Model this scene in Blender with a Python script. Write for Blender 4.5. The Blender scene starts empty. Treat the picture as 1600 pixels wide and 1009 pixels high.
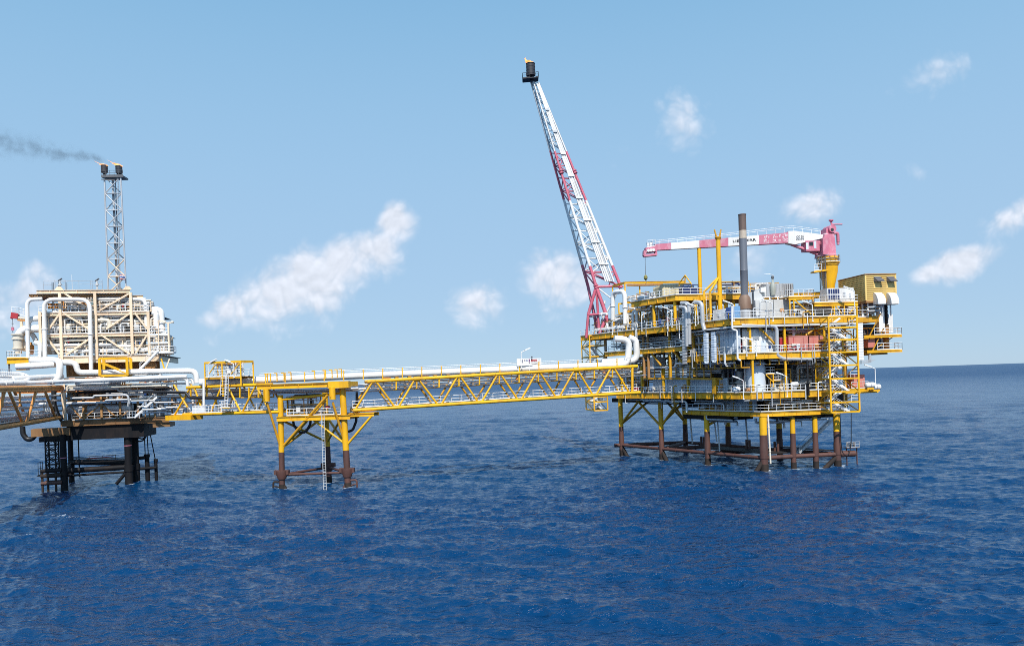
import bpy, math, random
import numpy as np
from mathutils import Vector as V, Matrix

random.seed(7)
scene = bpy.context.scene
COL = scene.collection

# ------------------------------------------------------------------ camera
FPX = 1202.0; CX = 800.0; CY = 600.0; HCAM = 17.0
ROLL = 0.0331; PITCH = -math.atan(6.7 / FPX)
CAM = V((0, 0, HCAM))
_r = V((math.cos(ROLL), 0, -math.sin(ROLL)))
_u0 = V((math.sin(ROLL), 0, math.cos(ROLL)))
_w = (V((0, 1, 0)) * math.cos(PITCH) + _u0 * math.sin(PITCH)).normalized()
_u = (_u0 * math.cos(PITCH) - V((0, 1, 0)) * math.sin(PITCH)).normalized()
cd = bpy.data.cameras.new('camera'); cam = bpy.data.objects.new('camera', cd); COL.objects.link(cam)
cam.matrix_world = Matrix(((_r.x, _u.x, -_w.x, CAM.x), (_r.y, _u.y, -_w.y, CAM.y), (_r.z, _u.z, -_w.z, CAM.z), (0, 0, 0, 1)))
cd.sensor_width = 36; cd.lens = FPX / 1600 * 36; cd.shift_y = (CY - 504.5) / 1600
cd.clip_start = 0.5; cd.clip_end = 200000
scene.camera = cam

def ray(px, py): return _r * (px - CX) + _u * (CY - py) + _w * FPX     # measuring rays of the photograph
def atD(px, py, D):
    d = ray(px, py); return CAM + d * (D / d.y)
def atZ(px, py, z):
    d = ray(px, py); return CAM + d * ((z - HCAM) / d.z)

class Pl:
    """a vertical plane (a facade line of a real structure); t runs to the right, n faces the viewer"""
    def __init__(s, p, t):
        s.p = V((p[0], p[1], 0)); s.t = V((t[0], t[1], 0)).normalized(); s.n = V((s.t.y, -s.t.x, 0))
    def __call__(s, px, py, off=0.0):
        d = ray(px, py); q = s.p - s.n * off
        k = (q - V((CAM.x, CAM.y, 0))).dot(s.n) / (d.x * s.n.x + d.y * s.n.y)
        return CAM + d * k
    def sh(s, off): return Pl(s.p - s.n * off, s.t)
    y = 590
    def at(s, px, off=0.0):
        p = s(px, s.y, off); return V((p.x, p.y, 0))
    @staticmethod
    def two(px0, D0, px1, D1):
        a = atD(px0, 600, D0); b = atD(px1, 600, D1); return Pl(a, (b.x - a.x, b.y - a.y))
def meet(a, b):
    """corner where two vertical planes meet"""
    # a.p + a.t*s on b
    s = (b.p - a.p).dot(b.n) / a.t.dot(b.n)
    p = a.p + a.t * s; return V((p.x, p.y, 0))

# ------------------------------------------------------------------ materials
MATS = {}
RUST = (0.16, 0.06, 0.025)
def mat(name, base, rough=0.5, metal=0.0, dirt=(0.25, 0.15, 0.08), amount=0.3, scale=0.6, streak=0.25, spec=0.5, rust=0.0):
    m = bpy.data.materials.new(name); m.use_nodes = True
    nt = m.node_tree; b = nt.nodes['Principled BSDF']
    tc = nt.nodes.new('ShaderNodeTexCoord')
    mp = nt.nodes.new('ShaderNodeMapping'); mp.inputs['Scale'].default_value = (1, 1, streak)
    n1 = nt.nodes.new('ShaderNodeTexNoise'); n1.inputs['Scale'].default_value = scale; n1.inputs['Detail'].default_value = 7; n1.inputs['Roughness'].default_value = 0.68
    r1 = nt.nodes.new('ShaderNodeValToRGB'); r1.color_ramp.elements[0].position = 0.46; r1.color_ramp.elements[1].position = 0.72
    n2 = nt.nodes.new('ShaderNodeTexNoise'); n2.inputs['Scale'].default_value = scale * 0.23; n2.inputs['Detail'].default_value = 3
    mx = nt.nodes.new('ShaderNodeMix'); mx.data_type = 'RGBA'
    mu = nt.nodes.new('ShaderNodeMath'); mu.operation = 'MULTIPLY'; mu.inputs[1].default_value = amount
    hv = nt.nodes.new('ShaderNodeHueSaturation'); mr = nt.nodes.new('ShaderNodeMapRange')
    mr.inputs['To Min'].default_value = 0.86; mr.inputs['To Max'].default_value = 1.12; mr.inputs['From Min'].default_value = 0.3; mr.inputs['From Max'].default_value = 0.7
    L = nt.links.new
    L(tc.outputs['Object'], mp.inputs['Vector']); L(mp.outputs['Vector'], n1.inputs['Vector']); L(tc.outputs['Object'], n2.inputs['Vector'])
    L(n1.outputs['Fac'], r1.inputs['Fac']); L(r1.outputs['Color'], mu.inputs[0]); L(mu.outputs[0], mx.inputs['Factor'])
    mx.inputs['A'].default_value = (*base, 1); mx.inputs['B'].default_value = (*dirt, 1)
    if rust:      # rust patches with runs below them
        m3 = nt.nodes.new('ShaderNodeMapping'); m3.inputs['Scale'].default_value = (1.7, 1.7, 0.32); m3.inputs['Location'].default_value = (3.1, 7.7, 1.3)
        n3 = nt.nodes.new('ShaderNodeTexNoise'); n3.inputs['Scale'].default_value = 1.0; n3.inputs['Detail'].default_value = 5; n3.inputs['Roughness'].default_value = 0.7
        r3 = nt.nodes.new('ShaderNodeMapRange'); r3.inputs['From Min'].default_value = 0.60; r3.inputs['From Max'].default_value = 0.70; r3.inputs['To Max'].default_value = rust
        x3 = nt.nodes.new('ShaderNodeMix'); x3.data_type = 'RGBA'; x3.inputs['A'].default_value = (*base, 1); x3.inputs['B'].default_value = (*RUST, 1)
        L(tc.outputs['Object'], m3.inputs['Vector']); L(m3.outputs[0], n3.inputs['Vector']); L(n3.outputs['Fac'], r3.inputs['Value']); L(r3.outputs['Result'], x3.inputs['Factor']); L(x3.outputs['Result'], mx.inputs['A'])
    L(n2.outputs['Fac'], mr.inputs['Value']); L(mr.outputs['Result'], hv.inputs['Value'])
    L(mx.outputs['Result'], hv.inputs['Color']); L(hv.outputs['Color'], b.inputs['Base Color'])
    b.inputs['Roughness'].default_value = rough; b.inputs['Metallic'].default_value = metal
    b.inputs['Specular IOR Level'].default_value = spec
    MATS[name] = m; return m
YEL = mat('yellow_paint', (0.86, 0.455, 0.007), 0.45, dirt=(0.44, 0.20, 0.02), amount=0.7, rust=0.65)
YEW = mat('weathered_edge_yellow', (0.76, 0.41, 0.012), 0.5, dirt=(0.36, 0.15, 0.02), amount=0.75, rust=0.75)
YELD = mat('old_shaded_yellow', (0.64, 0.32, 0.012), 0.5, dirt=(0.28, 0.11, 0.02), amount=0.6, rust=0.8)  # darker, oranger copy of the yellow: shade put into the colour, plus rust
WHT = mat('white_paint', (0.80, 0.80, 0.78), 0.45, dirt=(0.42, 0.30, 0.20), amount=0.35, rust=0.35)
RAILW = mat('white_rail_paint', (0.78, 0.78, 0.77), 0.5, dirt=(0.5, 0.45, 0.38), amount=0.25)
LAG = mat('white_pipe_lagging', (0.84, 0.83, 0.80), 0.42, dirt=(0.55, 0.46, 0.34), amount=0.35, scale=0.5, rust=0.15)
CRM = mat('beige_paint', (0.86, 0.67, 0.47), 0.5, dirt=(0.50, 0.26, 0.11), amount=0.4, rust=0.4)
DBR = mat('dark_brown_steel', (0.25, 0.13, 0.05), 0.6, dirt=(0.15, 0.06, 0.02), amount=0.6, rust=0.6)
BRN = mat('brown_steel', (0.40, 0.21, 0.075), 0.6, dirt=(0.24, 0.10, 0.03), amount=0.6, rust=0.6)
ORG = mat('rusty_orange_paint', (0.62, 0.27, 0.07), 0.6, dirt=(0.40, 0.15, 0.035), amount=0.6, rust=0.8)
GRY = mat('galvanised_steel', (0.54, 0.55, 0.56), 0.4, metal=0.3, dirt=(0.25, 0.2, 0.16), amount=0.35)
PGR = mat('grey_pipe', (0.52, 0.53, 0.54), 0.42, metal=0.2, dirt=(0.2, 0.16, 0.12), amount=0.35)
DGR = mat('dark_grey_steel', (0.10, 0.105, 0.115), 0.5, dirt=(0.2, 0.12, 0.07), amount=0.4)
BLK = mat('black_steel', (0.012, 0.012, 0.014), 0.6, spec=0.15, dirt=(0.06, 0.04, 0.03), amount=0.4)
RBR = mat('red_brown_coating', (0.105, 0.045, 0.034), 0.65, dirt=(0.045, 0.026, 0.022), amount=0.8, scale=0.9, rust=0.6)
BRD = mat('boom_red_paint', (0.53, 0.105, 0.155), 0.45, dirt=(0.6, 0.3, 0.34), amount=0.3, scale=1.2)
OCD = mat('shaded_ochre_gap', (0.30, 0.17, 0.04), 0.7, amount=0.2)
TID = mat('tidal_growth', (0.028, 0.022, 0.020), 0.8, spec=0.2, dirt=(0.09, 0.06, 0.04), amount=0.5)
CLB = mat('blue_grey_cladding', (0.62, 0.69, 0.77), 0.5, dirt=(0.4, 0.4, 0.42), amount=0.3)
PNK = mat('faded_red_paint', (0.56, 0.165, 0.235), 0.55, dirt=(0.70, 0.48, 0.53), amount=0.5, scale=1.2, streak=0.6)
RED = mat('red_paint', (0.42, 0.03, 0.04), 0.45, dirt=(0.3, 0.1, 0.1), amount=0.3)
RBX = mat('dusty_red_panel', (0.56, 0.19, 0.15), 0.55, dirt=(0.6, 0.33, 0.26), amount=0.45)
BLU = mat('blue_paint', (0.03, 0.09, 0.30), 0.45, dirt=(0.1, 0.12, 0.2), amount=0.3)
NVY = mat('navy_panel', (0.02, 0.035, 0.12), 0.45, dirt=(0.06, 0.06, 0.1), amount=0.3)
LOU = mat('ochre_louvre', (0.86, 0.60, 0.20), 0.5, dirt=(0.5, 0.3, 0.08), amount=0.3)
BGE = mat('beige_container_paint', (0.68, 0.60, 0.40), 0.55, dirt=(0.35, 0.28, 0.16), amount=0.35)
GRT = mat('deck_grating', (0.12, 0.09, 0.06), 0.8, dirt=(0.1, 0.06, 0.03), amount=0.5)
GRTL = mat('deck_plate', (0.13, 0.105, 0.08), 0.8, dirt=(0.2, 0.13, 0.07), amount=0.5)  # plating darkened so that its undersides hold painted shade
SOOT_SHADE = mat('soot_and_shade_black', (0.03, 0.032, 0.04), 0.6, dirt=(0.09, 0.06, 0.05), amount=0.5)  # soot at the burners; on the interior bulkheads the black is painted shade
RST = mat('heat_rusted_steel', (0.24, 0.15, 0.10), 0.6, dirt=(0.12, 0.05, 0.03), amount=0.6)
RUB = mat('black_rubber', (0.012, 0.012, 0.014), 0.45, dirt=(0.03, 0.03, 0.03), amount=0.3)
GLS = mat('dark_glass', (0.02, 0.025, 0.03), 0.08, dirt=(0.03, 0.03, 0.03), amount=0.2)
CRMW = mat('cream_white_paint', (0.74, 0.68, 0.56), 0.5, dirt=(0.45, 0.32, 0.2), amount=0.35)
TEA = mat('pale_teal_valve_paint', (0.32, 0.46, 0.47), 0.45, dirt=(0.2, 0.2, 0.2), amount=0.4)
WGY = mat('pale_grey_panel', (0.60, 0.60, 0.58), 0.5, dirt=(0.4, 0.34, 0.28), amount=0.35)

# ------------------------------------------------------------------ mesh collecting
class B:
    def __init__(s): s.v = []; s.f = []; s.sm = []
    def add(s, vs, fs, smooth=False):
        o = len(s.v); s.v += [V(q) for q in vs]
        for f in fs: s.f.append(tuple(i + o for i in f)); s.sm.append(smooth)
    def hexa(s, p):   # 8 points: bottom loop 0-3, top loop 4-7
        s.add(p, [(3, 2, 1, 0), (4, 5, 6, 7), (0, 1, 5, 4), (1, 2, 6, 5), (2, 3, 7, 6), (3, 0, 4, 7)])
    def foot(s, p, t, L, W, z0, z1, c=False):
        """box on a footprint: from p along t (length L), back by W (away from the viewer side n)"""
        t = V((t[0], t[1], 0)).normalized(); b = V((-t.y, t.x, 0))
        p = V((p[0], p[1], 0))
        if c: p = p - t * (L / 2) - b * (W / 2)
        q = [p, p + t * L, p + t * L + b * W, p + b * W]
        s.hexa([a + V((0, 0, z0)) for a in q] + [a + V((0, 0, z1)) for a in q])
        return s
    def beam(s, p, q, w, h, up=V((0, 0, 1))):
        p, q = V(p), V(q); d = (q - p)
        if d.length < 1e-5: return s
        d.normalize(); x = d.cross(up)
        if x.length < 1e-3: x = d.cross(V((1, 0, 0)))
        x.normalize(); y = x.cross(d)
        a = [-x * w / 2 - y * h / 2, x * w / 2 - y * h / 2, x * w / 2 + y * h / 2, -x * w / 2 + y * h / 2]
        s.add([p + k for k in a] + [q + k for k in a], [(0, 1, 2, 3), (7, 6, 5, 4), (1, 0, 4, 5), (2, 1, 5, 6), (3, 2, 6, 7), (0, 3, 7, 4)])
        return s
    def ibeam(s, p, q, w, h, tf=0.06, tw=0.05):
        p, q = V(p), V(q); z = V((0, 0, h / 2 - tf / 2))
        s.beam(p + z, q + z, w, tf); s.beam(p - z, q - z, w, tf); s.beam(p, q, tw, h - 2 * tf - 0.004)
        n = int((q - p).length / 2.2); d = (q - p)
        dn = d.normalized()
        for i in range(1, n):
            c = p + d * (i / n); s.beam(c - dn * 0.03, c + dn * 0.03, w * 0.86, h - 2 * tf - 0.01)
        return s
    def tube(s, p, q, r, r2=None, n=8, caps=True):
        s.path([p, q], r, n, caps, r2); return s
    def path(s, pts, r, n=8, caps=True, r2=None):
        pts = [V(p) for p in pts]
        if len(pts) < 2: return s
        ds = []
        for i in range(len(pts)):
            a = pts[i] - pts[i - 1] if i > 0 else pts[1] - pts[0]
            b = pts[i + 1] - pts[i] if i < len(pts) - 1 else a
            a = a.normalized() if a.length > 1e-6 else a; b = b.normalized() if b.length > 1e-6 else b
            d = a + b; ds.append(d.normalized() if d.length > 1e-4 else a)
        x = ds[0].cross(V((0, 0, 1)))
        if x.length < 1e-2: x = ds[0].cross(V((1, 0, 0)))
        x.normalize(); o = len(s.v); k = len(pts)
        for i, (p, d) in enumerate(zip(pts, ds)):
            x = x - d * x.dot(d)
            if x.length < 1e-4: x = d.cross(V((0.3, 0.5, 0.8)))
            x.normalize(); y = d.cross(x)
            rr = r if r2 is None else r + (r2 - r) * i / (k - 1)
            for j in range(n):
                a = 2 * math.pi * j / n; s.v.append(p + x * math.cos(a) * rr + y * math.sin(a) * rr)
        for i in range(k - 1):
            for j in range(n):
                j2 = (j + 1) % n
                s.f.append((o + i * n + j, o + i * n + j2, o + (i + 1) * n + j2, o + (i + 1) * n + j)); s.sm.append(n > 5)
        if caps: s.caps(o, o + (k - 1) * n, n)
        return s
    def caps(s, a, e, n):     # end caps on vertices of their own, so the round side keeps its shading
        c = len(s.v); s.v += [V(q) for q in s.v[a:a + n]] + [V(q) for q in s.v[e:e + n]]
        s.f.append(tuple(c + j for j in reversed(range(n)))); s.f.append(tuple(c + n + j for j in range(n))); s.sm += [False, False]
    def lathe(s, c, axis, prof, n=16, smooth=True):
        """prof: list of (distance along axis, radius)"""
        c = V(c); d = V(axis).normalized(); x = d.cross(V((0, 0, 1)))
        if x.length < 1e-2: x = V((1, 0, 0))
        x.normalize(); y = d.cross(x); k = len(prof)
        def ring(a, r):
            o = len(s.v)
            for j in range(n):
                t = 2 * math.pi * j / n; s.v.append(c + d * a + (x * math.cos(t) + y * math.sin(t)) * max(r, 1e-3))
            return o
        first = prev = ring(*prof[0]); last_ang = None
        for i in range(k - 1):
            ang = math.atan2(prof[i + 1][1] - prof[i][1], prof[i + 1][0] - prof[i][0])
            if last_ang is not None and abs(ang - last_ang) > 0.6: prev = ring(*prof[i])    # a crease
            o = ring(*prof[i + 1])
            for j in range(n):
                j2 = (j + 1) % n; s.f.append((prev + j, prev + j2, o + j2, o + j)); s.sm.append(smooth)
            prev = o; last_ang = ang
        s.caps(first, prev, n); return s
    def prism(s, poly, z0, z1):
        n = len(poly); s.add([(p[0], p[1], z0) for p in poly] + [(p[0], p[1], z1) for p in poly],
              [tuple(reversed(range(n))), tuple(range(n, 2 * n))] + [(i, (i + 1) % n, (i + 1) % n + n, i + n) for i in range(n)])
        return s
    def slab(s, pts, off):
        """a flat polygon given by 3-D points, thickened by the vector off"""
        n = len(pts); off = V(off); a = [V(p) for p in pts]
        s.add(a + [p + off for p in a], [tuple(range(n)), tuple(reversed(range(n, 2 * n)))] + [(i, i + n, (i + 1) % n + n, (i + 1) % n) for i in range(n)])
        return s

def bend(pts, R, k=4):
    """round the corners of a poly-line: pipe elbows"""
    pts = [V(p) for p in pts]; out = [pts[0]]
    for i in range(1, len(pts) - 1):
        a, b, c = pts[i - 1], pts[i], pts[i + 1]
        u, w = (a - b), (c - b); lu, lw = u.length, w.length
        if lu < 1e-4 or lw < 1e-4: continue
        u.normalize(); w.normalize(); ang = u.angle(w)
        if ang > 3.05: out.append(b); continue
        t = min(R / math.tan(ang / 2), lu * 0.49, lw * 0.49)
        p, q = b + u * t, b + w * t
        for j in range(k + 1):
            f = j / k; out.append(p * (1 - f) ** 2 + b * 2 * f * (1 - f) + q * f * f)
    out.append(pts[-1]); return out

ORIG = {}
def obj(name, b, m, parent=None, label=None, origin=None):
    if not b.f: return None
    o_ = ORIG[parent.name] if parent else (V(origin) if origin is not None else V((0, 0, 0)))
    me = bpy.data.meshes.new(name)
    me.from_pydata([tuple(q - o_) for q in b.v], [], b.f)
    me.polygons.foreach_set('use_smooth', b.sm)
    if isinstance(m, (list, tuple)):
        for k in m: me.materials.append(k)
    else: me.materials.append(m)
    o = bpy.data.objects.new(name, me); COL.objects.link(o)
    if parent: o.parent = parent; o.location = (0, 0, 0)
    else: o.location = o_
    ORIG[o.name] = o_
    if label: o['label'] = label
    return o
def thing(name, label, cat, loc, group=None):
    o = bpy.data.objects.new(name, None); COL.objects.link(o); o.location = V(loc); o.empty_display_size = 0.5
    o['label'] = label; o['category'] = cat
    if group: o['group'] = group
    ORIG[o.name] = V(loc); return o
def solo(name, b, m, label, cat, group=None):
    """a thing that is one mesh, its origin at the foot of its bounding box"""
    xs = [q.x for q in b.v]; ys = [q.y for q in b.v]; zs = [q.z for q in b.v]
    o = obj(name, b, m, None, label, ((min(xs) + max(xs)) / 2, (min(ys) + max(ys)) / 2, min(zs)))
    o['category'] = cat
    if group: o['group'] = group
    return o
def copy_tree(o, parent=None):
    c = o.copy(); COL.objects.link(c); ORIG[c.name] = ORIG[o.name]
    if parent: c.parent = parent
    for ch in list(o.children): copy_tree(ch, c)
    return c

def rail(b, pts, h=1.15, sp=1.5, r=0.045, kick=True):
    pts = [V(p) for p in pts]; up = V((0, 0, 1))
    for a, c in zip(pts, pts[1:]):
        L = (c - a).length; n = max(1, round(L / sp))
        for i in range(n + 1):
            p = a.lerp(c, i / n); b.tube(p, p + up * h, r, n=5)
        b.tube(a + up * h, c + up * h, r * 1.15, n=5); b.tube(a + up * h * 0.55, c + up * h * 0.55, r * 0.9, n=5)
        if kick: b.beam(a + up * 0.1, c + up * 0.1, 0.03, 0.16)
    return b
def Z(p, z): return V((p[0], p[1], z))
def ladder(b, p, q, side, w=0.5, r=0.05, cage=None):
    p, q, side = V(p), V(q), V(side).normalized() * w / 2
    b.tube(p - side, q - side, r, n=5); b.tube(p + side, q + side, r, n=5)
    n = max(2, int((q - p).length / 0.45))
    for i in range(n):
        c = p.lerp(q, (i + 0.5) / n); b.tube(c - side, c + side, r * 0.7, n=4)
    return b
def stair(b, p, q, side, w=0.9):
    """a stair flight from p up to q: two stringers, treads, handrails"""
    p, q = V(p), V(q); s = V(side).normalized() * w / 2; up = V((0, 0, 1))
    for k in (-1, 1):
        b.beam(p + s * k, q + s * k, 0.1, 0.36)
        b.tube(p + s * k + up * 1.0, q + s * k + up * 1.0, 0.04, n=5)
        for i in range(3):
            c = p.lerp(q, i / 2) + s * k; b.tube(c, c + up * 1.0, 0.03, n=5)
    n = max(3, int(abs(q.z - p.z) / 0.24))
    for i in range(n):
        c = p.lerp(q, (i + 0.5) / n); b.beam(c - s * 0.96, c + s * 0.96, 0.26, 0.04)
    return b
# ------------------------------------------------------------------ light, sky, render settings
SUN_EL = math.radians(49); SUN_H = V((0.08, -0.997, 0)).normalized()
sun_dir = V((SUN_H.x * math.cos(SUN_EL), SUN_H.y * math.cos(SUN_EL), math.sin(SUN_EL)))
ld = bpy.data.lights.new('sun', 'SUN'); ld.energy = 4.6; ld.angle = math.radians(0.53); ld.color = (1.0, 0.955, 0.88)
so = bpy.data.objects.new('sun', ld); COL.objects.link(so); so.rotation_euler = sun_dir.to_track_quat('Z', 'Y').to_euler()
so.location = (0, 0, 100)

world = bpy.data.worlds.new('World'); scene.world = world; world.use_nodes = True
nt = world.node_tree; N = nt.nodes; L = nt.links.new
bg = N['Background']; out = N['World Output']
sky = N.new('ShaderNodeTexSky'); sky.sky_type = 'NISHITA'; sky.sun_disc = False
sky.sun_elevation = SUN_EL; sky.sun_rotation = math.atan2(SUN_H.x, SUN_H.y)
sky.altitude = 20; sky.air_density = 0.8; sky.dust_density = 0.1; sky.ozone_density = 4.0
tc = N.new('ShaderNodeTexCoord')
def math_(op, a, b=None, c=None, clamp=False):
    n = N.new('ShaderNodeMath'); n.operation = op; n.use_clamp = clamp
    for i, x in enumerate((a, b, c)):
        if x is None: continue
        if isinstance(x, (int, float)): n.inputs[i].default_value = x
        else: L(x, n.inputs[i])
    return n.outputs[0]
sep = N.new('ShaderNodeSeparateXYZ'); L(tc.outputs['Generated'], sep.inputs[0])
ay = math_('MAXIMUM', sep.outputs['Y'], 0.05)
u_ = math_('DIVIDE', sep.outputs['X'], ay); v_ = math_('DIVIDE', sep.outputs['Z'], ay)
uv = N.new('ShaderNodeCombineXYZ'); L(u_, uv.inputs[0]); L(v_, uv.inputs[1])
def puffs(vec):
    """cauliflower texture: billows broken up by finer turbulence"""
    wn = N.new('ShaderNodeTexNoise'); wn.noise_dimensions = '2D'; wn.inputs['Scale'].default_value = 17; wn.inputs['Detail'].default_value = 4; L(vec, wn.inputs['Vector'])
    wc = N.new('ShaderNodeVectorMath'); wc.operation = 'SUBTRACT'; L(wn.outputs['Color'], wc.inputs[0]); wc.inputs[1].default_value = (.5, .5, .5)
    ws = N.new('ShaderNodeVectorMath'); ws.operation = 'SCALE'; ws.inputs['Scale'].default_value = 0.035; L(wc.outputs[0], ws.inputs[0])
    wa = N.new('ShaderNodeVectorMath'); wa.operation = 'ADD'; L(vec, wa.inputs[0]); L(ws.outputs[0], wa.inputs[1])
    vo = N.new('ShaderNodeTexVoronoi'); vo.voronoi_dimensions = '2D'; vo.feature = 'SMOOTH_F1'; vo.inputs['Scale'].default_value = 34; vo.inputs['Detail'].default_value = 2.0; vo.inputs['Roughness'].default_value = 0.55; vo.inputs['Smoothness'].default_value = 0.35
    vo.normalize = False; L(wa.outputs[0], vo.inputs['Vector'])
    fn = N.new('ShaderNodeTexNoise'); fn.noise_dimensions = '2D'; fn.inputs['Scale'].default_value = 15; fn.inputs['Detail'].default_value = 5; fn.inputs['Roughness'].default_value = 0.47; L(wa.outputs[0], fn.inputs['Vector'])
    return math_('ADD', math_('MULTIPLY', math_('SUBTRACT', 0.62, vo.outputs['Distance']), 0.8), math_('MULTIPLY', math_('SUBTRACT', fn.outputs['Fac'], 0.5), 1.25))
sh = N.new('ShaderNodeVectorMath'); sh.operation = 'ADD'; sh.inputs[1].default_value = (0.002, 0.009, 0); L(uv.outputs[0], sh.inputs[0])
pf, pu = puffs(uv.outputs[0]), puffs(sh.outputs[0])
# (px, py, half length, half height, tilt in degrees, strength): where the fair-weather clouds float, as directions
CLOUDS = [(616, 346, 30, 20, 60, 1.15), (585, 390, 48, 26, 25, 1.0), (530, 405, 55, 30, 22, 1.05), (480, 430, 60, 38, 20, 1.15), (430, 455, 62, 34, 22, 1.1), (370, 478, 55, 22, 20, 0.9), (335, 495, 40, 15, 10, 0.7), (520, 455, 45, 25, 10, 0.75),
          (742, 470, 42, 26, 8, 0.95), (765, 462, 35, 16, 10, 0.7), (860, 425, 50, 34, 10, 1.0), (905, 440, 40, 25, 0, 0.8), (880, 480, 40, 15, 5, 0.65), (745, 507, 12, 8, 0, .5), (330, 530, 40, 10, 0, 0.45),
          (60, 420, 28, 16, -40, 0.75), (50, 450, 60, 30, 25, 0.75), (10, 475, 60, 30, 15, 0.75), (20, 520, 70, 30, 0, 0.4),
          (1065, 175, 56, 42, 0, 0.66), (960, 235, 60, 25, 5, 0.4), (1470, 110, 105, 30, 18, 0.56), (1265, 318, 50, 26, 8, 0.85), (1432, 265, 26, 26, 30, 0.5), (1500, 408, 58, 18, 14, 1.05), (1450, 424, 34, 12, 10, 0.85),
          (1570, 340, 56, 17, 18, 0.8), (1605, 326, 36, 20, 20, 0.85), (1170, 405, 70, 40, 5, 0.55), (1590, 510, 60, 16, 5, 0.4), (1050, 300, 160, 40, 10, 0.22), (600, 200, 220, 40, 10, 0.2), (1330, 220, 140, 40, 10, 0.25), (250, 300, 160, 50, 20, 0.22)]
field = None
for (px, py, a, b_, tilt, st) in CLOUDS:
    d = ray(px, py); c = (d.x / d.y, d.z / d.y)
    mp = N.new('ShaderNodeMapping'); mp.vector_type = 'TEXTURE'
    mp.inputs['Location'].default_value = (c[0], c[1], 0); mp.inputs['Rotation'].default_value = (0, 0, math.radians(tilt) )
    mp.inputs['Scale'].default_value = (a * 1.2 / FPX, b_ * 1.35 / FPX, 1)
    L(uv.outputs[0], mp.inputs['Vector'])
    low = N.new('ShaderNodeSeparateXYZ'); L(mp.outputs[0], low.inputs[0]);   # flat soft bases
    yy = math_('MULTIPLY_ADD', math_('MAXIMUM', low.outputs['Y'], 0.0), 0.38, math_('MULTIPLY', low.outputs['Y'], 0.62)); ln2 = math_('ADD', math_('MULTIPLY', low.outputs['X'], low.outputs['X']), math_('MULTIPLY', yy, yy))
    e = math_('EXPONENT', math_('MULTIPLY', ln2, -0.9)); e = math_('MULTIPLY', e, st)
    # soft union
    field = e if field is None else math_('SMOOTH_MAX', field, e, 0.25)
dens = math_('ADD', field, math_('MULTIPLY', pf, math_('ADD', math_('MULTIPLY', field, 0.30), 0.12)))
mr = N.new('ShaderNodeMapRange'); mr.interpolation_type = 'SMOOTHSTEP'; mr.inputs['From Min'].default_value = 0.36; mr.inputs['From Max'].default_value = 0.98; mr.inputs['To Max'].default_value = 0.82
L(dens, mr.inputs['Value'])
lit = math_('MULTIPLY_ADD', math_('SUBTRACT', pf, pu), 0.20, 0.985)   # sunlit tops, shaded undersides
front = N.new('ShaderNodeMapRange'); front.inputs['From Min'].default_value = 0.05; front.inputs['From Max'].default_value = 0.2; L(sep.outputs['Y'], front.inputs['Value'])
cm = math_('MULTIPLY', mr.outputs['Result'], front.outputs['Result'])
mixc = N.new('ShaderNodeMix'); mixc.data_type = 'RGBA'; L(cm, mixc.inputs['Factor'])
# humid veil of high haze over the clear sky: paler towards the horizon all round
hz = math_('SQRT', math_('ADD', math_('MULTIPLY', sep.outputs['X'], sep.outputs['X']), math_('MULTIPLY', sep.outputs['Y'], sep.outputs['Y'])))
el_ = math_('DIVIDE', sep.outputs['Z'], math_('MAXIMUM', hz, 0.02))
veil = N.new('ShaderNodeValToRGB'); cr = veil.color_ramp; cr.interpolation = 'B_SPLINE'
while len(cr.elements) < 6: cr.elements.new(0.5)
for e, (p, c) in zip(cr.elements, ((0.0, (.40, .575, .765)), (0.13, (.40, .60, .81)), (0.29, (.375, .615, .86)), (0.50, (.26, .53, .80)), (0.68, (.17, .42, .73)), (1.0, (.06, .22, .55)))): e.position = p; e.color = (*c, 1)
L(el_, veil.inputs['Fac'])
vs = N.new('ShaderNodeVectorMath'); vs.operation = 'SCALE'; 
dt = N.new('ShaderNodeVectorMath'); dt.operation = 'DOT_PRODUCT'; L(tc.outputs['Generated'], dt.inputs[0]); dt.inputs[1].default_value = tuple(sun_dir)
aur = math_('ADD', 1.0, math_('MULTIPLY', math_('POWER', math_('MAXIMUM', dt.outputs['Value'], 0.0), 3.0), 0.6))   # broad haze glow about the sun, added for fill from the unseen sky
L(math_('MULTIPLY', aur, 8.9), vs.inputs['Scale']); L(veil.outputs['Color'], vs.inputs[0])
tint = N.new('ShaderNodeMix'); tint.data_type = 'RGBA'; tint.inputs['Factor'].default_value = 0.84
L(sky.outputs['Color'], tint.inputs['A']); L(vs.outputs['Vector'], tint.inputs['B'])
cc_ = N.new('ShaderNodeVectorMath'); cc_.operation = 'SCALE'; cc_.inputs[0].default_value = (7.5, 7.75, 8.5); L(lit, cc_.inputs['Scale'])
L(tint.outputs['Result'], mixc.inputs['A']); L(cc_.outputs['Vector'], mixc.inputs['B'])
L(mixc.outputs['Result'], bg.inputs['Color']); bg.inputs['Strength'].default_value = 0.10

scene.view_settings.view_transform = 'Standard'; scene.view_settings.look = 'None'; scene.view_settings.gamma = 1.0
scene.view_settings.use_curve_mapping = False; scene.view_settings.exposure = 0.2
scene.render.engine = 'CYCLES'
scene.cycles.max_bounces = 6; scene.cycles.diffuse_bounces = 3; scene.cycles.glossy_bounces = 3; scene.cycles.volume_bounces = 0
scene.cycles.transparent_max_bounces = 12
scene.cycles.use_denoising = False; scene.cycles.pixel_filter_type = 'BLACKMAN_HARRIS'; scene.cycles.filter_width = 0.9
scene.cycles.sample_clamp_indirect = 4.0; scene.cycles.sample_clamp_direct = 2.0; scene.cycles.caustics_reflective = False; scene.cycles.caustics_refractive = False

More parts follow.
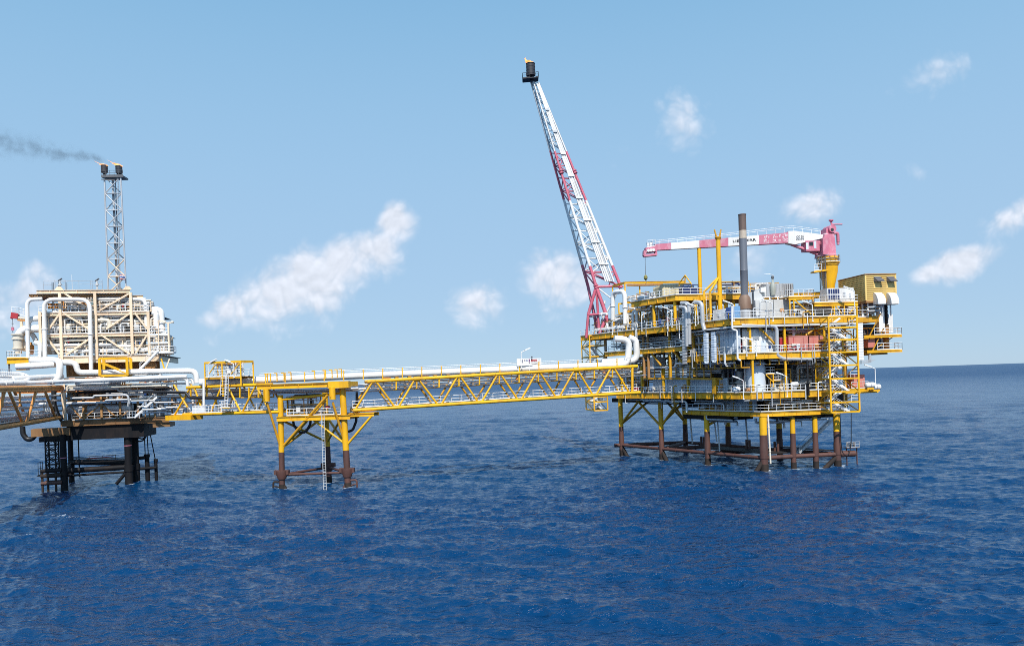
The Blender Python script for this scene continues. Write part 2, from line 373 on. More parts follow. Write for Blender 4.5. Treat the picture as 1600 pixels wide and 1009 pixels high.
# ------------------------------------------------------------------ the sea: one sheet to the horizon, real waves
def build_sea():
    rng = np.random.default_rng(5)
    fine = np.linspace(-math.radians(44), math.radians(44), 1150)
    rest = np.linspace(math.radians(44), math.radians(316), 60)[1:-1]
    ang = np.concatenate([fine, rest])
    d = np.linspace(640, 22, 900)                       # rows denser towards the viewer's feet
    rad = HCAM * FPX / d
    rad = np.concatenate([[1.0, 6.0, 14.0, 22.0], rad[rad > 28], np.geomspace(rad[-1] * 1.03, 90000, 60)])
    A, R = np.meshgrid(ang, rad)
    X = R * np.sin(A); Y = R * np.cos(A)
    Zz = np.zeros_like(X); DX = np.zeros_like(X); DY = np.zeros_like(X)
    main = math.radians(248)                            # travel direction of the swell
    nw = 80
    lam = np.geomspace(0.6, 20, nw)
    lim = np.where(R > 850, 0.0, 1.0)
    step = np.maximum(R * (ang[1] - ang[0]), np.gradient(rad)[:, None] * 0.55)
    for i in range(nw):
        l = lam[i]; k = 2 * math.pi / l
        spread = 0.6 if l < 5 else 0.42
        th = main + rng.normal(0, spread); ph = rng.uniform(0, 2 * math.pi)
        amp = 0.0078 * l * min(1.2, (l / 1.8) ** -0.30) * rng.uniform(0.6, 1.3)
        if l > 9: amp *= (9 / l) ** 0.4
        cx, cy = math.cos(th), math.sin(th)
        f = np.clip((l / step - 2.0) / 2.0, 0, 1) * lim  # a wave shorter than the mesh can carry fades out
        arg = k * (X * cx + Y * cy) + ph
        s, c = np.sin(arg), np.cos(arg)
        if i % 4 == 0: gust = 1 + .38 * np.sin(X * .021 * math.cos(i) + Y * .017 * math.sin(i * 2.3) + i) * np.sin(X * .009 * math.sin(i) - Y * .031 + 2 * i)   # patchy wind
        f = f * gust
        Zz += amp * c * f; q = 0.8 * amp
        DX -= q * cx * s * f; DY -= q * cy * s * f
    # foam: wash round the legs and a few breaking crests
    foam = np.zeros_like(X)
    near = R < 320
    for (lx, ly, lr) in LEGS:
        dd = np.hypot(X - lx - .25, Y - ly + .25) - lr
        foam = np.maximum(foam, np.where(near, np.exp(-np.maximum(dd, 0) / .55) * 0.95, 0))
    zs_ = Zz[near]; thr = np.quantile(zs_, 0.9985)
    foam = np.maximum(foam, np.where(near & (Zz > thr), 0.62, 0))
    P = np.stack([X + DX, Y + DY, Zz], -1).reshape(-1, 3)
    nr, na = X.shape
    i = np.arange(nr - 1)[:, None] * na; j = np.arange(na)[None, :]; j2 = (j + 1) % na
    F = np.stack([i + j, i + j2, i + na + j2, i + na + j], -1).reshape(-1, 4)
    me = bpy.data.meshes.new('sea')
    c0 = len(P)
    P = np.vstack([P, [[0, 0, 0]]])
    tri = np.stack([np.full(na, c0), (np.arange(na) + 1) % na, np.arange(na)], -1)
    me.vertices.add(len(P)); me.vertices.foreach_set('co', P.astype(np.float32).ravel())
    nl = F.size + tri.size
    me.loops.add(nl); me.loops.foreach_set('vertex_index', np.concatenate([F.ravel(), tri.ravel()]).astype(np.int32))
    me.polygons.add(len(F) + len(tri))
    ls = np.concatenate([np.arange(len(F)) * 4, len(F) * 4 + np.arange(len(tri)) * 3]).astype(np.int32)
    me.polygons.foreach_set('loop_start', ls)
    me.polygons.foreach_set('use_smooth', np.ones(len(F) + len(tri), dtype=bool))
    me.update(calc_edges=True); me.validate()
    at = me.attributes.new('foam', 'FLOAT', 'POINT'); at.data.foreach_set('value', np.append(foam.ravel(), 0).astype(np.float32))
    m = bpy.data.materials.new('sea_water'); m.use_nodes = True
    t = m.node_tree; b = t.nodes['Principled BSDF']; K = t.links.new
    b.inputs['Base Color'].default_value = (0.0004, 0.034, 0.106, 1)
    rd = t.nodes.new('ShaderNodeVectorMath'); rd.operation = 'LENGTH'; rm = t.nodes.new('ShaderNodeMapRange'); rm.inputs['From Min'].default_value = 60; rm.inputs['From Max'].default_value = 1500; rm.inputs['To Min'].default_value = 0.10; rm.inputs['To Max'].default_value = 0.38   # unresolved wavelets; b.inputs['IOR'].default_value = 1.333
    b.inputs['Specular IOR Level'].default_value = 0.35
    tc = t.nodes.new('ShaderNodeTexCoord')
    K(tc.outputs['Object'], rd.inputs[0]); K(rd.outputs['Value'], rm.inputs['Value']); K(rm.outputs['Result'], b.inputs['Roughness'])
    def noise(sc, stretch, det, rough):
        mp = t.nodes.new('ShaderNodeMapping'); mp.inputs['Rotation'].default_value = (0, 0, math.radians(-20)); mp.inputs['Scale'].default_value = stretch
        n = t.nodes.new('ShaderNodeTexNoise'); n.inputs['Scale'].default_value = sc; n.inputs['Detail'].default_value = det; n.inputs['Roughness'].default_value = rough
        K(tc.outputs['Object'], mp.inputs[0]); K(mp.outputs[0], n.inputs['Vector']); return n
    n1 = noise(0.75, (0.42, 1.0, 1), 6, 0.6); n1.noise_type = 'RIDGED_MULTIFRACTAL'; n1.inputs['Offset'].default_value = 0.9; n1.inputs['Gain'].default_value = 1.4; n1.normalize = True
    n2 = noise(2.8, (0.5, 1.0, 1), 5, 0.62)
    n3 = noise(0.035, (0.6, 1.0, 1), 3, 0.5)               # cat's-paws: patches of rougher and calmer water
    mr = t.nodes.new('ShaderNodeMapRange'); mr.inputs['From Min'].default_value = 0.35; mr.inputs['From Max'].default_value = 0.65; mr.inputs['To Min'].default_value = 0.55; mr.inputs['To Max'].default_value = 1.0
    K(n3.outputs['Fac'], mr.inputs['Value'])
    bp = t.nodes.new('ShaderNodeBump'); bp.inputs['Distance'].default_value = 0.20; K(mr.outputs['Result'], bp.inputs['Strength'])
    bq = t.nodes.new('ShaderNodeBump'); bq.inputs['Strength'].default_value = 0.8; bq.inputs['Distance'].default_value = 0.16
    K(n1.outputs['Fac'], bp.inputs['Height']); K(n2.outputs['Fac'], bq.inputs['Height']); K(bp.outputs[0], bq.inputs['Normal']); K(bq.outputs[0], b.inputs['Normal'])
    fa = t.nodes.new('ShaderNodeAttribute'); fa.attribute_name = 'foam'
    nf = noise(2.2, (0.8, 1.0, 1), 5, 0.65)
    def M(op, a, c, cl=False):
        nd = t.nodes.new('ShaderNodeMath'); nd.operation = op; nd.use_clamp = cl
        for i, x in enumerate((a, c)):
            if isinstance(x, (int, float)): nd.inputs[i].default_value = x
            else: K(x, nd.inputs[i])
        return nd.outputs[0]
    ff = M('MULTIPLY', M('ADD', fa.outputs['Fac'], M('MULTIPLY', M('SUBTRACT', nf.outputs['Fac'], 0.56), 2.2)), 1.0)
    ff = M('MULTIPLY', M('SUBTRACT', ff, 0.5), 2.2, True); ff = M('MULTIPLY', ff, M('GREATER_THAN', fa.outputs['Fac'], 0.04)); ff = M('MULTIPLY', ff, 0.75)
    cx_ = t.nodes.new('ShaderNodeMix'); cx_.data_type = 'RGBA'; cx_.inputs['A'].default_value = b.inputs['Base Color'].default_value; cx_.inputs['B'].default_value = (.72, .78, .82, 1)
    K(ff, cx_.inputs['Factor']); K(cx_.outputs['Result'], b.inputs['Base Color'])
    me.materials.append(m)
    o = bpy.data.objects.new('sea', me); COL.objects.link(o)
    o['kind'] = 'structure'; o['label'] = 'deep blue choppy open sea reaching to the horizon'
    return o
# ------------------------------------------------------------------ kit: pipes, skids, lamps, boxes
def pipe_run(label, pts, r, m=PGR, R=None, group=None, n=8, flanges=0, supports=None):
    """one pipe with its elbows, flanges along it"""
    c = bend(pts, R if R else r * 3.0); b = B(); b.path(c, r, n)
    for a, d in zip(pts, pts[1:]):
        a, d = V(a), V(d); L_ = (d - a).length; k = int(L_ / flanges) if flanges else 0
        for i in range(1, k + 1):
            p = a.lerp(d, (i - 0.5) / k); w = (d - a).normalized(); b.tube(p - w * 0.07, p + w * 0.07, r * 1.32, n=n)
    return solo('pipe_run', b, m, label, 'pipe', group)

def dome(L_, r, k=4):
    p = [(-L_ / 2 - r * 0.45 * math.cos(math.pi / 2 * i / k), r * math.sin(math.pi / 2 * i / k)) for i in range(k + 1)]
    return p + [(-a, q) for a, q in reversed(p)]

def skid(label, p, t, L_, W, H, seed, pal=(WHT, PGR, GRY), frame=YELD, kind='equipment skid', group=None, dense=1.0):
    """a process skid: base frame, uprights, vessels, pumps and pipework on it"""
    rn = random.Random(seed); t = V((t[0], t[1], 0)).normalized(); bk = V((-t.y, t.x, 0)); up = V((0, 0, 1)); p = V(p)
    def P(a, b_, c): return p + t * a + bk * b_ + up * c
    s = thing('equipment_skid', label, kind, p, group)
    f = B()
    for b_ in (0, W): f.beam(P(0, b_, 0.12), P(L_, b_, 0.12), 0.18, 0.24)
    for i in range(4): f.beam(P(L_ * i / 3, 0.1, 0.11), P(L_ * i / 3, W - 0.1, 0.11), 0.16, 0.2)
    nu = max(2, int(L_ / 2.6) + 1)
    for i in range(nu):
        for b_ in (0.1, W - 0.1):
            f.beam(P(0.1 + (L_ - 0.2) * i / (nu - 1), b_, 0.24), P(0.1 + (L_ - 0.2) * i / (nu - 1), b_, H), 0.14, 0.14)
    for c in (H * 0.55, H):
        for b_ in (0.1, W - 0.1): f.beam(P(0.1, b_, c), P(L_ - 0.1, b_, c), 0.12, 0.14)
    obj('frame', f, frame, s)
    nv = max(1, int(L_ / 4))
    for i in range(nv):
        v = B(); r = min(rn.uniform(0.45, 0.8), H * 0.28, W * 0.4); a = L_ * (i + 0.5) / nv
        if rn.random() < 0.55:
            v.lathe(P(a, W * 0.5, 0.5 + r), t, dome(L_ / nv * 0.62, r), 14)
            for k in (-1, 1): v.foot(P(a + k * L_ / nv * 0.2 - 0.1, W * 0.5 - r * 0.7, 0), t, 0.2, r * 1.4, p.z + 0.22, p.z + 0.5 + r * 0.4)
        else:
            hh = H * rn.uniform(0.6, 0.85); v.lathe(P(a, W * 0.5, 0.24 + hh / 2), up, dome(hh * 0.75, r), 14)
        obj('vessel', v, rn.choice(pal), s)
    for i in range(int((4 + L_ * 0.8) * dense)):
        b = B(); r = rn.choice((0.06, 0.08, 0.1, 0.15, 0.2)); d = rn.uniform(-0.15, W * 0.9)
        a0, a1 = sorted((rn.uniform(0, L_), rn.uniform(0, L_)));
        if a1 - a0 < 1: a1 = min(L_, a0 + 1.5)
        c0, c1 = rn.uniform(0.3, H * 0.5), rn.uniform(H * 0.5, H * 1.05)
        sh = rn.randrange(4)
        if sh == 0: pts = [P(a0, d, c0), P(a0, d, c1), P(a1, d, c1)]
        elif sh == 1: pts = [P(0, d, c1), P(L_, d, c1)]
        elif sh == 2: pts = [P(a0, d, 0.2), P(a0, d, c1), P(a1, d, c1), P(a1, d, c0)]
        else: pts = [P(a0, d, c0), P(a1, d, c0), P(a1, W * 0.8, c0), P(a1, W * 0.8, c1)]
        b.path(bend(pts, r * 3), r, 7)
        q = pts[-2]; w = (V(pts[-1]) - V(q)).normalized(); m_ = V(q).lerp(pts[-1], 0.5)
        b.tube(m_ - w * 0.06, m_ + w * 0.06, r * 1.7, n=8)
        obj('pipe', b, rn.choice(pal), s)
    for i in range(int(2 * dense + L_ * 0.25)):
        b = B(); q = P(rn.uniform(0.3, L_ - 0.3), rn.uniform(-0.1, W * 0.4), rn.uniform(0.8, H * 0.9)); r = rn.uniform(0.12, 0.24)
        b.lathe(q, bk, [(-0.1, r * 0.5), (-0.08, r), (0.08, r), (0.1, r * 0.5)], 10); b.tube(q, q + up * 0.5, 0.04, n=5)
        b.lathe(q + up * 0.5, up, [(0, r * 0.9), (0.05, r * 0.9)], 10)
        obj('valve', b, rn.choice((RED, TEA, GRY, BLU, WHT)), s)
    cb = B(); cb.foot(P(L_ * rn.uniform(0.05, 0.7), -0.1, 0), t, rn.uniform(0.5, 0.9), 0.4, p.z + 0.5, p.z + 0.5 + rn.uniform(0.7, 1.2)); obj('cabinet', cb, rn.choice((WGY, WHT, CRMW)), s)
    return s

LAMP = None
def light_pole(label, foot, h, face, group, m=RAILW):
    """a white pole with a bent arm and a floodlight head"""
    foot = V(foot); face = V((face[0], face[1], 0)).normalized()
    s = thing('floodlight_pole', label, 'lamp post', foot, group)
    b = B(); top = foot + V((0, 0, h)); b.path(bend([foot, top, top + face * 0.8 + V((0, 0, 0.35))], 0.25), 0.075, 7); b.lathe(foot, (0, 0, 1), [(0, 0.18), (0.12, 0.16), (0.13, 0.08)], 8)
    obj('pole', b, m, s)
    hd = B(); q = top + face * 0.75 + V((0, 0, 0.36)); hd.beam(q - face * 0.1, q + face * 1.0 + V((0, 0, 0.42)), 0.36, 0.2); obj('lamp_head', hd, RAILW, s)
    return s

def slat_box(s, p, t, L_, W, z0, z1, m, name='wall', step=0.3, frame_m=None):
    """box with horizontal louvre slats standing proud on its two near faces; p = near left corner"""
    t = V((t[0], t[1], 0)).normalized(); bk = V((-t.y, t.x, 0)); p = V((p[0], p[1], 0))
    b = B(); b.foot(p, t, L_, W, z0, z1); obj('cabin_shell', b, OCD, s); b = B()
    n = int((z1 - z0) / step)
    for i in range(n):
        z = z0 + (z1 - z0) * (i + 0.35) / n
        for (a, c) in ((p, p + t * L_), (p + bk * W, p), (p + t * L_, p + t * L_ + bk * W)):
            d = (c - a).normalized(); o = V((d.y, -d.x, 0))
            a2, c2 = a + d * 0.12 + o * 0.05, c - d * 0.12 + o * 0.05
            b.beam(a2 + V((0, 0, z)), c2 + V((0, 0, z)), 0.1, step * 0.66)
    for q in (p, p + t * L_, p + bk * W, p + t * L_ + bk * W): b.beam(q + V((0, 0, z0)), q + V((0, 0, z1)), .24, .24, up=bk)
    obj(name, b, m, s)

def ribbed(b, p, t, L_, W, z0, z1, step=0.45, proud=0.06):
    """box with vertical corrugation ribs on the near face and the left face"""
    t = V((t[0], t[1], 0)).normalized(); bk = V((-t.y, t.x, 0)); p = V((p[0], p[1], 0)); b.foot(p, t, L_, W, z0, z1)
    for a, d, LL in ((p, t, L_), (p, bk, W)):
        o = V((d.y, -d.x, 0)) if d is t else -t
        n = int(LL / step)
        for i in range(n):
            q = a + d * (LL * (i + 0.5) / n) + o * (proud / 2)
            b.beam(q + V((0, 0, z0 + 0.08)), q + V((0, 0, z1 - 0.08)), step * 0.5 if d is t else proud, proud if d is t else step * 0.5, up=bk)
    return b
def barrel(s, c, axis, prof, m, name): b = B(); b.lathe(c, axis, prof, 16); return obj(name, b, m, s)
# ------------------------------------------------------------------ the right-hand production platform
UP = V((0, 0, 1))
A_ = atZ(1190, 734, 0)
LP = Pl(A_, (0.5, -0.866)); FP = Pl(A_, (0.992, 0.124))
tL, tF, nL, nF = LP.t, FP.t, LP.n, FP.n
RP = thing('production_platform', 'yellow multi deck production platform on red brown legs carrying the crane and leaning flare boom', 'oil platform', Z(A_, 0))
def lev(oL, oF, cpx, cpy):
    l, f = LP.sh(-oL), FP.sh(-oF); c = meet(l, f); z = l(cpx, cpy).z
    return dict(l=l, f=f, c=c, z=z, oL=oL, oF=oF)
LOW = lev(0.7, 1.0, 1195, 643.8); CEL = lev(2.6, 1.5, 1176, 613.0); MID = lev(4.6, 1.5, 1156, 552); UPP = lev(5.2, 1.5, 1147, 497.5)
zTOP = LP.sh(-5.2)(1055, 460.5).z
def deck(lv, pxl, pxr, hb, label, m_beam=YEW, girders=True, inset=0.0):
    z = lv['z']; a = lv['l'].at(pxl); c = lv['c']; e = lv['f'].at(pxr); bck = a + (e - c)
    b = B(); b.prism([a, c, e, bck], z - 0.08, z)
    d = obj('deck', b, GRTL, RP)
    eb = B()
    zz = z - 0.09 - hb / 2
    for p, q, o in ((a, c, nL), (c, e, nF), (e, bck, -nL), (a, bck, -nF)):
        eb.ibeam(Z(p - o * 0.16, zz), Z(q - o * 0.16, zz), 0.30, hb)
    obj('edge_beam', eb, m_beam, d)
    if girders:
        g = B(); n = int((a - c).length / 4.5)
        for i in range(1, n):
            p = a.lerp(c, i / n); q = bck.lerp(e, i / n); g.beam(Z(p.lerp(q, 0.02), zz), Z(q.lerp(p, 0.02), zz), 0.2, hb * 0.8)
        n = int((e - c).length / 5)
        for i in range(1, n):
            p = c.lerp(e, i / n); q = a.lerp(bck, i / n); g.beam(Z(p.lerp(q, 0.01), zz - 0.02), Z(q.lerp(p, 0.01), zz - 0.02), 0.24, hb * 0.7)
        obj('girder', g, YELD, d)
    return d, a, c, e, bck
def rails(d, z, pts, h=1.2, sp=1.5):
    b = B(); rail(b, [Z(p, z) for p in pts], h, sp); return obj('guard_rail', b, RAILW, d)

dlow, la, lc, le, lbk = deck(LOW, 1064, 1300, 0.75, 'lowest')
rails(dlow, LOW['z'], [la, lc, le])
dcel, ca, cc, ce, cbk = deck(CEL, 962, 1302, 1.05, 'cellar')
rails(dcel, CEL['z'], [ca, cc, ce])
dmid, ma, mc, me_, mbk = deck(MID, 1070, 1300, 0.95, 'main')
rails(dmid, MID['z'], [ma.lerp(mc, 0.02), mc, me_])
dup_, ua, uc, ue, ubk = deck(UPP, 909, 1340, 1.0, 'upper')
rails(dup_, UPP['z'], [ua, uc, ue])
# mezzanine in the left half
zMEZ = LP.sh(-4.2)(1015, 545).z
MEZ = dict(l=LP.sh(-4.2), f=FP.sh(-1.5), z=zMEZ, oL=4.2, oF=1.5)
pa, pb = MEZ['l'].at(946), MEZ['l'].at(1066); W_ = tF * 22
b = B(); b.prism([pa, pb, pb + W_, pa + W_], zMEZ - 0.08, zMEZ); dmez = obj('deck', b, GRTL, RP)
b = B(); b.ibeam(Z(pa - nL * .16, zMEZ - .5), Z(pb - nL * .16, zMEZ - .5), .3, .8); b.ibeam(Z(pb, zMEZ - .5), Z(pb + W_, zMEZ - .5), .3, .8); obj('edge_beam', b, YEW, dmez)
rails(dmez, zMEZ, [pa, pb])
# top deck, set back from the front
tl = LP.sh(-5.2); tl.y = 458; ta, tb = tl.at(985), tl.at(1055)
te = Pl(tb, tF).at(1290); tbk = ta + (te - tb)
b = B(); b.prism([ta, tb, te, tbk], zTOP - 0.08, zTOP); dtop = obj('deck', b, GRTL, RP)
b = B()
for p, q, o in ((ta, tb, nL), (tb, te, nF), (te, tbk, -nL)): b.ibeam(Z(p - o * .16, zTOP - .6), Z(q - o * .16, zTOP - .6), .3, 1.0)
obj('edge_beam', b, YEW, dtop)
b = B()
for i in range(1, 5):
    f = i / 5; p, q = ta.lerp(tb, f), tbk.lerp(te, f); b.beam(Z(p, zTOP - .55), Z(q, zTOP - .55), .2, .8)
for i in range(1, 6):
    f = i / 6; p, q = tb.lerp(te, f), ta.lerp(tbk, f); b.beam(Z(p, zTOP - .55), Z(q, zTOP - .55), .2, .7)
obj('girder', b, YELD, dtop)
rails(dtop, zTOP, [ta, tb, tb.lerp(te, 0.55)])

# legs: each a yellow upper part over a red-brown sleeve in the splash zone
SPL = 6.1
def leg(px, plane, r, top, batter=0.0, pos=None, brown=True):
    p = pos if pos is not None else plane.at(px)
    b = B(); b.tube(Z(p, SPL), Z(p, top), r, n=16); l = obj('leg', b, YEL if brown else YELD, RP)
    b = B(); b.lathe(Z(p, -4), UP, [(0, r * 1.0), (3.0, r * 1.0), (4.3, r * 1.05), (6.0, r * 1.05), (6.02, r * 1.13), (8.0, r * 1.13), (8.3, r * 1.03), (SPL + 4, r * 1.03)], 16)
    obj('splash_zone_sleeve', b, RBR, l)
    b = B(); b.lathe(Z(p, -1), UP, [(0, r * 1.12), (2.1, r * 1.1)], 16); obj('tidal_growth', b, TID, l)
    return p
rowL = [leg(px, LP, 0.50, LOW['z'] - .9 if px > 1090 else CEL['z'] - 1.1) for px in (968, 1030.5)]
rowL += [leg(1102, LP, 0.50, LOW['z'] - .9), leg(1190, LP, 0.64, LOW['z'] - .9)]
E_ = FP.at(1305)
rowF = [leg(1236, FP, 0.44, LOW['z'] - .9), leg(1271, FP, 0.44, LOW['z'] - .9), leg(1305, FP, 0.56, LOW['z'] - .9)]
RR = Pl(E_, LP.t)
rowR = [leg(px, RR, 0.52, LOW['z'] - .9 if px > 1120 else CEL['z'] - 1.1) for px in (1068, 1135, 1215)]
leg(0, None, 0.45, LOW['z'] - .9, pos=A_ + tF * 1.7 - nF * 2.2)
# under-deck knee braces
b = B()
def knee(p, q, r=0.25):
    bb = B(); bb.tube(p, q, r, n=10); obj('knee_brace', bb, YELD, RP)
zc = CEL['z'] - 1.15
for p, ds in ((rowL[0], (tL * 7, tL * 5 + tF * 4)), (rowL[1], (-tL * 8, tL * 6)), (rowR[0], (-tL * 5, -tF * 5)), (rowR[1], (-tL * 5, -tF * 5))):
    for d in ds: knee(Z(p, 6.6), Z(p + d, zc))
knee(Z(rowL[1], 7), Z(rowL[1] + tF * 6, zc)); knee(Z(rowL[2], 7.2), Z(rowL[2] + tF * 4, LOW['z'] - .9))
# brace frame near the water
zb = 2.1
def wbrace(p, q, r=0.34, z=zb, m=RBR):
    bb = B(); bb.tube(Z(p, z), Z(q, z), r, n=10)
    d = (V(q) - V(p)); n = int(d.length / 3.3)
    for i in range(1, n): bb.tube(Z(p, z) + d * (i / n) - d.normalized() * .1, Z(p, z) + d * (i / n) + d.normalized() * .1, r * 1.12, n=10)
    obj('brace', bb, m, RP)
for i in range(3): wbrace(rowL[i], rowL[i + 1])
wbrace(rowL[3], rowF[0], .4); wbrace(rowF[0], rowF[1], .4); wbrace(rowF[1], E_, .4); wbrace(E_, E_ + tF * 3.2, .55)
wbrace(rowR[0], rowR[1]); wbrace(rowR[1], rowR[2]); wbrace(rowR[2], E_)
wbrace(rowL[0], rowR[0], .4); wbrace(rowL[1], rowR[1], .4); wbrace(rowL[2], rowR[2], .4); wbrace(rowL[1], rowR[0], .35); wbrace(rowL[0] - tL * 0 - tF * 1.6, rowL[0], .4)
# inclined braces going down into the water
for p, d in ((rowL[0], -tL * -2 + tF * .6), (rowL[1], tL * 2.2), (rowL[3], -tF * 2.6), (E_, -tF * 4.0)):
    bb = B(); bb.tube(Z(p, zb - .3), Z(p + d, -1.6), 0.42, n=10); obj('brace', bb, TID, RP)
# walkway grating at brace level
bb = B(); w0, w1 = rowL[2] * .55 + rowL[1] * .45, rowL[3]
bb.prism([w0 + tF * 2.2, w1 + tF * 2.2 - tL * 2, w1 + tF * 7 - tL * 2, w0 + tF * 7], zb + .45, zb + .6)
bb.prism([rowR[2] - tF * .8, E_ - tF * .8 - tL * 1.5, E_ + tF * .8 - tL * 1.5, rowR[2] + tF * .8], zb + .5, zb + .62)
obj('walkway', bb, TID, RP)
for f in (0.1, 0.55, .8):
    for k in (0, .7):
        bb = B(); q = (rowL[1] + tF * 6.4).lerp(rowL[3] + tF * 6.4, f) - tL * (-k); bb.tube(Z(q, zb + .4), Z(q, zb + 2.3), .24, n=8); obj('bollard', bb, RBR, RP)
# conductor and riser pipes in the jacket
for i, (px, py0, y1, pl, r, m) in enumerate(((1078, 648, 693, LP.sh(8), .16, PGR), (1165, 652, 697, LP.sh(8), .16, PGR), (1121, 655, 712, LP.sh(2), .13, WGY), (1116, 656, 690, LP.sh(2.4), .13, PGR), (1200, 648, 724, FP.sh(-.9), .16, CRMW), (1196, 640, 700, FP.sh(4), .1, PGR))):
    a, c = pl(px, py0), pl(px + 4, y1); pipe_run('thin vertical riser pipe among the legs of the yellow platform', [a, c], r, m, group='riser pipes between the platform legs', flanges=4)
bb = B(); q0, q1 = FP(1247, 707, 5), FP(1299, 656, 5)
stair(bb, q0, q1, -nF, 1.0); solo('stairway', bb, GRY, 'grey open stair sloping down between the legs to the walkway over the water', 'stairs')
# clutter under the cellar deck
for i in range(16):
    rn = random.Random(300 + i); f = rn.uniform(.03, .6); a = ca.lerp(cc, f) - nL * rn.uniform(1, 9); z = CEL['z'] - rn.uniform(1.2, 2.6)
    L_ = rn.uniform(4, 14)
    pts = [Z(a, CEL['z'] - .2), Z(a, z), Z(a + tL * L_, z), Z(a + tL * L_, CEL['z'] - .2)] if i % 2 else [Z(a, z), Z(a + tL * L_, z)]
    pipe_run('pipe hung beneath the cellar deck of the yellow platform, in shadow', pts, rn.choice((.09, .13, .2, .26)), rn.choice((DGR, PGR, BLK, BRN)), group='pipes slung under the cellar deck')
bb = B(); a = LP.at(950, 3.); bb.foot(LP.at(955, 1.5), tL, 22, 7, CEL['z'] - 2.2, CEL['z'] - 1.3); obj('conductor_frame', bb, BLK, RP)
bb = B(); bb.foot(LP.at(1066, -.2), tL, 12, 6, LOW['z'] - 1.7, LOW['z'] - .86); bb.foot(FP.at(1210, 1), tF, 11, 6, LOW['z'] - 1.5, LOW['z'] - .86); obj('conductor_frame', bb, BLK, RP)
for k in range(7):
    q = lc + tF * (k * 1.9 + .4) - nF * .3
    pipe_run('black drain pipe clamped under the lowest deck edge', [Z(q, LOW['z'] - 1.0), Z(q + tF * 1.6, LOW['z'] - 1.05 - .05 * (k % 3))], .13, BLK, group='black drains under the lowest deck')

# columns between the decks
def col(p, z0, z1, r=.22, m=YEL, n=10):
    bb = B(); bb.tube(Z(p, z0), Z(p, z1), r, n=n); obj('column', bb, m, RP)
for px in (1176.5, 1228): col(FP.at(px, -1.1), CEL['z'], MID['z'] - 1.0)
for px in (1174, 1228, 1290): col(FP.at(px, -.9), MID['z'], UPP['z'] - 1.1)
for px, m in ((1003, YEL), (1037, YEL), (1075, YELD), (1117, YELD)):
    pl = LP.sh(-2.4); p = pl.at(px); bb = B(); bb.beam(Z(p, CEL['z'] - 1.1), Z(p, pl(px, 572 if px < 1050 else 590).z), .42, .42, up=nL); obj('column', bb, m, RP)
for px in (948, 1007, 1014, 1048, 1085): col(LP.at(px, -3.7), CEL['z'] + 3, UPP['z'] - 1.1, .27, BRN if px < 1040 else YELD)
for px in (1025, 1058, 1090): col(LP.at(px, -4.6), UPP['z'], zTOP - 1.1, .3, YEL)
for px in (1012, 1040): col(LP.at(px, -1.0), UPP['z'], zTOP - 1.1, .2, BRN)
for px in (1110, 1137, 1150): col(Pl(tb, tF).at(px, 1.0), UPP['z'], zTOP - 1.1, .28, YEL)
for i in range(4):
    for j in range(3):
        p = cc.lerp(ca, .12 + .25 * i) + tF * (4 + 9 * j) - nF * 1; col(p, LOW['z'] if i < 2 else CEL['z'], UPP['z'] - 1, .35, YELD)
# diagonal braces
for pts, pl, r in ((((1186, 511), (1213, 540)), FP.sh(-.7), .2), (((1259, 524), (1285, 504)), FP.sh(-.6), .2), (((1018, 552), (1033, 571)), LP.sh(-3.6), .2), (((1050, 545), (1066, 566)), LP.sh(-3.6), .2), (((1004, 560), (1017, 545)), LP.sh(-3.6), .18)):
    bb = B(); bb.tube(pl(*pts[0]), pl(*pts[1]), r, n=8); obj('diagonal_brace', bb, YELD, RP)
# short hangers under the main deck
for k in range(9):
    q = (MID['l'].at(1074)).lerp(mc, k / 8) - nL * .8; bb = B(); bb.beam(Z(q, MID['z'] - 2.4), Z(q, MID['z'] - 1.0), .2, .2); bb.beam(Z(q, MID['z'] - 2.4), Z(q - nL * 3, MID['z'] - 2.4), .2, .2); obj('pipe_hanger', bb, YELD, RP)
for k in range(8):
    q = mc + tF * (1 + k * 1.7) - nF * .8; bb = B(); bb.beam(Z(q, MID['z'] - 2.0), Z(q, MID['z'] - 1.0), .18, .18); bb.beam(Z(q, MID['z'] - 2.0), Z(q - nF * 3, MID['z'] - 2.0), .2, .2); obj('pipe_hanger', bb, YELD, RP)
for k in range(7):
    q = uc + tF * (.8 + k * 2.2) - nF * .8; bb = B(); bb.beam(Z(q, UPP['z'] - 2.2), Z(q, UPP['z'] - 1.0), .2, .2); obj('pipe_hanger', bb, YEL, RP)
# fascia strip below the upper deck front
bb = B(); bb.beam(Z(uc - nF * .1, UPP['z'] - 1.35), Z(ue - nF * .1, UPP['z'] - 1.35), .2, .34); bb.beam(Z(LP.sh(-5.2).at(1100) - nL * .1, UPP['z'] - 1.4), Z(uc - nL * .1, UPP['z'] - 1.4), .2, .3); obj('cable_tray', bb, WGY, RP)

# cladding walls: part of the platform, ribbed
def cladding(pl, px0, px1, z0, z1, off, m, T=.3):
    bb = B(); p, q = pl.at(px0, off), pl.at(px1, off); t = (q - p).normalized(); ribbed(bb, p, t, (q - p).length, T, z0, z1, .55, .07); return obj('cladding_wall', bb, m, RP)
cladding(LP, 1122, 1157, MID['z'], UPP['z'] - 1.6, -3.4, CLB)
cladding(FP, 1162, 1218, MID['z'], UPP['z'] - 1.9, -.1, WHT)
for px in (1168, 1190, 1206):          # doors and vents in the white wall
    q = FP.at(px, -.1) + nF * .09; bb = B(); bb.foot(q, tF, .95, .05, MID['z'] + .05, MID['z'] + 2.1); dd_ = obj('door', bb, WGY if px != 1190 else CLB, RP); bb = B(); bb.foot(q + tF * .75 + nF * .06, tF, .08, .06, MID['z'] + .95, MID['z'] + 1.15); obj('handle', bb, DGR, dd_)
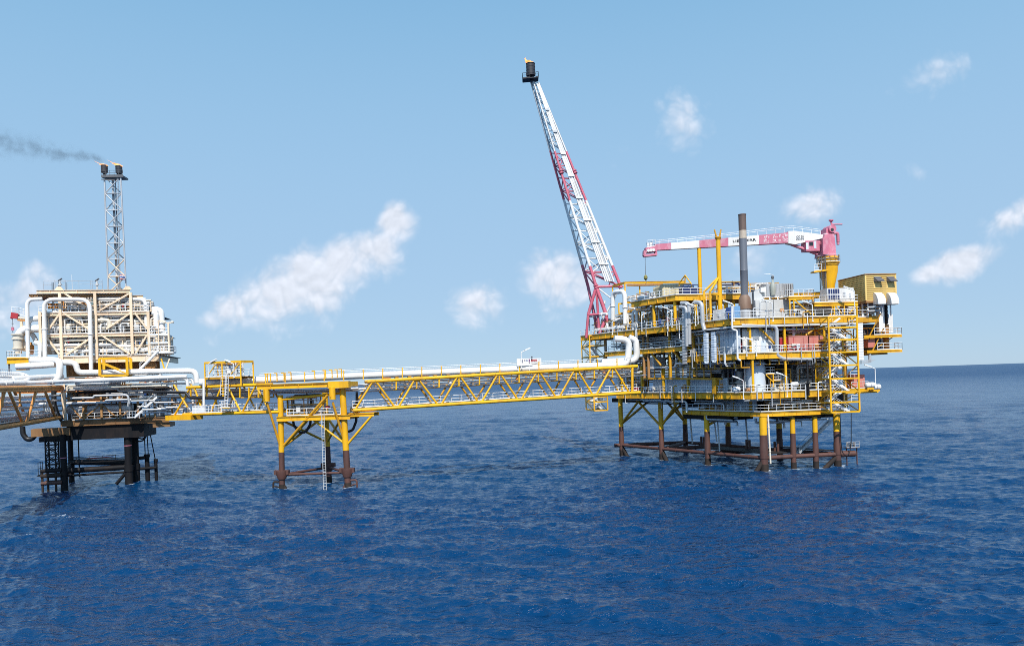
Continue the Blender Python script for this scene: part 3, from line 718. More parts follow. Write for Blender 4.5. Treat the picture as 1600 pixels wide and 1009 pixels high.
for px in (1178, 1199):
    q = FP.at(px, -.1) + nF * .09; bb = B(); bb.foot(q, tF, 1.1, .05, MID['z'] + 2.3, MID['z'] + 3.0)
    for i in range(5): bb.foot(q + nF * .04, tF, 1.1, .03, MID['z'] + 2.35 + i * .13, MID['z'] + 2.41 + i * .13)
    obj('vent_grille', bb, GRY, RP)
cladding(FP, 1219, 1296, MID['z'], UPP['z'] - 2.2, 3.2, WGY)
for a, c in ((1020, 1034), (1041, 1073), (1079, 1113), (1120, 1136)): cladding(LP, a, c, CEL['z'], LP.sh(-1)(a, 591).z, -1.0, CLB)
cladding(LP, 1110, 1180, LOW['z'], CEL['z'] - 1.1, 1.5, CLB); cladding(FP, 1195, 1290, LOW['z'], CEL['z'] - 1.1, 3.5, BRN)
cladding(FP, 1232, 1296, CEL['z'], MID['z'] - 3, 6.5, WGY)
bb = B(); bb.beam(LP.sh(-2.5)(1005, 591), LP.sh(-2.5)(1118, 592), .4, .35); bb.beam(LP.sh(-2.5)(1118, 592), LP.sh(-2.5)(1128, 592), .4, .35); obj('pipe_rack_beam', bb, YELD, RP)
bb = B(); bb.beam(LP.sh(-2.5)(1118, 590), LP.sh(-2.5)(1118, 615), .9, .9, up=nL); obj('column', bb, YELD, RP)
# interior bulkheads closing the sight lines, near-black to paint deep shade inside each storey
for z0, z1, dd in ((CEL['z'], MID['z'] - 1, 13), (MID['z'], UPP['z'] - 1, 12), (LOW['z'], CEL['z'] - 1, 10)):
    bb = B(); p = ca.lerp(cc, .12) + tF * dd; bb.foot(p + tL, tL, 22, .3, z0, z1); obj('shade_bulkhead', bb, SOOT_SHADE, RP)
    bb = B(); p = cc + tF * 2 - nF * (dd - 1); bb.foot(p, tF, 20, .3, z0, z1); obj('shade_bulkhead', bb, SOOT_SHADE, RP)

# pipe racks on the left face
for i in range(8):
    y = 528 + i * 2.2; pl = LP.sh(-3.0 + (i % 3) * .5)
    pipe_run('long grey pipe in the stacked pipe rack below the upper deck', [pl(1002 if i % 2 else 955, y + 1.0), pl(1068 if i % 3 else 1112, y - 1.4)], rr if (rr := (.1, .14, .09, .12)[i % 4]) else .1, (PGR, WHT, GRY)[i % 3], group='rack pipes below the upper deck')
for i in range(6):
    y = 574.5 + i * 2.6; pl = LP.sh(-2.2 + (i % 2) * .5)
    pipe_run('long pale pipe in the rack over the blue grey wall', [pl(1008, y + .8), pl(1070, y + .2), pl(1126 if i < 4 else 1110, y - .4)], (.12, .15, .1)[i % 3], (PGR, WHT, GRY)[i % 3], group='rack pipes over the blue grey wall')
for k in range(10):
    px = 1012 + k * 11; pl = LP.sh(-2.75); bb = B(); bb.beam(pl(px, 573.5), pl(px, 590.5), .14, .14, up=nL); obj('rack_post', bb, YELD, RP)
pipe_run('white pipe stepping up along the top of the lower pipe rack', [LP(1006, 575, -3), LP(1055, 573.5, -3), LP(1055.5, 568, -3), LP(1072, 567, -3)], .2, WHT, R=.5)
# skids on each storey
gs = (PGR, GRY, WHT, WGY)
TPk = Pl(tb, tF); TPk.y = 455
SK = [  # label, position on face plane (plane, px, off), t, L, W, z, H, seed, palette
 ('grey valve skid on the upper deck beside the yellow column', LP, 1020, -1.5, tL, 8, 3, UPP['z'], 4.2, 1, (TEA, GRY, PGR, WHT)),
 ('pale teal manifold skid at the middle of the upper deck', LP, 1000, -2.5, tL, 6, 2.5, UPP['z'], 4.0, 2, (TEA, WHT, GRY)),
 ('white pipework skid at the far left end of the upper deck', LP, 962, -2, tL, 8, 3.5, UPP['z'], 3.4, 3, (WHT, LAG, GRY)),
 ('brown shaded skid under the top deck', LP, 1062, 2.5, tL, 6, 3, UPP['z'], 4.4, 4, (WHT, PGR, BRN)),
 ('dark pump skid behind the twin grey vents', LP, 1088, 2, tL, 6, 3, UPP['z'], 4, 5, (PGR, WHT, WGY)),
 ('grey pump skid on the mezzanine behind the white riser', LP, 960, -1.5, tL, 9, 3, zMEZ, 3, 6, gs),
 ('grey compressor skid on the mezzanine by the brown columns', LP, 1012, 0, tL, 9, 3, zMEZ, 3, 7, gs),
 ('dark manifold skid under the mezzanine', LP, 1010, -.5, tL, 8, 4, CEL['z'] + 5, 3.2, 8, (DGR, PGR, WGY)),
 ('dark filter skid under the main deck left end', LP, 1044, -1, tL, 9, 4, CEL['z'] + 4.6, 3.0, 9, (WGY, PGR, WHT)),
 ('dark cooler skid behind the blue grey wall', LP, 1080, -.5, tL, 9, 4, CEL['z'] + 3.6, 2.6, 10, (DGR, PGR, WGY)),
 ('black metering skid beside the white tank', LP, 1130, -.8, tL, 5, 3, CEL['z'], 4.5, 11, (DGR, WGY, PGR)),
 ('valve skid beside the end of the truss bridge', LP, 968, -1, tL, 8, 3, CEL['z'], 3.8, 12, (WHT, PGR, BRN)),
 ('pipework skid above the end of the truss bridge', LP, 975, -1, tL, 8, 3, CEL['z'] + 4, 3.2, 13, (WHT, PGR, BRN)),
 ('grey pump skid right of the white tank under the main deck', FP, 1203, 1.5, tF, 4, 3, CEL['z'], 3.8, 14, (TEA, GRY, DGR)),
 ('tall dark skid behind the black bellows pipe', FP, 1238, 2.5, tF, 6, 3, CEL['z'], 5.2, 15, (WGY, DGR, PGR)),
 ('shaded skid behind the stair tower on the cellar deck', FP, 1278, 2, tF, 5, 3, CEL['z'], 4.5, 16, (WHT, PGR, CRMW)),
 ('shaded skid behind the stair tower on the main deck', FP, 1292, 2, tF, 5, 3, MID['z'], 3.5, 17, (WHT, PGR, CRMW)),
 ('pipe skid tucked above the red boxes', FP, 1225, .8, tF, 7, 2, MID['z'] + 2.9, 1.6, 18, (WGY, PGR, WHT)),
 ('white manifold skid beside the turbine housing', FP, 1240, 1.6, tF, 4.5, 3, UPP['z'], 2.6, 19, (WHT, CRMW, GRY)),
 ('dark pipe skid under the ochre cabin', FP, 1316, 3.0, tF, 6, 3, UPP['z'], 1.9, 20, (WHT, WGY, PGR)),
 ('grey skid on the lowest deck under the white tank', FP, 1200, .5, tF, 8, 2, LOW['z'], 1.9, 21, (BRN, WGY, PGR)),
 ('grey skid on the lowest deck left side', LP, 1090, 1, tL, 9, 2, LOW['z'], 2.0, 22, (BRN, WGY, PGR)),
 ('dark skid just under the upper deck near the blue grey wall', LP, 1098, -3.2, tL, 6, 2, MID['z'] + 2.6, 2.2, 23, (DGR, PGR, CLB)),
 ('white pump skid on the top deck behind the beige container', LP, 998, -3, tL, 4, 3, zTOP, 1.8, 24, (WHT, LAG, GRY)),
 ('navy and white skid on the top deck near the exhaust stack', TPk, 1124, 3, tF, 6, 3, zTOP, 2.6, 25, (NVY, WHT, GRY)),
 ('white and blue skid on the top deck right of the exhaust stack', TPk, 1172, 3, tF, 6, 3, zTOP, 2.2, 26, (NVY, WHT, CRMW)),
 ('grey skid under the yellow service platform', FP, 1252, 3.5, tF, 4, 3, UPP['z'], 2.8, 27, (DGR, WHT, GRY)),
 ('grey pipe bank left on the main deck beside the blue grey wall', LP, 1082, -3.6, tL, 7, 2.4, MID['z'], 3.6, 28, (CLB, PGR, GRY)),
]
for (lb, pl, px, off, t, L_, W, z, H, sd, pal) in SK:
    skid(lb, Z(pl.at(px, off), z), t, L_, W, H, sd, pal, YELD if sd not in (10, 11, 15) else DGR, group='process skids on the yellow platform', dense=1.9)

# small fittings along the deck edges: conduits crossing the edge beams, cable trays under the decks, junction boxes on the rails
rn = random.Random(77)
for k in range(46):
    lv = (UPP, MID, CEL, CEL, UPP, MID)[k % 6]; left = rn.random() < .62; pl = lv['l' if left else 'f']
    px = rn.uniform(960 if lv is not MID else 1076, 1150) if left else rn.uniform(1165, 1285); q = pl.at(px) + pl.n * .12; z0 = lv['z'] - rn.uniform(.8, 2.6); z1 = lv['z'] + rn.uniform(.3, 1.6)
    pts = [Z(q, z0), Z(q, z1)]
    if k % 2: pts = [Z(q - pl.n * 1.2, z0), Z(q, z0), Z(q, z1)]
    if k % 3 == 0: pts.append(Z(q + pl.t * rn.uniform(.6, 2.0), z1))
    pipe_run('thin conduit clipped across a deck edge of the yellow platform', pts, rn.choice((.06, .08, .1)), rn.choice((WHT, WGY, GRY, YELD)), group='thin conduits on the deck edges', n=6)
for k in range(40):
    lv = (UPP, MID, CEL, LOW)[k % 4]; left = rn.random() < .6; pl = lv['l' if left else 'f']; off = rn.uniform(.3, 3.5)
    x0 = rn.uniform(950 if lv in (UPP, CEL) else 1080, 1110) if left else rn.uniform(1160, 1230); x1 = min(x0 + rn.uniform(25, 90), 1150 if left else 1292); z = lv['z'] - rn.uniform(1.15, 2.1)
    a, c = pl.at(x0, off), pl.at(x1, off); pts = [Z(a, z), Z(c, z)]
    if k % 2: pts = [Z(a, z + .8)] + pts
    if k % 3 == 0: pts.append(Z(c, z - rn.uniform(.8, 2.2)))
    pipe_run('pipe slung level just under a deck of the yellow platform', pts, rn.choice((.08, .12, .16, .22)), rn.choice((PGR, WHT, GRY, WGY)), group='pipes slung under the decks', flanges=4)
for k in range(30):
    lv = (UPP, MID, CEL)[k % 3]; left = rn.random() < .6; pl = lv['l' if left else 'f']
    px = rn.uniform(960 if lv is not MID else 1080, 1140) if left else rn.uniform(1170, 1280); q = pl.at(px, .25); b = B(); w, h, z = rn.uniform(.35, .7), rn.uniform(.4, .8), lv['z'] + rn.uniform(.5, 1.0)
    b.foot(q, pl.t, w, .25, z, z + h); b.foot(q + pl.t * w * .4, pl.t, w * .2, .1, lv['z'], z - .003); b.foot(q + pl.t * .04 + pl.n * .03, pl.t, w - .08, .03, z + .04, z + h - .04)
    solo('junction_box', b, rn.choice((WHT, WGY, CRMW, RED, BLU, ORG)), 'small junction box on a post at a deck rail of the yellow platform', 'box', 'junction boxes at the deck rails')
for k in range(34):
    lv, top_ = ((CEL, MID), (MID, UPP), (UPP, None))[k % 3]; left = rn.random() < .7; pl = lv['l' if left else 'f']; off = rn.uniform(1.0, 5.5)
    px = rn.uniform(955 if lv is not MID else 1010, 1140) if left else rn.uniform(1160, 1285); q = pl.at(px, off); z1 = (top_['z'] - 1.1) if top_ else lv['z'] + rn.uniform(1.6, 4.0)
    pts = [Z(q, lv['z']), Z(q, z1)] if top_ else [Z(q, lv['z']), Z(q, z1), Z(q + pl.t * 1.2, z1), Z(q + pl.t * 1.2, lv['z'] + .6)]
    pipe_run('upright pale pipe standing among the deck equipment of the yellow platform', pts, rn.choice((.1, .14, .2, .27)), rn.choice((WHT, WGY, PGR, LAG, CRMW)), group='upright pipes on the decks', flanges=3)
# ------------------------------------------------------------------ equipment on the right-hand platform
def S(name, label, cat, loc, group=None): return thing(name, label, cat, loc, group)
zU, zM, zC = UPP['z'], MID['z'], CEL['z']
TP = Pl(tb, tF); TP.y = 455                        # front edge line of the top deck
# exhaust stack
pE = FP.at(1167.5, 4.0); ztop = Pl(pE, tF)(1162, 335).z
s = S('exhaust_stack', 'tall dark exhaust stack with a scorched brown upper end and a flared base', 'chimney', Z(pE, zU))
k = 133.5 / FPX
barrel(s, Z(pE, zU), UP, [(0, 1.1), (1.9, 1.1), (1.92, 1.0), (2.0, 1.0)], GRY, 'plinth')
barrel(s, Z(pE, zU + 2.0), UP, [(0, 1.15), (1.9, 1.05), (2.5, .78)], RST, 'flared_base')
zt = zU + 4.5; hs = ztop - zt
barrel(s, Z(pE, zt), UP, [(0, .66), (hs * .30, .66), (hs * .305, .7), (hs * .315, .66), (hs * .70, .66)], mat('blued_steel_stack', (0.15, 0.16, 0.185), .42, dirt=(.12, .07, .05), amount=.4, streak=.12), 'shaft')
barrel(s, Z(pE, zt + hs * .70), UP, [(0, .69), (.12, .69), (.13, .665), (hs * .1, .665)], mat('bleached_stack_band', (.55, .48, .38), .6, dirt=(.3, .15, .08), amount=.6), 'heat_band')
barrel(s, Z(pE, zt + hs * .8 + .005), UP, [(0, .665), (hs * .19, .665), (hs * .19 + .02, .72), (hs * .2, .72), (hs * .2, .5)], mat('scorched_stack_end', (.15, .10, .08), .65, dirt=(.07, .05, .045), amount=.7, streak=.2), 'scorched_end')
# turbine enclosure: two pale boxes, duct elbow, grey intake above
o0 = FP.at(1184, 2.5)
s = S('turbine_enclosure', 'pale grey turbine housing of two boxed halves with latched panels behind the white rail', 'turbine housing', Z(o0, zU))
wE = (FP.at(1237, 2.5) - o0).length; zE = FP(1210, 468, 2.5).z
for a, c in ((0, .52), (.535, 1)):
    b = B(); b.foot(o0 + tF * (wE * a), tF, wE * (c - a), 3.2, zU + .25, zE)
    for i in range(3): b.foot(o0 + tF * (wE * (a + (c - a) * (i + .5) / 3) - .04) + nF * .02, tF, .08, .06, zU + .35, zE - .12)
    b.foot(o0 + tF * (wE * a + .1) + nF * .03, tF, wE * (c - a) - .2, .05, (zU + zE) / 2 - .04, (zU + zE) / 2 + .04)
    obj('housing', b, WGY, s)
for i in range(5):
    b = B(); q = o0 + tF * (wE * (.08 + .2 * i)) + nF * .06; b.foot(q, tF, .35, .06, zU + 1.5, zU + 1.62); obj('latch', b, DGR, s)
b = B(); b.foot(o0 + tF * .2, tF, wE - .4, 3.0, zU, zU + .25); obj('skid_base', b, BRN, s)
q0, q1 = FP(1175, 455, 3), FP(1190, 455, 3); b = B(); zz = zE
prof = [(0, 0)] + [(math.cos(a) * 1.75, math.sin(a) * 1.75) for a in [i * math.pi / 16 for i in range(9)]]
b.slab([q0 + tF * .35 + tF * x + UP * (zz - q0.z - .1 + y) for x, y in prof], -nF * 1.9); obj('duct_elbow', b, WGY, s)
b = B(); b.foot(FP.at(1174, 3.0) - nF * .3, tF, .75, 1.6, zE - .6, zE + 1.5); obj('duct_side', b, GRY, s)
# intake filter house above on a rack
z0, z1 = FP(1210, 463, 4).z, FP(1210, 443, 4).z
a0 = FP.at(1203, 4.0); s = S('air_intake_unit', 'grey ribbed air intake duct raised on a frame above the turbine housing', 'air intake', Z(a0, zE))
wi = (FP.at(1244, 4.0) - a0).length
b = B(); ribbed(b, a0, tF, wi, 2.8, z0, z1, .5, .08); obj('filter_house', b, GRY, s)
b = B()
for i in range(5): b.foot(a0 + tF * (wi * .62 + i * .42) + nF * .1, tF, .16, .1, z0 + .2, z1 - .15)
obj('louvre_panel', b, DGR, s)
b = B(); q = FP.at(1180, 4.3); b.hexa([Z(q, z0 + .2), Z(q + tF * 2.6, z0 + .1), Z(q + tF * 2.6 - nF * 2.4, z0 + .1), Z(q - nF * 2.4, z0 + .2), Z(q, z0 + .5), Z(q + tF * 2.6, z1 - .4), Z(q + tF * 2.6 - nF * 2.4, z1 - .4), Z(q - nF * 2.4, z0 + .5)]); obj('inlet_hood', b, WGY, s)
b = B(); b.foot(FP.at(1193, 3.7), tF, .95, .5, z1 - 1.5, z1 - .75); obj('control_box', b, WHT, s)
b = B()
for i in range(6):
    q = a0 + tF * (-2.6 + i * 1.5); b.beam(Z(q, zE - .02), Z(q, z0), .12, .12); b.beam(Z(q, zE + .1), Z(q + tF * .75, z0), .08, .08)
b.beam(Z(a0 - tF * 2.7, z0 - .1), Z(a0 + tF * wi, z0 - .1), .16, .18); obj('support_frame', b, WHT, s)
# fire monitor mast
q = FP.at(1212, 3.6); zq = z0 + .2; s = S('fire_monitor', 'grey green fire water monitor with a thin white nozzle above the intake duct', 'water cannon', Z(q, zq))
barrel(s, Z(q, zq), UP, [(0, .4), (.2, .4), (.5, .46), (1.9, .46), (2.3, .2), (2.9, .15)], mat('grey_green_casing', (.36, .38, .33), .5), 'column')
barrel(s, Z(q, zq + 2.9), UP, [(0, .22), (.25, .26), (.5, .2)], DGR, 'swivel'); b = B(); b.path([Z(q, zq + 3.3), Z(q + tF * .3, zq + 3.45), Z(q - tF * .5, zq + 3.75), Z(q - tF * 1.6, zq + 3.7)], .07, 6, r2=.05); obj('nozzle', b, WHT, s)
# yellow service platform beside it
q0, q1 = FP.at(1236, .5), FP.at(1275.5, .5); zs = FP(1255, 463, .5).z
s = S('service_platform', 'small yellow raised platform with white railings between the turbine housing and the crane', 'platform', Z(q0, zU)); W2 = (q1 - q0).length
b = B(); b.foot(q0, tF, W2, 3, zs - .08, zs); b.ibeam(Z(q0, zs - .35), Z(q1, zs - .35), .25, .5); obj('deck', b, YEL, s)
b = B(); rail(b, [Z(q0 - nF * 3, zs), Z(q0, zs), Z(q1, zs), Z(q1 - nF * 3, zs)], 1.2, 1.0); obj('guard_rail', b, RAILW, s)
for f in (.04, .2, .96):
    b = B(); b.beam(Z(q0.lerp(q1, f), zU), Z(q0.lerp(q1, f), zs - .6), .2, .2); obj('leg', b, YEL, s)
b = B(); b.beam(Z(q0.lerp(q1, .2) + nF * .1, zs - .5), Z(q0.lerp(q1, .85) + nF * .1, zU + .6), .16, .2); obj('brace', b, YEL, s)
# white tank with domed end
q = FP.at(1284, 2.5); s = S('dome_tank', 'white dome ended tank lying under the service platform by the stair tower', 'tank', Z(q, zU))
barrel(s, Z(q, zU + 1.6), tF, dome(3.0, 1.15), CRMW, 'shell'); b = B(); b.foot(q - tF * 1.2 + nF * .6, tF, .3, 1.2, zU, zU + .8); b.foot(q + tF * .9 + nF * .6, tF, .3, 1.2, zU, zU + .8); obj('saddle', b, WGY, s)
# pedestal crane
DCR = 146.0
CP = Pl(atD(1295, 440, DCR), (1, 0.02))
pc = CP(1295, 440); zb0 = zU
s = S('pedestal_crane', 'pink and white pedestal crane with a long level box boom on a flared yellow column', 'crane', Z(pc, zb0))
zc1 = CP(1295, 448).z; zc2 = CP(1296, 415).z; zc3 = CP(1296, 402).z
rx = lambda w: w * DCR / FPX
barrel(s, Z(pc, zb0), UP, [(0, rx(8)), (zc1 - zb0, rx(8.6)), (zc2 - zb0 - 1.2, rx(13.6)), (zc2 - zb0, rx(14.2)), (zc2 - zb0 + .02, rx(15.4)), (zc2 - zb0 + .5, rx(15.4)), (zc2 - zb0 + .52, rx(14.0)), (zc3 - zb0 - .3, rx(14.0)), (zc3 - zb0 - .28, rx(16)), (zc3 - zb0, rx(16))], YEL, 'pedestal')
b = B(); ring = [Z(pc + V((math.cos(a), math.sin(a), 0)) * rx(17), zc2 + .5) for a in [i * math.pi / 7 for i in range(15)]]; rail(b, ring, 1.3, 1.4); obj('guard_rail', b, RAILW, s)
b = B(); n_ = 14; b.lathe(Z(pc, zc2 + .42), UP, [(0, rx(17.5)), (.08, rx(17.5))], 18); obj('walkway', b, YEL, s)
# service walkway on the left of the pedestal
q0, q1 = CP(1264, 427), CP(1286, 424); b = B(); b.beam(q0 + nF * 1.2, q1 + nF * 1.2, 1.6, .3); obj('landing', b, YEL, s); b = B(); rail(b, [q0 + nF * 2 + UP * .15, q0.lerp(q1, .5) + nF * 2 + UP * .15], 1.2, .8); obj('guard_rail', b, RAILW, s)
b = B(); g0, g1 = CP(1280, 455) + nF * 1.5, CP(1275.5, 404) + nF * 1.5
for k_ in (-.42, .42):
    for m_ in (-.3, .3): b.beam(Z(g0 + tF * k_ + nF * m_, zU + 1), Z(g0 + tF * k_ + nF * m_, g1.z), .13, .13)
for i in range(30): z = zU + 1 + i * (g1.z - zU - 1) / 30; b.beam(Z(g0 - tF * .42 + nF * .3, z), Z(g0 + tF * .42 + nF * .3, z), .08, .1)
obj('caged_ladder', b, DGR, s)
# slewing house
zh0, zh1 = zc3, CP(1296, 352).z
b = B(); h0 = CP.at(1285); L_ = rx(22)
b.hexa([Z(h0 + nF * 1.6, zh0), Z(h0 + tF * L_ + nF * 1.6, zh0), Z(h0 + tF * L_ - nF * 1.6, zh0), Z(h0 - nF * 1.6, zh0), Z(h0 + tF * rx(5) + nF * 1.3, CP(1296, 367).z), Z(h0 + tF * rx(21) + nF * 1.3, CP(1296, 367).z), Z(h0 + tF * rx(21) - nF * 1.3, CP(1296, 367).z), Z(h0 + tF * rx(5) - nF * 1.3, CP(1296, 367).z)])
b.foot(h0 + tF * rx(9) + nF * 1.0, tF, rx(8), 2.0, CP(1296, 367).z, CP(1296, 358).z)
b.foot(h0 - tF * rx(1) + nF * 1.9, tF, rx(10), .5, zh0 + .3, CP(1296, 374).z)
obj('slewing_house', b, PNK, s)
barrel(s, CP(1296, 359) + nF * 1.2, -nF, [(0, rx(6)), (2.4, rx(6))], PNK, 'winch_drum'); barrel(s, CP(1295, 361) + nF * 1.25, -nF, [(0, rx(2.6)), (.06, rx(2.6))], SOOT_SHADE, 'drum_hub')
b = B(); c0 = CP.at(1262) + nF * .9; zk0, zk1 = CP(1270, 393).z, CP(1270, 377).z; Lc = rx(24)
b.foot(c0, tF, Lc, 1.9, zk0, zk1); obj('cab', b, PNK, s)
for f0, f1, u0, u1 in ((.0, .16, .15, .8), (.55, .7, .25, .95), (.22, .48, .5, .88)):
    b = B(); b.foot(c0 + tF * (Lc * f0) + nF * .03, tF, Lc * (f1 - f0), .06, zk0 + (zk1 - zk0) * u0, zk0 + (zk1 - zk0) * u1); obj('cab_window', b, GLS if f0 == .22 else CLB, s)
b = B(); b.path(bend([CP(1303, 365), CP(1309, 364), CP(1309.5, 378)], .8), rx(2.4), 10); b.tube(CP(1309.3, 376) , CP(1309.5, 382.5), rx(2.1), n=10); obj('ballast_housing', b, PNK, s)
b = B(); b.tube(CP(1301, 362), CP(1298.5, 345), .16, n=6); b.lathe(CP(1298.5, 345), UP, [(-.2, .2), (0, .45), (.18, .45)], 8); b.tube(CP(1300, 350.5), CP(1316, 350.5), .12, n=6); b.beam(CP(1300.5, 372), CP(1300.5, 352), .35, .3); obj('mast', b, PNK, s)
# boom: tapered box in painted bands
def bx(px0, t0, b0, px1, t1, b1, m, name='boom_section', hw=.62, hw1=None):
    hw1 = hw1 or hw; b = B(); p = [CP(px0, b0), CP(px1, b1), CP(px1, b1), CP(px0, b0), CP(px0, t0), CP(px1, t1), CP(px1, t1), CP(px0, t0)]
    o = [nF * hw, nF * hw1, -nF * hw1, -nF * hw] * 2; b.hexa([q + w for q, w in zip(p, o)]); return obj(name, b, m, s)
top = lambda x: 382.4 - (x - 1022) * (382.4 - 364.3) / (1229 - 1022)
bot = lambda x: 391.6 - (x - 1022) * (391.6 - 380.2) / (1229 - 1022)
for x0, x1, m in ((1022, 1047, PNK), (1047, 1091, WHT), (1091, 1136, PNK), (1136, 1184, WHT), (1184, 1229, PNK)): bx(x0, top(x0), bot(x0), x1 - .12, top(x1), bot(x1), m)
bx(1229, 362.4, 381, 1239, 361.8, 383, WHT, hw=.72); bx(1239.1, 361.8, 383, 1284, 367.6, 373, WHT, hw=.72, hw1=.6)
b = B(); b.tube(CP(1236, 381.5), CP(1277, 397.5), rx(2.1), n=10); b.tube(CP(1236, 381.5) , CP(1254, 388.4), rx(2.6), n=10); obj('luffing_cylinder', b, PNK, s)
b = B(); pin = CP(1287, 369.5); b.tube(pin + nF * 1.0, pin - nF * 1.0, .45, n=10); obj('boom_pivot', b, WHT, s)
# boom-top handrails / hydraulic lines
b = B()
for dy in (-4.5, -7.2):
    pts = [CP(1024, top(1024) + dy + 1), CP(1120, top(1120) + dy), CP(1229, 361 + dy), CP(1240, 360.5 + dy), CP(1281, 366 + dy)]
    b.path(pts, .045, 5)
for x in range(1030, 1285, 14):
    y = top(x) if x < 1229 else 361.5 + (x - 1229) * .1; b.tube(CP(x, y), CP(x, y - 7), .035, n=5)
obj('boom_rail', b, RAILW, s)
# boom head
b = B(); b.beam(CP(1008, 392), CP(1024, 389.5), 1.5, rx(8)); b.beam(CP(1005.5, 400), CP(1026, 398), 1.3, rx(3.2)); b.beam(CP(1007, 392), CP(1006.5, 400), 1.2, .5); b.beam(CP(1024, 390), CP(1024.5, 399), 1.2, .4); obj('boom_head', b, PNK, s)
b = B(); rail(b, [CP(1010, 387.5) + nF * .6, CP(1023, 386) + nF * .6], 1.3, .5, .04); b.beam(CP(1011, 383), CP(1020, 381.5), .6, .9); obj('head_basket', b, RAILW, s)
for i in range(3): barrel(s, CP(1011 + i * 4, 392.5 - i * .4) + nF * .8, nF, [(0, .28), (.08, .28)], WHT, 'sheave')
# lettering on the boom
def text(body, pc0, pc1, size, m, parent, off, ext=.004, name='lettering', pl=CP):
    cu = bpy.data.curves.new(name, 'FONT'); cu.body = body; cu.size = size; cu.extrude = ext; cu.resolution_u = 2
    o = bpy.data.objects.new(name, cu); COL.objects.link(o); a, c = pl(*pc0) + nF * off, pl(*pc1) + nF * off
    x = (c - a); Lx = x.length; x.normalize(); n = nF.copy(); n = (n - x * n.dot(x)).normalized(); y = n.cross(x)
    bpy.context.view_layer.update(); k_ = Lx / max(o.dimensions.x, .01)
    cu.size = size; M = Matrix(((x.x * k_, y.x, n.x, a.x), (x.y * k_, y.y, n.y, a.y), (x.z * k_, y.z, n.z, a.z), (0, 0, 0, 1)))
    if parent:
        o.parent = parent; a2 = a - ORIG[parent.name]; M[0][3], M[1][3], M[2][3] = a2.x, a2.y, a2.z
    o.matrix_local = M; cu.materials.append(m); cu.offset = size * .018
    bpy.context.view_layer.update(); me = bpy.data.meshes.new_from_object(o.evaluated_get(bpy.context.evaluated_depsgraph_get()))
    mo = bpy.data.objects.new(name, me); COL.objects.link(mo); mo.parent = o.parent; mo.matrix_local = o.matrix_local; bpy.data.objects.remove(o)
    ORIG[mo.name] = a; return mo
BKT = mat('black_lettering', (.01, .01, .012), .5, amount=.1); WHF = mat('worn_white_paint', (.78, .74, .74), .6, dirt=(.6, .3, .32), amount=.5, scale=3)
text('LIEBHERR', (1142.5, 379.8), (1178.5, 377.2), 0.62, BKT, s, .66)
text('CC 25', (1241, 372.6), (1252.5, 371.8), .5, DGR, s, .77); text('CC EN', (1241, 376.6), (1252.5, 375.6), .5, DGR, s, .77)
rn = random.Random(4); b = B()
for (x0, x1) in ((1191, 1199), (1205, 1216.5), (1219.5, 1227)):
    for row in range(2):
        for i in range(int((x1 - x0) * 1.5)):
            x = rn.uniform(x0, x1); y = (top(x) + 2.2 + row * 7) + rn.uniform(0, 4.6); w, h = rn.uniform(.5, 2.4), rn.uniform(.35, .9)
            if rn.random() < .4: w, h = h, w * 1.4
            q = CP(x, y) + nF * .63; b.slab([q, q + tF * rx(w), q + tF * rx(w) + UP * rx(h), q + UP * rx(h)], nF * .012 + nF * .002 * (i % 5))
obj('worn_lettering', b, WHF, s)
b = B(); b.tube(CP(1008, 400), CP(1008.5, 431), .05, n=5); obj('hoist_wire', b, DGR, s)
b = B(); q = CP(1008.8, 432); b.lathe(q, UP, [(-.7, .12), (-.4, .36), (0, .36), (.3, .12)], 10); b.path([q - UP * .7, q - UP * 1.1 + tF * .15, q - UP * 1.4, q - UP * 1.2 - tF * .18], .07, 6); obj('hook_block', b, mat('olive_hook_block', (.25, .22, .06), .5), s)
# boom rest and tall yellow post
q = CP(1092.5, 420); b = B(); p = V((q.x, q.y, 0)) + nF * .2; b.tube(Z(p, zTOP), Z(p, CP(1092, 388).z), .36, n=10); b.lathe(Z(p, CP(1092, 388).z), UP, [(0, .36), (.8, .2)], 10)
solo('boom_rest_post', b, YEL, 'plain round yellow post standing under the crane boom', 'post')
D2 = 141; q = atD(1124, 440, D2); PP = Pl(q, (1, 0)); p = V((q.x, q.y, 0))
s = S('boom_cradle', 'tall yellow post with a forked top, braced by a lower yellow frame before the crane', 'post', Z(p, zU))
b = B(); b.tube(Z(p, zU), Z(p, PP(1123, 374).z), .42, n=12); obj('post', b, YEL, s)
b = B(); f0 = Z(p, PP(1123, 371).z); b.lathe(f0 - UP * .5, UP, [(0, .42), (.5, .62), (.62, .5)], 10)
for sg in (-1, 1): b.tube(f0 + UP * .05 + tF * .3 * sg, f0 + tF * .62 * sg + UP * 1.45, .18, .12, n=7)
obj('fork', b, YELD, s)
for px, off in ((1104, 0), (1113.5, -2.4)):
    a = PP.at(px, off); b = B(); b.beam(Z(a, zU), Z(a, PP(px, 456, off).z), .36, .36); obj('frame_post', b, YEL, s)
    b = B(); b.tube(Z(a, PP(px, 456, off).z), Z(p, PP(1123, 432).z), .2, n=8); obj('brace', b, YEL, s)
    b = B(); b.beam(Z(a, PP(px, 459, off).z), Z(p, PP(px, 459, off).z), .22, .26); obj('tie_beam', b, YEL, s)
b = B(); a = PP.at(1109.5, -1.0); ladder(b, Z(a, zU), Z(a, PP(1109, 458, -1).z), tF, .55); obj('ladder', b, RAILW, s)
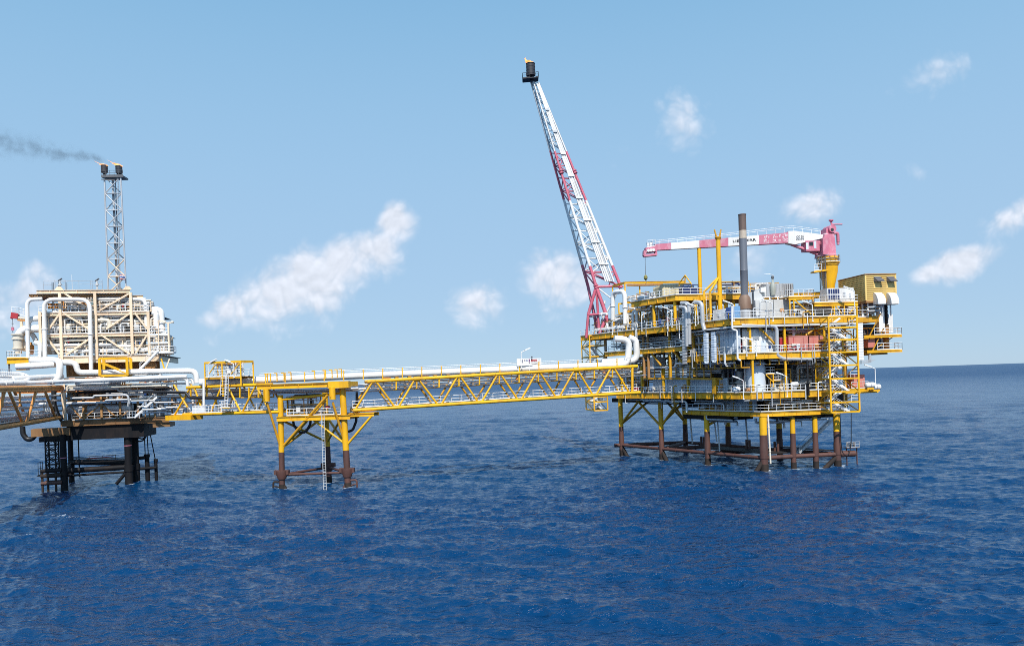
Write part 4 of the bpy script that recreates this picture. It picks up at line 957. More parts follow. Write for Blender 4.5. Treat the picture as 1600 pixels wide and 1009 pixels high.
# ochre louvred cabin on the right with two white hoods
c0 = atD(1353, 470, 136.0); c0 = V((c0.x, c0.y, 0)); KP = Pl(c0, tF); KP.y = 455; z0, z1 = KP(1353, 469.5).z, KP(1353, 429.5).z
Lk = (KP.at(1399.5) - c0).length
s = S('louvred_cabin', 'ochre cabin with horizontal louvred walls at the right end of the platform', 'cabin', Z(c0, z0))
slat_box(s, c0, tF, Lk, 8.4, z0, z1, LOU, 'louvred_wall', .34)
b = B(); b.prism([c0 + nF * .2 - tF * .2, c0 + tF * (Lk + .1) + nF * .2, c0 + tF * (Lk + .1) - nF * 8.6, c0 - tF * .2 - nF * 8.6], z1 + .003, z1 + .18); obj('roof', b, BRN, s)
b = B(); b.prism([c0 + nF * .1, c0 + tF * Lk + nF * .1, c0 + tF * Lk - nF * 8.4, c0 - nF * 8.4], z0 - .4, z0 - .003); obj('base_frame', b, BRN, s)
for px in (1365, 1385):
    a = KP.at(px) + nF * .06; zq = KP(px, 440).z; b = B()
    b.slab([Z(a, zq), Z(a, zq + .95), Z(a + nF * .95 + tF * .3, zq - .0), Z(a + nF * .9 + tF * .3, zq - .08)], tF * 1.25); obj('vent_flap', b, DGR, s)
    b = B(); b.foot(a + nF * .03, tF, 1.2, .04, zq - 1.15, zq - .1); obj('vent_panel', b, LOU, s, 'darker vent panel')
for px in (1363.5, 1384):
    a = KP.at(px) + nF * .1; zq = KP(px, 459.5).z; b = B()
    pr = [(0, .15), (.3, .2), (.8, -.1), (1.2, -.6), (1.45, -1.2), (1.5, -1.9), (0, -1.9)]
    b.slab([Z(a + nF * x, zq + y) for x, y in pr], tF * 1.45); obj('air_hood', b, WHT, s)
    b = B(); b.foot(a + nF * 1.3 + tF * .1, tF, 1.25, 1.1, zq - 1.98, zq - 1.905); obj('hood_mesh', b, DGR, s)
b = B()
for f in (.12, .5, .88): b.beam(Z(c0 + tF * (Lk * f) - nF * .6, zU), Z(c0 + tF * (Lk * f) - nF * .6, z0 - .41), .2, .2)
for f in (.2, .9): b.beam(Z(c0 - nF * 8 * f + tF * .3, zU), Z(c0 - nF * 8 * f + tF * .3, z0 - .41), .2, .2)
obj('support_leg', b, WHT, s)
# air-conditioning unit on its yellow platform
q0 = FP.at(1297, .2); zA0, zA1 = FP(1310, 470, .2).z, FP(1310, 450, .2).z; Lq = (FP.at(1338, .2) - q0).length
s = S('cooling_unit', 'white air cooling unit with dark fan grilles left of the ochre cabin', 'air conditioner', Z(q0, zA0))
b = B(); b.foot(q0, tF, Lq, 2.4, zA0, zA1); obj('casing', b, WHT, s)
for i in range(5):
    for j in range(2):
        b = B(); b.foot(q0 + tF * (.15 + i * .43) + nF * .03, tF, .34, .06, zA0 + .25 + j * 1.0, zA0 + 1.1 + j * 1.0); obj('fan_grille', b, NVY, s)
b = B(); b.foot(q0 + tF * (Lq * .58) + nF * .03, tF, .5, .05, zA0 + .6, zA0 + 1.5); b.foot(q0 + tF * (Lq * .82) + nF * .03, tF, .3, .05, zA0 + .4, zA0 + 1.3); obj('access_panel', b, GRY, s)
q0 = FP.at(1276, -.4); q1 = FP.at(1344, -.4); zP = FP(1310, 471.5, -.4).z - .05
s = S('service_platform', 'low yellow platform with white railings carrying the white cooling unit', 'platform', Z(q0, zU)); W2 = (q1 - q0).length
b = B(); b.foot(q0, tF, W2, 3.6, zP - .1, zP); b.ibeam(Z(q0, zP - .4), Z(q1, zP - .4), .25, .55); obj('deck', b, YEL, s)
b = B(); rail(b, [Z(q0 - nF * 3, zP), Z(q0, zP), Z(q1, zP), Z(q1 - nF * 3, zP)], 1.2, 1.0); obj('guard_rail', b, RAILW, s)
for f in (.45, .68, .97):
    b = B(); b.beam(Z(q0.lerp(q1, f), zU), Z(q0.lerp(q1, f), zP - .65), .2, .2); obj('leg', b, YEL, s)
b = B(); b.beam(Z(q0.lerp(q1, .48), zP - .6), Z(q0.lerp(q1, .62), zU + .5), .14, .16); b.beam(Z(q0.lerp(q1, .95), zP - .6), Z(q0.lerp(q1, .8), zU + .5), .14, .16); obj('brace', b, YEL, s)
# red boxes on the main deck front; the leftmost darker one paints their shaded side
for k_, (x0, x1, lab) in enumerate(((1220.5, 1232, 'narrow darker red box painted as the shaded left side of the red row'), (1234, 1264.5, 'wide dusty red equipment box in the middle of the red row'), (1266, 1291, 'dusty red equipment box nearest the yellow stair tower'))):
    off = -.9 if k_ else -.4; a, c = FP.at(x0, off), FP.at(x1, off); zt = FP(x0, 526 if k_ else 528, off).z
    s = S('equipment_box', lab, 'cabinet', Z(a, zM), 'red boxes on the main deck'); Lx = (c - a).length
    b = B(); b.foot(a, tF, Lx, 2.2, zM + .1, zt); obj('body', b, RBX if k_ else RED, s)
    b = B(); b.foot(a - tF * .05 + nF * .05, tF, Lx + .1, 2.3, zt + .003, zt + .12); obj('lid', b, RBX, s)
    b = B(); n = max(1, int(Lx / 1.3))
    for i in range(n): b.foot(a + tF * (Lx * (i + .5) / n - .03) + nF * .03, tF, .06, .05, zM + .2, zt - .1)
    b.foot(a + tF * .1, tF, Lx - .2, 2, zM, zM + .1); obj('panel_seam', b, RED, s)
def cab(lab, pl, x0, x1, off, z, ytop, m, dep=1.6, cat='cabinet', name='cabinet', t=None, legs=.12, group=None):
    a, c = pl.at(x0, off), pl.at(x1, off); t = pl.t; Lx = (c - a).length; zt = pl((x0 + x1) / 2, ytop, off).z
    s = S(name, lab, cat, Z(a, z), group); b = B(); b.foot(a, t, Lx, dep, z + legs, zt); obj('body', b, m, s)
    b = B(); b.foot(a + t * .1 - pl.n * .1, t, Lx - .2, dep - .2, z, z + legs - .003); obj('plinth', b, DGR, s)
    b = B(); n = max(1, round(Lx / 1.2))
    for i in range(n): b.foot(a + t * (Lx * i / n + .06) + pl.n * .025, t, Lx / n - .12, .045, z + legs + .1, zt - .1)
    obj('door', b, m, s); b = B()
    for i in range(n): b.foot(a + t * (Lx * (i + .8) / n) + pl.n * .06, t, .06, .05, (z + zt) / 2 - .15, (z + zt) / 2 + .15)
    obj('handle', b, DGR, s); return s
cab('white switch cabinet with stacked panels beneath the tall forked post', LP, 1117, 1137, -3.4, zU, 483, WHT)
cab('blue locker beside the white switch cabinet on the upper deck', LP, 1137.5, 1143.5, -3.6, zU, 480, BLU, 1)
cab('light blue crate left of the exhaust stack base', FP, 1148.5, 1160, 1.2, zU, 478, mat('light_blue_paint', (.16, .33, .55), .5), 1.4)
cab('red cabinet half hidden by the stair tower at the right edge of the cellar deck', FP, 1331, 1351, 2.5, zC, 585, RBX, 2)
cab('small dark red cabinet on the blue grey wall of the main deck', FP, 1153, 1160, .4, zM + .9, 536, RED, .5)
cab('dusty red box on the right outrigger under the brown column', FP, 1358, 1369, .8, zM + .3, 530.5, RBX, 1.4)
cab('pale cabinet with dark face left of the mezzanine wall', LP, 1016, 1022, -3.2, zC + 4.6, 558, WHT, 3.0)
cab('dark red pump housing at the bridge landing', LP, 986, 994, -2.6, zC, 606, RED, 1.0)
cab('orange and yellow valve box behind the rail of the cellar deck front', FP, 1166, 1172, -.6, zC, 606, ORG, .8)
cab('cream flat chest with a yellow base right of the white tank', FP, 1210, 1224, -.3, zC, 604, CRMW, 1.8)
cab('grey generator box with windows behind the flat cream chest', FP, 1219, 1232, 2, zC, 588, GRY, 2)
# containers on the top deck
a = tl.at(1036, 3.0); fq = Pl(a, tF); fq.y = 455; zq = fq(1040, 443.5).z; Lb_ = (fq.at(1069) - a).length
s = S('beige_container', 'beige corrugated container on the top deck under the yellow roof frame', 'container', Z(a, zTOP))
b = B(); ribbed(b, a, tF, Lb_, 6.0, zTOP + .15, zq, .5, .08); obj('body', b, BGE, s); b = B(); b.foot(a + tF * .1, tF, Lb_ - .2, 5.8, zTOP, zTOP + .147); obj('skid_base', b, BRN, s)
a = TP.at(1068, 1.2); zq = TP(1080, 445, 1.2).z
s = S('navy_container', 'navy blue open rack container on the top deck before the A frame', 'container', Z(a, zTOP))
b = B(); Lx = (TP.at(1091, 1.2) - a).length; b.foot(a, tF, Lx, 2.4, zTOP + .12, zTOP + 1.4); obj('lower_tank', b, NVY, s)
b = B()
for f in (0, .33, .66, 1):
    for w in (0, 2.3): b.beam(Z(a + tF * (Lx * f) - nF * w, zTOP), Z(a + tF * (Lx * f) - nF * w, zq), .14, .14)
for w in (0, 2.3): b.beam(Z(a - nF * w, zq), Z(a + tF * Lx - nF * w, zq), .14, .16)
obj('rack', b, NVY, s); b = B(); b.foot(a + tF * .3 - nF * .3, tF, Lx * .55, 1.7, zTOP + 1.5, zq - .2); obj('blue_panel', b, BLU, s)
a = TP.at(1135, 2.4); s = S('drum_rack', 'low rack of navy drums left of the exhaust stack on the top deck', 'rack', Z(a, zTOP))
b = B(); b.foot(a, tF, 4, 1.6, zTOP, zTOP + .15); rail(b, [Z(a, zTOP + .1), Z(a + tF * 4, zTOP + .1)], 1.5, 1.3, .06); obj('frame', b, WHT, s)
for i in range(5): barrel(s, Z(a + tF * (.5 + i * .75) - nF * .8, zTOP + .16), UP, [(0, .3), (.45, .32), (.46, .3), (.95, .3)], NVY, 'drum')
# yellow roof frame over the left end and the A frame
fp = LP.sh(-3.4); z1 = fp(981, 441).z; p0 = fp.at(981); fq = Pl(p0, tF); p1, p2 = fq.at(1075), fq.at(1004)
s = S('roof_frame', 'open yellow gantry frame with dark joists at the top left of the platform', 'gantry', Z(p0, zU))
r0 = p0 - tF * 0 + tF * 9; b = B(); b.ibeam(Z(p0, z1), Z(p1, z1), .25, .45); obj('front_beam', b, YEL, s)
w0 = atD(957, 446, fp(981, 441).y + 6); w0 = V((w0.x, w0.y, 0)); b = B(); b.ibeam(Z(p0, z1), Z(w0, z1), .25, .45); obj('side_beam', b, YEL, s)
b = B()
for i in range(22): a = p0.lerp(p1, .03 + i * .022); b.beam(Z(a, z1 - .55), Z(a + tF * 1.2 + tL * .8, z1 - .55), .16, .4)
obj('joist', b, BRN, s)
for a in (p0, p2, w0, p0.lerp(p1, .62)):
    b = B(); b.beam(Z(a, zU), Z(a, z1 - .24), .26, .26); obj('post', b, YEL, s)
for f in (.42, .6):
    zf = zU + (z1 - zU) * f; b = B(); b.ibeam(Z(p0 - tL * .1, zf), Z(p0.lerp(p1, .42), zf), .22, .4); obj('mid_beam', b, YEL, s)
b = B(); b.beam(Z(p0, zU + 1), Z(p2, zU + (z1 - zU) * .42), .14, .14); b.beam(Z(p2, zU + .5), Z(p0.lerp(p1, .42), zU + (z1 - zU) * .4), .14, .14); obj('brace', b, YEL, s)
apx = [tl(1061, 443, 4), tl(1080, 443, 4), tl(1070.5, 430, 4)]
s = S('lifting_frame', 'small yellow A shaped lifting frame standing above the beige container', 'frame', Z(apx[0], zTOP))
for a, c in ((apx[0], apx[2]), (apx[1], apx[2]), (apx[0].lerp(apx[1], .5), apx[2]), (apx[0], apx[1])):
    b = B(); b.tube(a, c, .12, n=7); obj('strut', b, YEL, s)
for a in (apx[0], apx[1]):
    b = B(); b.beam(Z(a, zTOP), a, .14, .14); obj('leg', b, YEL, s)
# white vertical vessel on the cellar deck
p = FP.at(1180, 2.2); b0, b1 = zC, zM - 1.2
s = S('upright_tank', 'big upright white cylindrical tank on the cellar deck behind a yellow column', 'tank', Z(p, b0))
barrel(s, Z(p, b0), UP, [(0, 1.75), (b1 - b0 - .4, 1.75), (b1 - b0, 1.2)], CLB, 'shell'); barrel(s, Z(p, b0 + .9), UP, [(0, 1.8), (.1, 1.8)], WGY, 'band')
q = FP.at(1197, .6); z_ = FP(1200, 584, .6).z; s = S('access_platform', 'small yellow and white access platform bracketed beside the white tank', 'platform', Z(q, zC))
for (dx, z2, w) in ((0, z_ , 1.6), (1.4, zC + 1.9, 1.6)):
    b = B(); b.foot(q + tF * dx, tF, w, 1.5, z2 - .12, z2); obj('deck', b, YEL, s); b = B(); rail(b, [Z(q + tF * dx - nF * 1.4, z2), Z(q + tF * dx, z2), Z(q + tF * (dx + w), z2), Z(q + tF * (dx + w) - nF * 1.4, z2)], 1.15, .8); obj('guard_rail', b, RAILW, s)
for dx in (1.3, 2.9): b = B(); b.beam(Z(q + tF * dx, zC), Z(q + tF * dx, z_ if dx < 2 else zC + 1.8), .16, .16); obj('leg', b, YEL, s)
b = B(); b.beam(Z(q, z_ - .15), Z(q + tF * 1.3, zC + 1.6), .12, .14); obj('brace', b, YEL, s)
for (px, py, lb) in ((1150, 607, 'white horizontal accumulator left of the white tank on the cellar deck'), (1241, 603, 'small white horizontal vessel on a stand before the black bellows pipe')):
    q = FP.at(px, -.4); s = S('accumulator', lb, 'tank', Z(q, zC)); barrel(s, Z(q, zC + (.6 if px < 1200 else 1.1)), tF, dome(1.0, .42), WHT, 'shell'); b = B(); b.foot(q - tF * .3 + nF * .2, tF, .6, .4, zC, zC + (.25 if px < 1200 else .75)); obj('stand', b, GRY, s)
# black bellows pipe
p = FP.at(1262, -1.8); b = B(); z2, z3 = FP(1262, 618, -1.8).z, FP(1260, 562, -1.8).z
pr = [(0, .22)]
for i in range(16): pr += [(.05 + i * .12, .3), (.11 + i * .12, .22)]
pr += [(2.1, .42), (2.2, .42), (2.21, .16), (z3 - z2, .16)]
b.lathe(Z(p, z2), UP, pr, 12); solo('bellows_pipe', b, RUB, 'black ribbed bellows hose standing before the cellar deck edge', 'hose')
p = FP.at(1270, -1.2); pipe_run('thin black vertical pipe just right of the bellows hose', [Z(p, zC - .3), Z(p, z3)], .12, BLK)
# big pipes on the faces
pipe_run('fat grey pipe running along under the upper deck and dropping beside the red cabinets', [FP(1158, 508.5, -1.2), FP(1213.5, 509.5, -1.2), FP(1214.5, 556, -1.2), FP(1224, 560.5, -1.2), FP(1268, 561, -1.2)], .33, GRY, R=.9, n=12)
pipe_run('white pipe stepping down the corner left of the exhaust stack', [FP(1139, 474, -2.5), FP(1143.5, 474, -2.5), FP(1144, 515, -2.5), FP(1151.5, 516, -2.5), FP(1152.5, 561, -2.5), FP(1157, 563, -2.5)], .18, WHT, R=.4)
pipe_run('taller of the twin grey vent pipes rising through the upper deck', [LP(1064.5, 473.5, -5.6), LP(1076.5, 473.5, -5.6), LP(1077.5, 538, -5.6)], .34, PGR, R=.9, n=12, flanges=5)
pipe_run('shorter of the twin grey vent pipes rising through the upper deck', [LP(1062.5, 479.5, -5.9), LP(1072.5, 480, -5.9), LP(1073.5, 541, -5.9)], .3, GRY, R=.8, n=12, flanges=4)
pipe_run('grey vent pipe with a bent top beside the yellow frame posts', [LP(1085.5, 472, -5.8), LP(1096.5, 472.5, -5.8), LP(1098, 505, -5.8), LP(1101, 516, -5.8)], .38, PGR, R=1.0, n=12, flanges=4)
p0, p1 = LP(1069, 478, -5.7), LP(1070, 568, -5.7); b = B(); b.beam(p0, p1, .8, .35, up=nL)
for i in range(20): c = p0.lerp(p1, i / 19); b.beam(c - tL * .5, c + tL * .5, .5, .09)
solo('cable_riser', b, GRY, 'grey vertical cable ladder beside the twin vent pipes', 'cable tray')
for x, y0, y1 in ((1103, 520, 566), (1115, 519, 564)):
    a, c = LP(x, y0, -5.4), LP(x + .8, y1, -5.4); b = B(); b.beam(a, c, .75, .5, up=nL); b.lathe(c, UP, [(-.2, .38), (-.02, .38), (.2, .2)], 10)
    for i in range(12): q = a.lerp(c, i / 12); b.beam(q - tL * .42 + nL * .02, q + tL * .42 + nL * .02, .54, .06)
    solo('cable_duct', b, CLB, 'pale blue vertical duct hanging past the main deck edge, %s of the pair' % ('left' if x < 1110 else 'right'), 'duct')
# risers from the bridge
RZ = LP.sh(-7.5)
# light poles on this platform
LPS = [(LP, 957, 523, 20, -6, 'upper deck rail at the far left end'), (LP, 1003, 517, 24, -5.6, 'upper deck rail near the pale teal manifold'), (LP, 1043, 513, 24, -5.6, 'upper deck rail left of the twin vents'), (LP, 1050, 511, 26, -5.5, 'upper deck rail right beside another floodlight pole'),
       (LP, 1087, 509, 28, -5.7, 'upper deck rail right of the twin vents'), (LP, 1091, 506, 26, -5.7, 'upper deck rail before the bent vent pipe'), (FP, 1147, 502, 26, -2.8, 'upper deck corner left of the exhaust stack'), (FP, 1208, 502, 28, -2.8, 'upper deck rail before the turbine housing'), (FP, 1270, 502, 26, -2.8, 'upper deck rail by the service platform'),
       (FP, 1336, 500, 46, -2.8, 'right corner before the white cooling unit'), (FP, 1162, 624, 30, -2.4, 'cellar deck corner left of the white tank'), (FP, 1230, 620, 32, -2.4, 'cellar deck rail behind a yellow column'), (FP, 1167, 556, 24, -1.8, 'main deck rail before the blue grey wall'), (FP, 1182, 556, 22, -1.8, 'main deck rail beside the yellow column'), (FP, 1368, 600, 24, -1.5, 'far right edge of the cellar deck over the sea')]
for (pl, px, py, hpx, off, tx) in LPS:
    q = pl(px, py, off); light_pole('white bent floodlight pole on the ' + tx, q, hpx * q.y / FPX, -nF * .2 - tF * (1 if px not in (1043, 1003, 957) else -1), 'floodlight poles on the yellow platform')
# right side: outrigger galleries
for (y, x0, x1, yb) in ((524.5, 1352, 1411, 'upper'), (548, 1356, 1411, 'lower')):
    a, c = FP.at(x0, .2), FP.at(x1, .2); z = FP(1380, y - 1.5, .2).z; Lg = (c - a).length
    s = S('outrigger_gallery', '%s of two yellow galleries with white rails reaching out over the sea on the right' % yb, 'gallery', Z(a, z))
    b = B(); b.foot(a, tF, Lg, 2.2, z - .1, z); b.ibeam(Z(a, z - .3), Z(c, z - .3), .2, .35); obj('deck', b, YEL, s)
    b = B(); rail(b, [Z(a + tF * 2, z), Z(c, z), Z(c - nF * 2.2, z)], 1.2, 1.1); obj('guard_rail', b, RAILW, s)
    b = B(); yb == 'upper' and b.beam(Z(a + tF * Lg * .85 - nF, z - .4), Z(a + tF * Lg * .45 - nF, z - 2.1), .14, .16); b.beam(Z(a + tF * 1 - nF * .2, z - .4), Z(a + tF * 3.4 - nF * .2, z + 3.8), .14, .16); obj('brace', b, YELD, s)
a = FP.at(1340, 1.2); b = B(); b.foot(a, tF, (FP.at(1388, 1.2) - a).length, 9, zM - .85, zM - .25); obj('side_deck', b, YELD, RP)
a = FP.at(1340, 1.0); b = B(); b.foot(a, tF, (FP.at(1376, 1.0) - a).length, 10, zU - 1.0, zU - .1); obj('side_deck', b, YELD, RP)
bb = B(); rail(bb, [Z(a, zU - .1), Z(FP.at(1360, 1.0), zU - .1)], 1.2, 1.2); obj('guard_rail', bb, RAILW, RP)
a = FP.at(1300, .5); b = B(); b.foot(a, tF, (FP.at(1372, .5) - a).length, 5, zC - .9, zC - .05); obj('side_deck', b, YEL, RP)
bb = B(); a2, c2 = FP.at(1330, .45), FP.at(1357, .45); rail(bb, [Z(a2, zC - .05), Z(c2, zC - .05)], 1.2, 1.0); obj('guard_rail', bb, RAILW, RP)
p = FP.at(1386.5, 2.6); b = B(); b.tube(Z(p, zM - .3), Z(p, zM + 4.5), .5, n=12); solo('riser_stub', b, BRN, 'rusty brown upright pipe at the right outrigger galleries', 'pipe')
p = FP.at(1387, 2.2); b = B(); pr = [(0, .3)]
for i in range(14): pr += [(.1 + i * .25, .42), (.2 + i * .25, .3)]
b.lathe(Z(p, zM + 4.6), UP, pr, 12); b.path(bend([Z(p, zM + 8.1), Z(p, zM + 9), Z(p - tF * 1.3, zM + 9.6)], .6), .35, 10); solo('bellows_pipe', b, RUB, 'black ribbed exhaust bellows rising to the white hoods of the ochre cabin', 'hose')
a = FP.at(1376, 1.6); b = B(); b.foot(a, tF, 1.1, .8, zM + 3.2, zU + 2.6); obj_ = solo('white_duct', b, WHT, 'white square duct dropping below the ochre cabin', 'duct')
a = FP.at(1389, 3); b = B(); b.foot(a, tF, 1.1, 1.6, zM + 3.1, zM + 6.4); b.foot(a + tF * .1 + nF * .05, tF, .9, .08, zM + 3.6, zM + 6.1); solo('tall_cabinet', b, WHT, 'tall white cabinet standing on the upper outrigger gallery', 'cabinet')
for dz in (0, .5): pipe_run('thin grey pipe, one of two below the ochre cabin', [FP(1356, 486 - dz * 12, .2), FP(1378, 485 - dz * 12, .2), FP(1379, 494, .2)], .16, PGR, group='pipes below the ochre cabin')
p0, p1 = FP(1343.5, 505, -.9), FP(1345, 562, -.9); b = B(); b.beam(p0, p1, .95, .25, up=nF)
for i in range(24): q = p0.lerp(p1, i / 23); b.beam(q - tF * .5 + nF * .05, q + tF * .5 + nF * .05, .2, .07)
solo('ladder_cage', b, WHT, 'broad white caged ladder just right of the yellow stair tower', 'ladder')
b = B()
for i in range(4): b.beam(FP(1345, 563 + i * 1.6, .5), FP(1366 - i * 3, 562 + i * 1.6, .5), .7, .1)
b.tube(FP(1359, 553, .5), FP(1359, 566, .5), .25, n=8); solo('pipe_shelf', b, GRY, 'grey pipe shelf sticking out to the right below the main deck', 'bracket')
for i, (px, py) in enumerate(((1359, 601.5), (1368.5, 604.5))):
    q = FP(px, py, -1.2 + i * .6); s = S('life_raft_canister', ('white life raft canister nearer the stair tower at the right cellar deck edge', 'outermost white life raft canister hanging at the right cellar deck edge')[i], 'life raft', q - UP * .5, 'life raft canisters')
    barrel(s, q, tF, dome(1.3, .5), WHT, 'shell'); barrel(s, q, tF, [(-.06, .53), (.06, .53)], GRY, 'strap'); b = B(); b.foot(V((q.x, q.y, 0)) - tF * .6 - V((0, .3, 0)), tF, 1.2, .8, q.z - .75, q.z - .45); obj('cradle', b, YEL, s)
b = B(); q = [FP(1312.5, 645, -1), FP(1314, 690, -1), FP(1316, 706, -1), FP(1322, 713, -1), FP(1328, 706, -1), FP(1330, 690, -1), FP(1330, 645, -1)]; b.path(bend(q, 1.0), .07, 6); solo('hanging_hose', b, RUB, 'thin black hose hanging in a loop below the stair tower', 'hose')
a = E_ + tF * 1.4; s = S('boat_landing_platform', 'small rusty landing platform with pumps at the rightmost leg near the water', 'landing', Z(a, zb))
b = B(); b.foot(a + nF * .6, tF, 2.4, 1.4, zb + 1.0, zb + 1.1); b.beam(Z(a + tF * .3, -1.5), Z(a + tF * .3, zb + 1), .14, .14); b.beam(Z(a + tF * 2.2, -1.5), Z(a + tF * 2.2, zb + 1), .16, .16); obj('frame', b, RBR, s)
b = B(); rail(b, [Z(a + nF * .6, zb + 1.1), Z(a + tF * 2.4 + nF * .6, zb + 1.1)], 1.0, .7); obj('guard_rail', b, GRY, s)
for i in range(3): barrel(s, Z(a + tF * (.5 + i * .6), zb + 1.1), UP, [(0, .2), (.7, .22), (.9, .1)], DGR, 'pump')
# stair towers
def tower(label, pl, x0, xm, x1, ys, off, ybase, m=YEL, swing=1, wL=None):
    """open steel stair tower: posts, storey beams, braces, zigzag flights"""
    C_ = pl.at(xm, off); t = pl.t; Rr = pl.at(x1, off); Lw = (Rr - C_).length; bk = -pl.n
    # depth so that the far left post shows at x0
    d = 0.5
    best = None
    for i in range(1, 120):
        q = C_ + bk * (i * .1) - t * 0.0; qq = CAM; v = V((q.x, q.y, 17)) - CAM; px = CX + FPX * v.dot(_r) / v.dot(_w)
        if best is None or abs(px - x0) < best[0]: best = (abs(px - x0), i * .1)
    Wd = best[1] if wL is None else wL
    if wL is not None or best[0] > 4:
        Wd = wL or 4.0
    Lf = C_ + bk * Wd - t * 0.0
    zs = [pl(xm, y, off).z for y in ys]; s = thing('stair_tower', label, 'stair tower', Z(C_, zs[-1]))
    P = [C_, Rr, Rr + bk * Wd, C_ + bk * Wd]
    for p in P:
        b = B(); b.beam(Z(p, zs[-1]), Z(p, zs[0]), .26, .26); obj('post', b, m, s)
    for z in zs:
        b = B()
        for p, q in zip(P, P[1:] + P[:1]): b.beam(Z(p, z), Z(q, z), .18, .26)
        obj('storey_beam', b, m, s)
    b = B()
    for i, (a, c) in enumerate(zip(zs, zs[1:])):
        if i % 2: b.beam(Z(P[3], a), Z(P[0], c), .13, .13); b.beam(Z(P[2], a), Z(P[1], c), .13, .13); b.beam(Z(P[3] + t * .1, a), Z(P[2], c), .13, .13)
        else: b.beam(Z(P[0], a), Z(P[3], c), .13, .13); b.beam(Z(P[1], a), Z(P[2], c), .13, .13); b.beam(Z(P[2], a), Z(P[3] + t * .1, c), .13, .13)
    obj('brace', b, m, s)
    for i, (a, c) in enumerate(zip(zs, zs[1:])):
        f = i % 2; w = Wd * (.27 if f else .73); u0, u1 = (.2, .74)
        p, q = (C_ + t * (Lw * u0) + bk * w, C_ + t * (Lw * u1) + bk * w)
        b = B()
        if swing * (1 if f else -1) > 0: stair(b, Z(q, c), Z(p, a), pl.n, min(1.0, Wd * .4))
        else: stair(b, Z(p, c), Z(q, a), pl.n, min(1.0, Wd * .4))
        obj('stair_flight', b, RAILW, s)
        x_ = u1 if f == (swing > 0) else 0
        b = B(); e = C_ + t * (Lw * (u1 if not f else 0.02)); l_ = Lw * ((1 - u1) if not f else u0) - .05
        b.foot(e - pl.n * .1, t, l_, Wd - .2, c - .02, c + .05); obj('landing', b, GRY, s)
        b = B(); rail(b, [Z(e - pl.n * .1, c + .05), Z(e + t * l_ - pl.n * .1, c + .05), Z(e + t * l_ - pl.n * (Wd - .1), c + .05)], 1.1, 1.0, .045, False); obj('guard_rail', b, RAILW, s)
    return s
tower('tall yellow stair tower with white zigzag flights on the right front of the platform', FP, 1276, 1297, 1341.5, [495, 512, 531, 550.6, 571.2, 591.9, 612.5, 629.2, 644.5], -4.2, 645, wL=4.6)
TQ = Pl(LP.at(923, -5.6), tF)
tower('open yellow stair tower at the far left end above the truss bridge', TQ, 904, 923, 946, [524, 540, 557, 572], 0, 572, swing=1, wL=8.0)
tower('lower yellow stair cage hanging at the far left beneath the cellar deck', TQ, 905, 927, 948, [620, 628, 641.5], 0, 641, wL=8.0)

# white pipe portal and fittings at the left end of the upper deck
pipe_run('fat white pipe portal standing left of the roof frame on the upper deck', [LP(957.5, 500, -3.6), LP(957.5, 456.5, -3.6), LP(976, 455, -3.6), LP(977, 506, -3.6)], .48, LAG, R=1.2, n=12, flanges=4)
b = B(); q = LP(966, 474, -3.9); b.foot(V((q.x, q.y, 0)), tF, 1.5, .3, q.z - 2.2, q.z - 1.9); b.foot(V((q.x, q.y, 0)), tF, 1.5, .3, q.z - .2, q.z + .1); b.foot(V((q.x, q.y, 0)), tF, .25, .3, q.z - 1.897, q.z - .203); b.foot(V((q.x, q.y, 0)) + tF * 1.25, tF, .25, .3, q.z - 1.897, q.z - .203)
solo('pipe_support', b, YEL, 'small square yellow frame between the legs of the white pipe portal', 'frame')
for k, pts in enumerate(([(921, 494), (948, 490)], [(921, 496), (921, 520)], [(940, 500), (985, 497)], [(965, 505), (998, 497)], [(998, 466), (1012, 465)], [(1000, 470), (1022, 468)], [(985, 480), (1010, 479)], [(925, 508), (960, 503)], [(948, 505), (952, 525)], [(980, 490), (981, 512)], [(990, 484), (1018, 482)], [(968, 490), (990, 488)], [(930, 516), (975, 511)])):
    pipe_run('white pipe at the foot of the flare boom on the upper deck', [LP(x, y, -4.0 + .9 * (k % 4)) for x, y in pts], (.3, .14, .22, .3, .4, .16)[k % 6], (WHT, LAG, WHT, CRMW)[k % 4], group='white pipes at the boom foot', flanges=3)
skid('white valve skid right at the foot of the flare boom', Z(LP.at(930, -3.6), zU), tL, 7, 3, 2.6, 31, (WHT, LAG, GRY), YELD, group='process skids on the yellow platform', dense=1.8)
skid('white manifold under the left end of the yellow roof frame', Z(LP.at(984, -2.6), zU + 4.2), tL, 6, 3, 3.0, 32, (WHT, LAG, WHT), YELD, group='process skids on the yellow platform', dense=1.8)
skid('white pump skid beside the white pipe portal', Z(LP.at(960, -.5), zU), tL, 7, 3, 4.0, 33, (WHT, LAG, CRMW), YELD, group='process skids on the yellow platform', dense=1.8)

b = B(); q = FP.at(1348, 7); b.foot(q, tF, 4.6, .3, zM - .2, zU - 1.05); obj('shade_bulkhead', b, SOOT_SHADE, RP)  # added dark sheet painting the shaded interior at the right end
skid('dark valve skid on the right end of the main deck behind the galleries', Z(FP.at(1349, 3), zM - .2), tF, 4.4, 3, 4.2, 35, (DGR, PGR, BRN), YELD, group='process skids on the yellow platform', dense=1.8)
skid('pale pump skid above the galleries under the ochre cabin', Z(FP.at(1347, 2.4), zU - .05), tF, 4.6, 3, 1.8, 36, (WHT, PGR, WGY), YELD, group='process skids on the yellow platform', dense=1.6)
# ------------------------------------------------------------------ leaning flare boom
def lat_tri(pts_of, n, names): pass
DB0, DB1 = 166.0, 172.0
def bp(px, py, f, back=0.0): return atD(px, py, DB0 + (DB1 - DB0) * f + back)
s = S('flare_boom', 'leaning red and white lattice flare boom at the left end of the yellow platform', 'flare boom', bp(935, 512, 0))
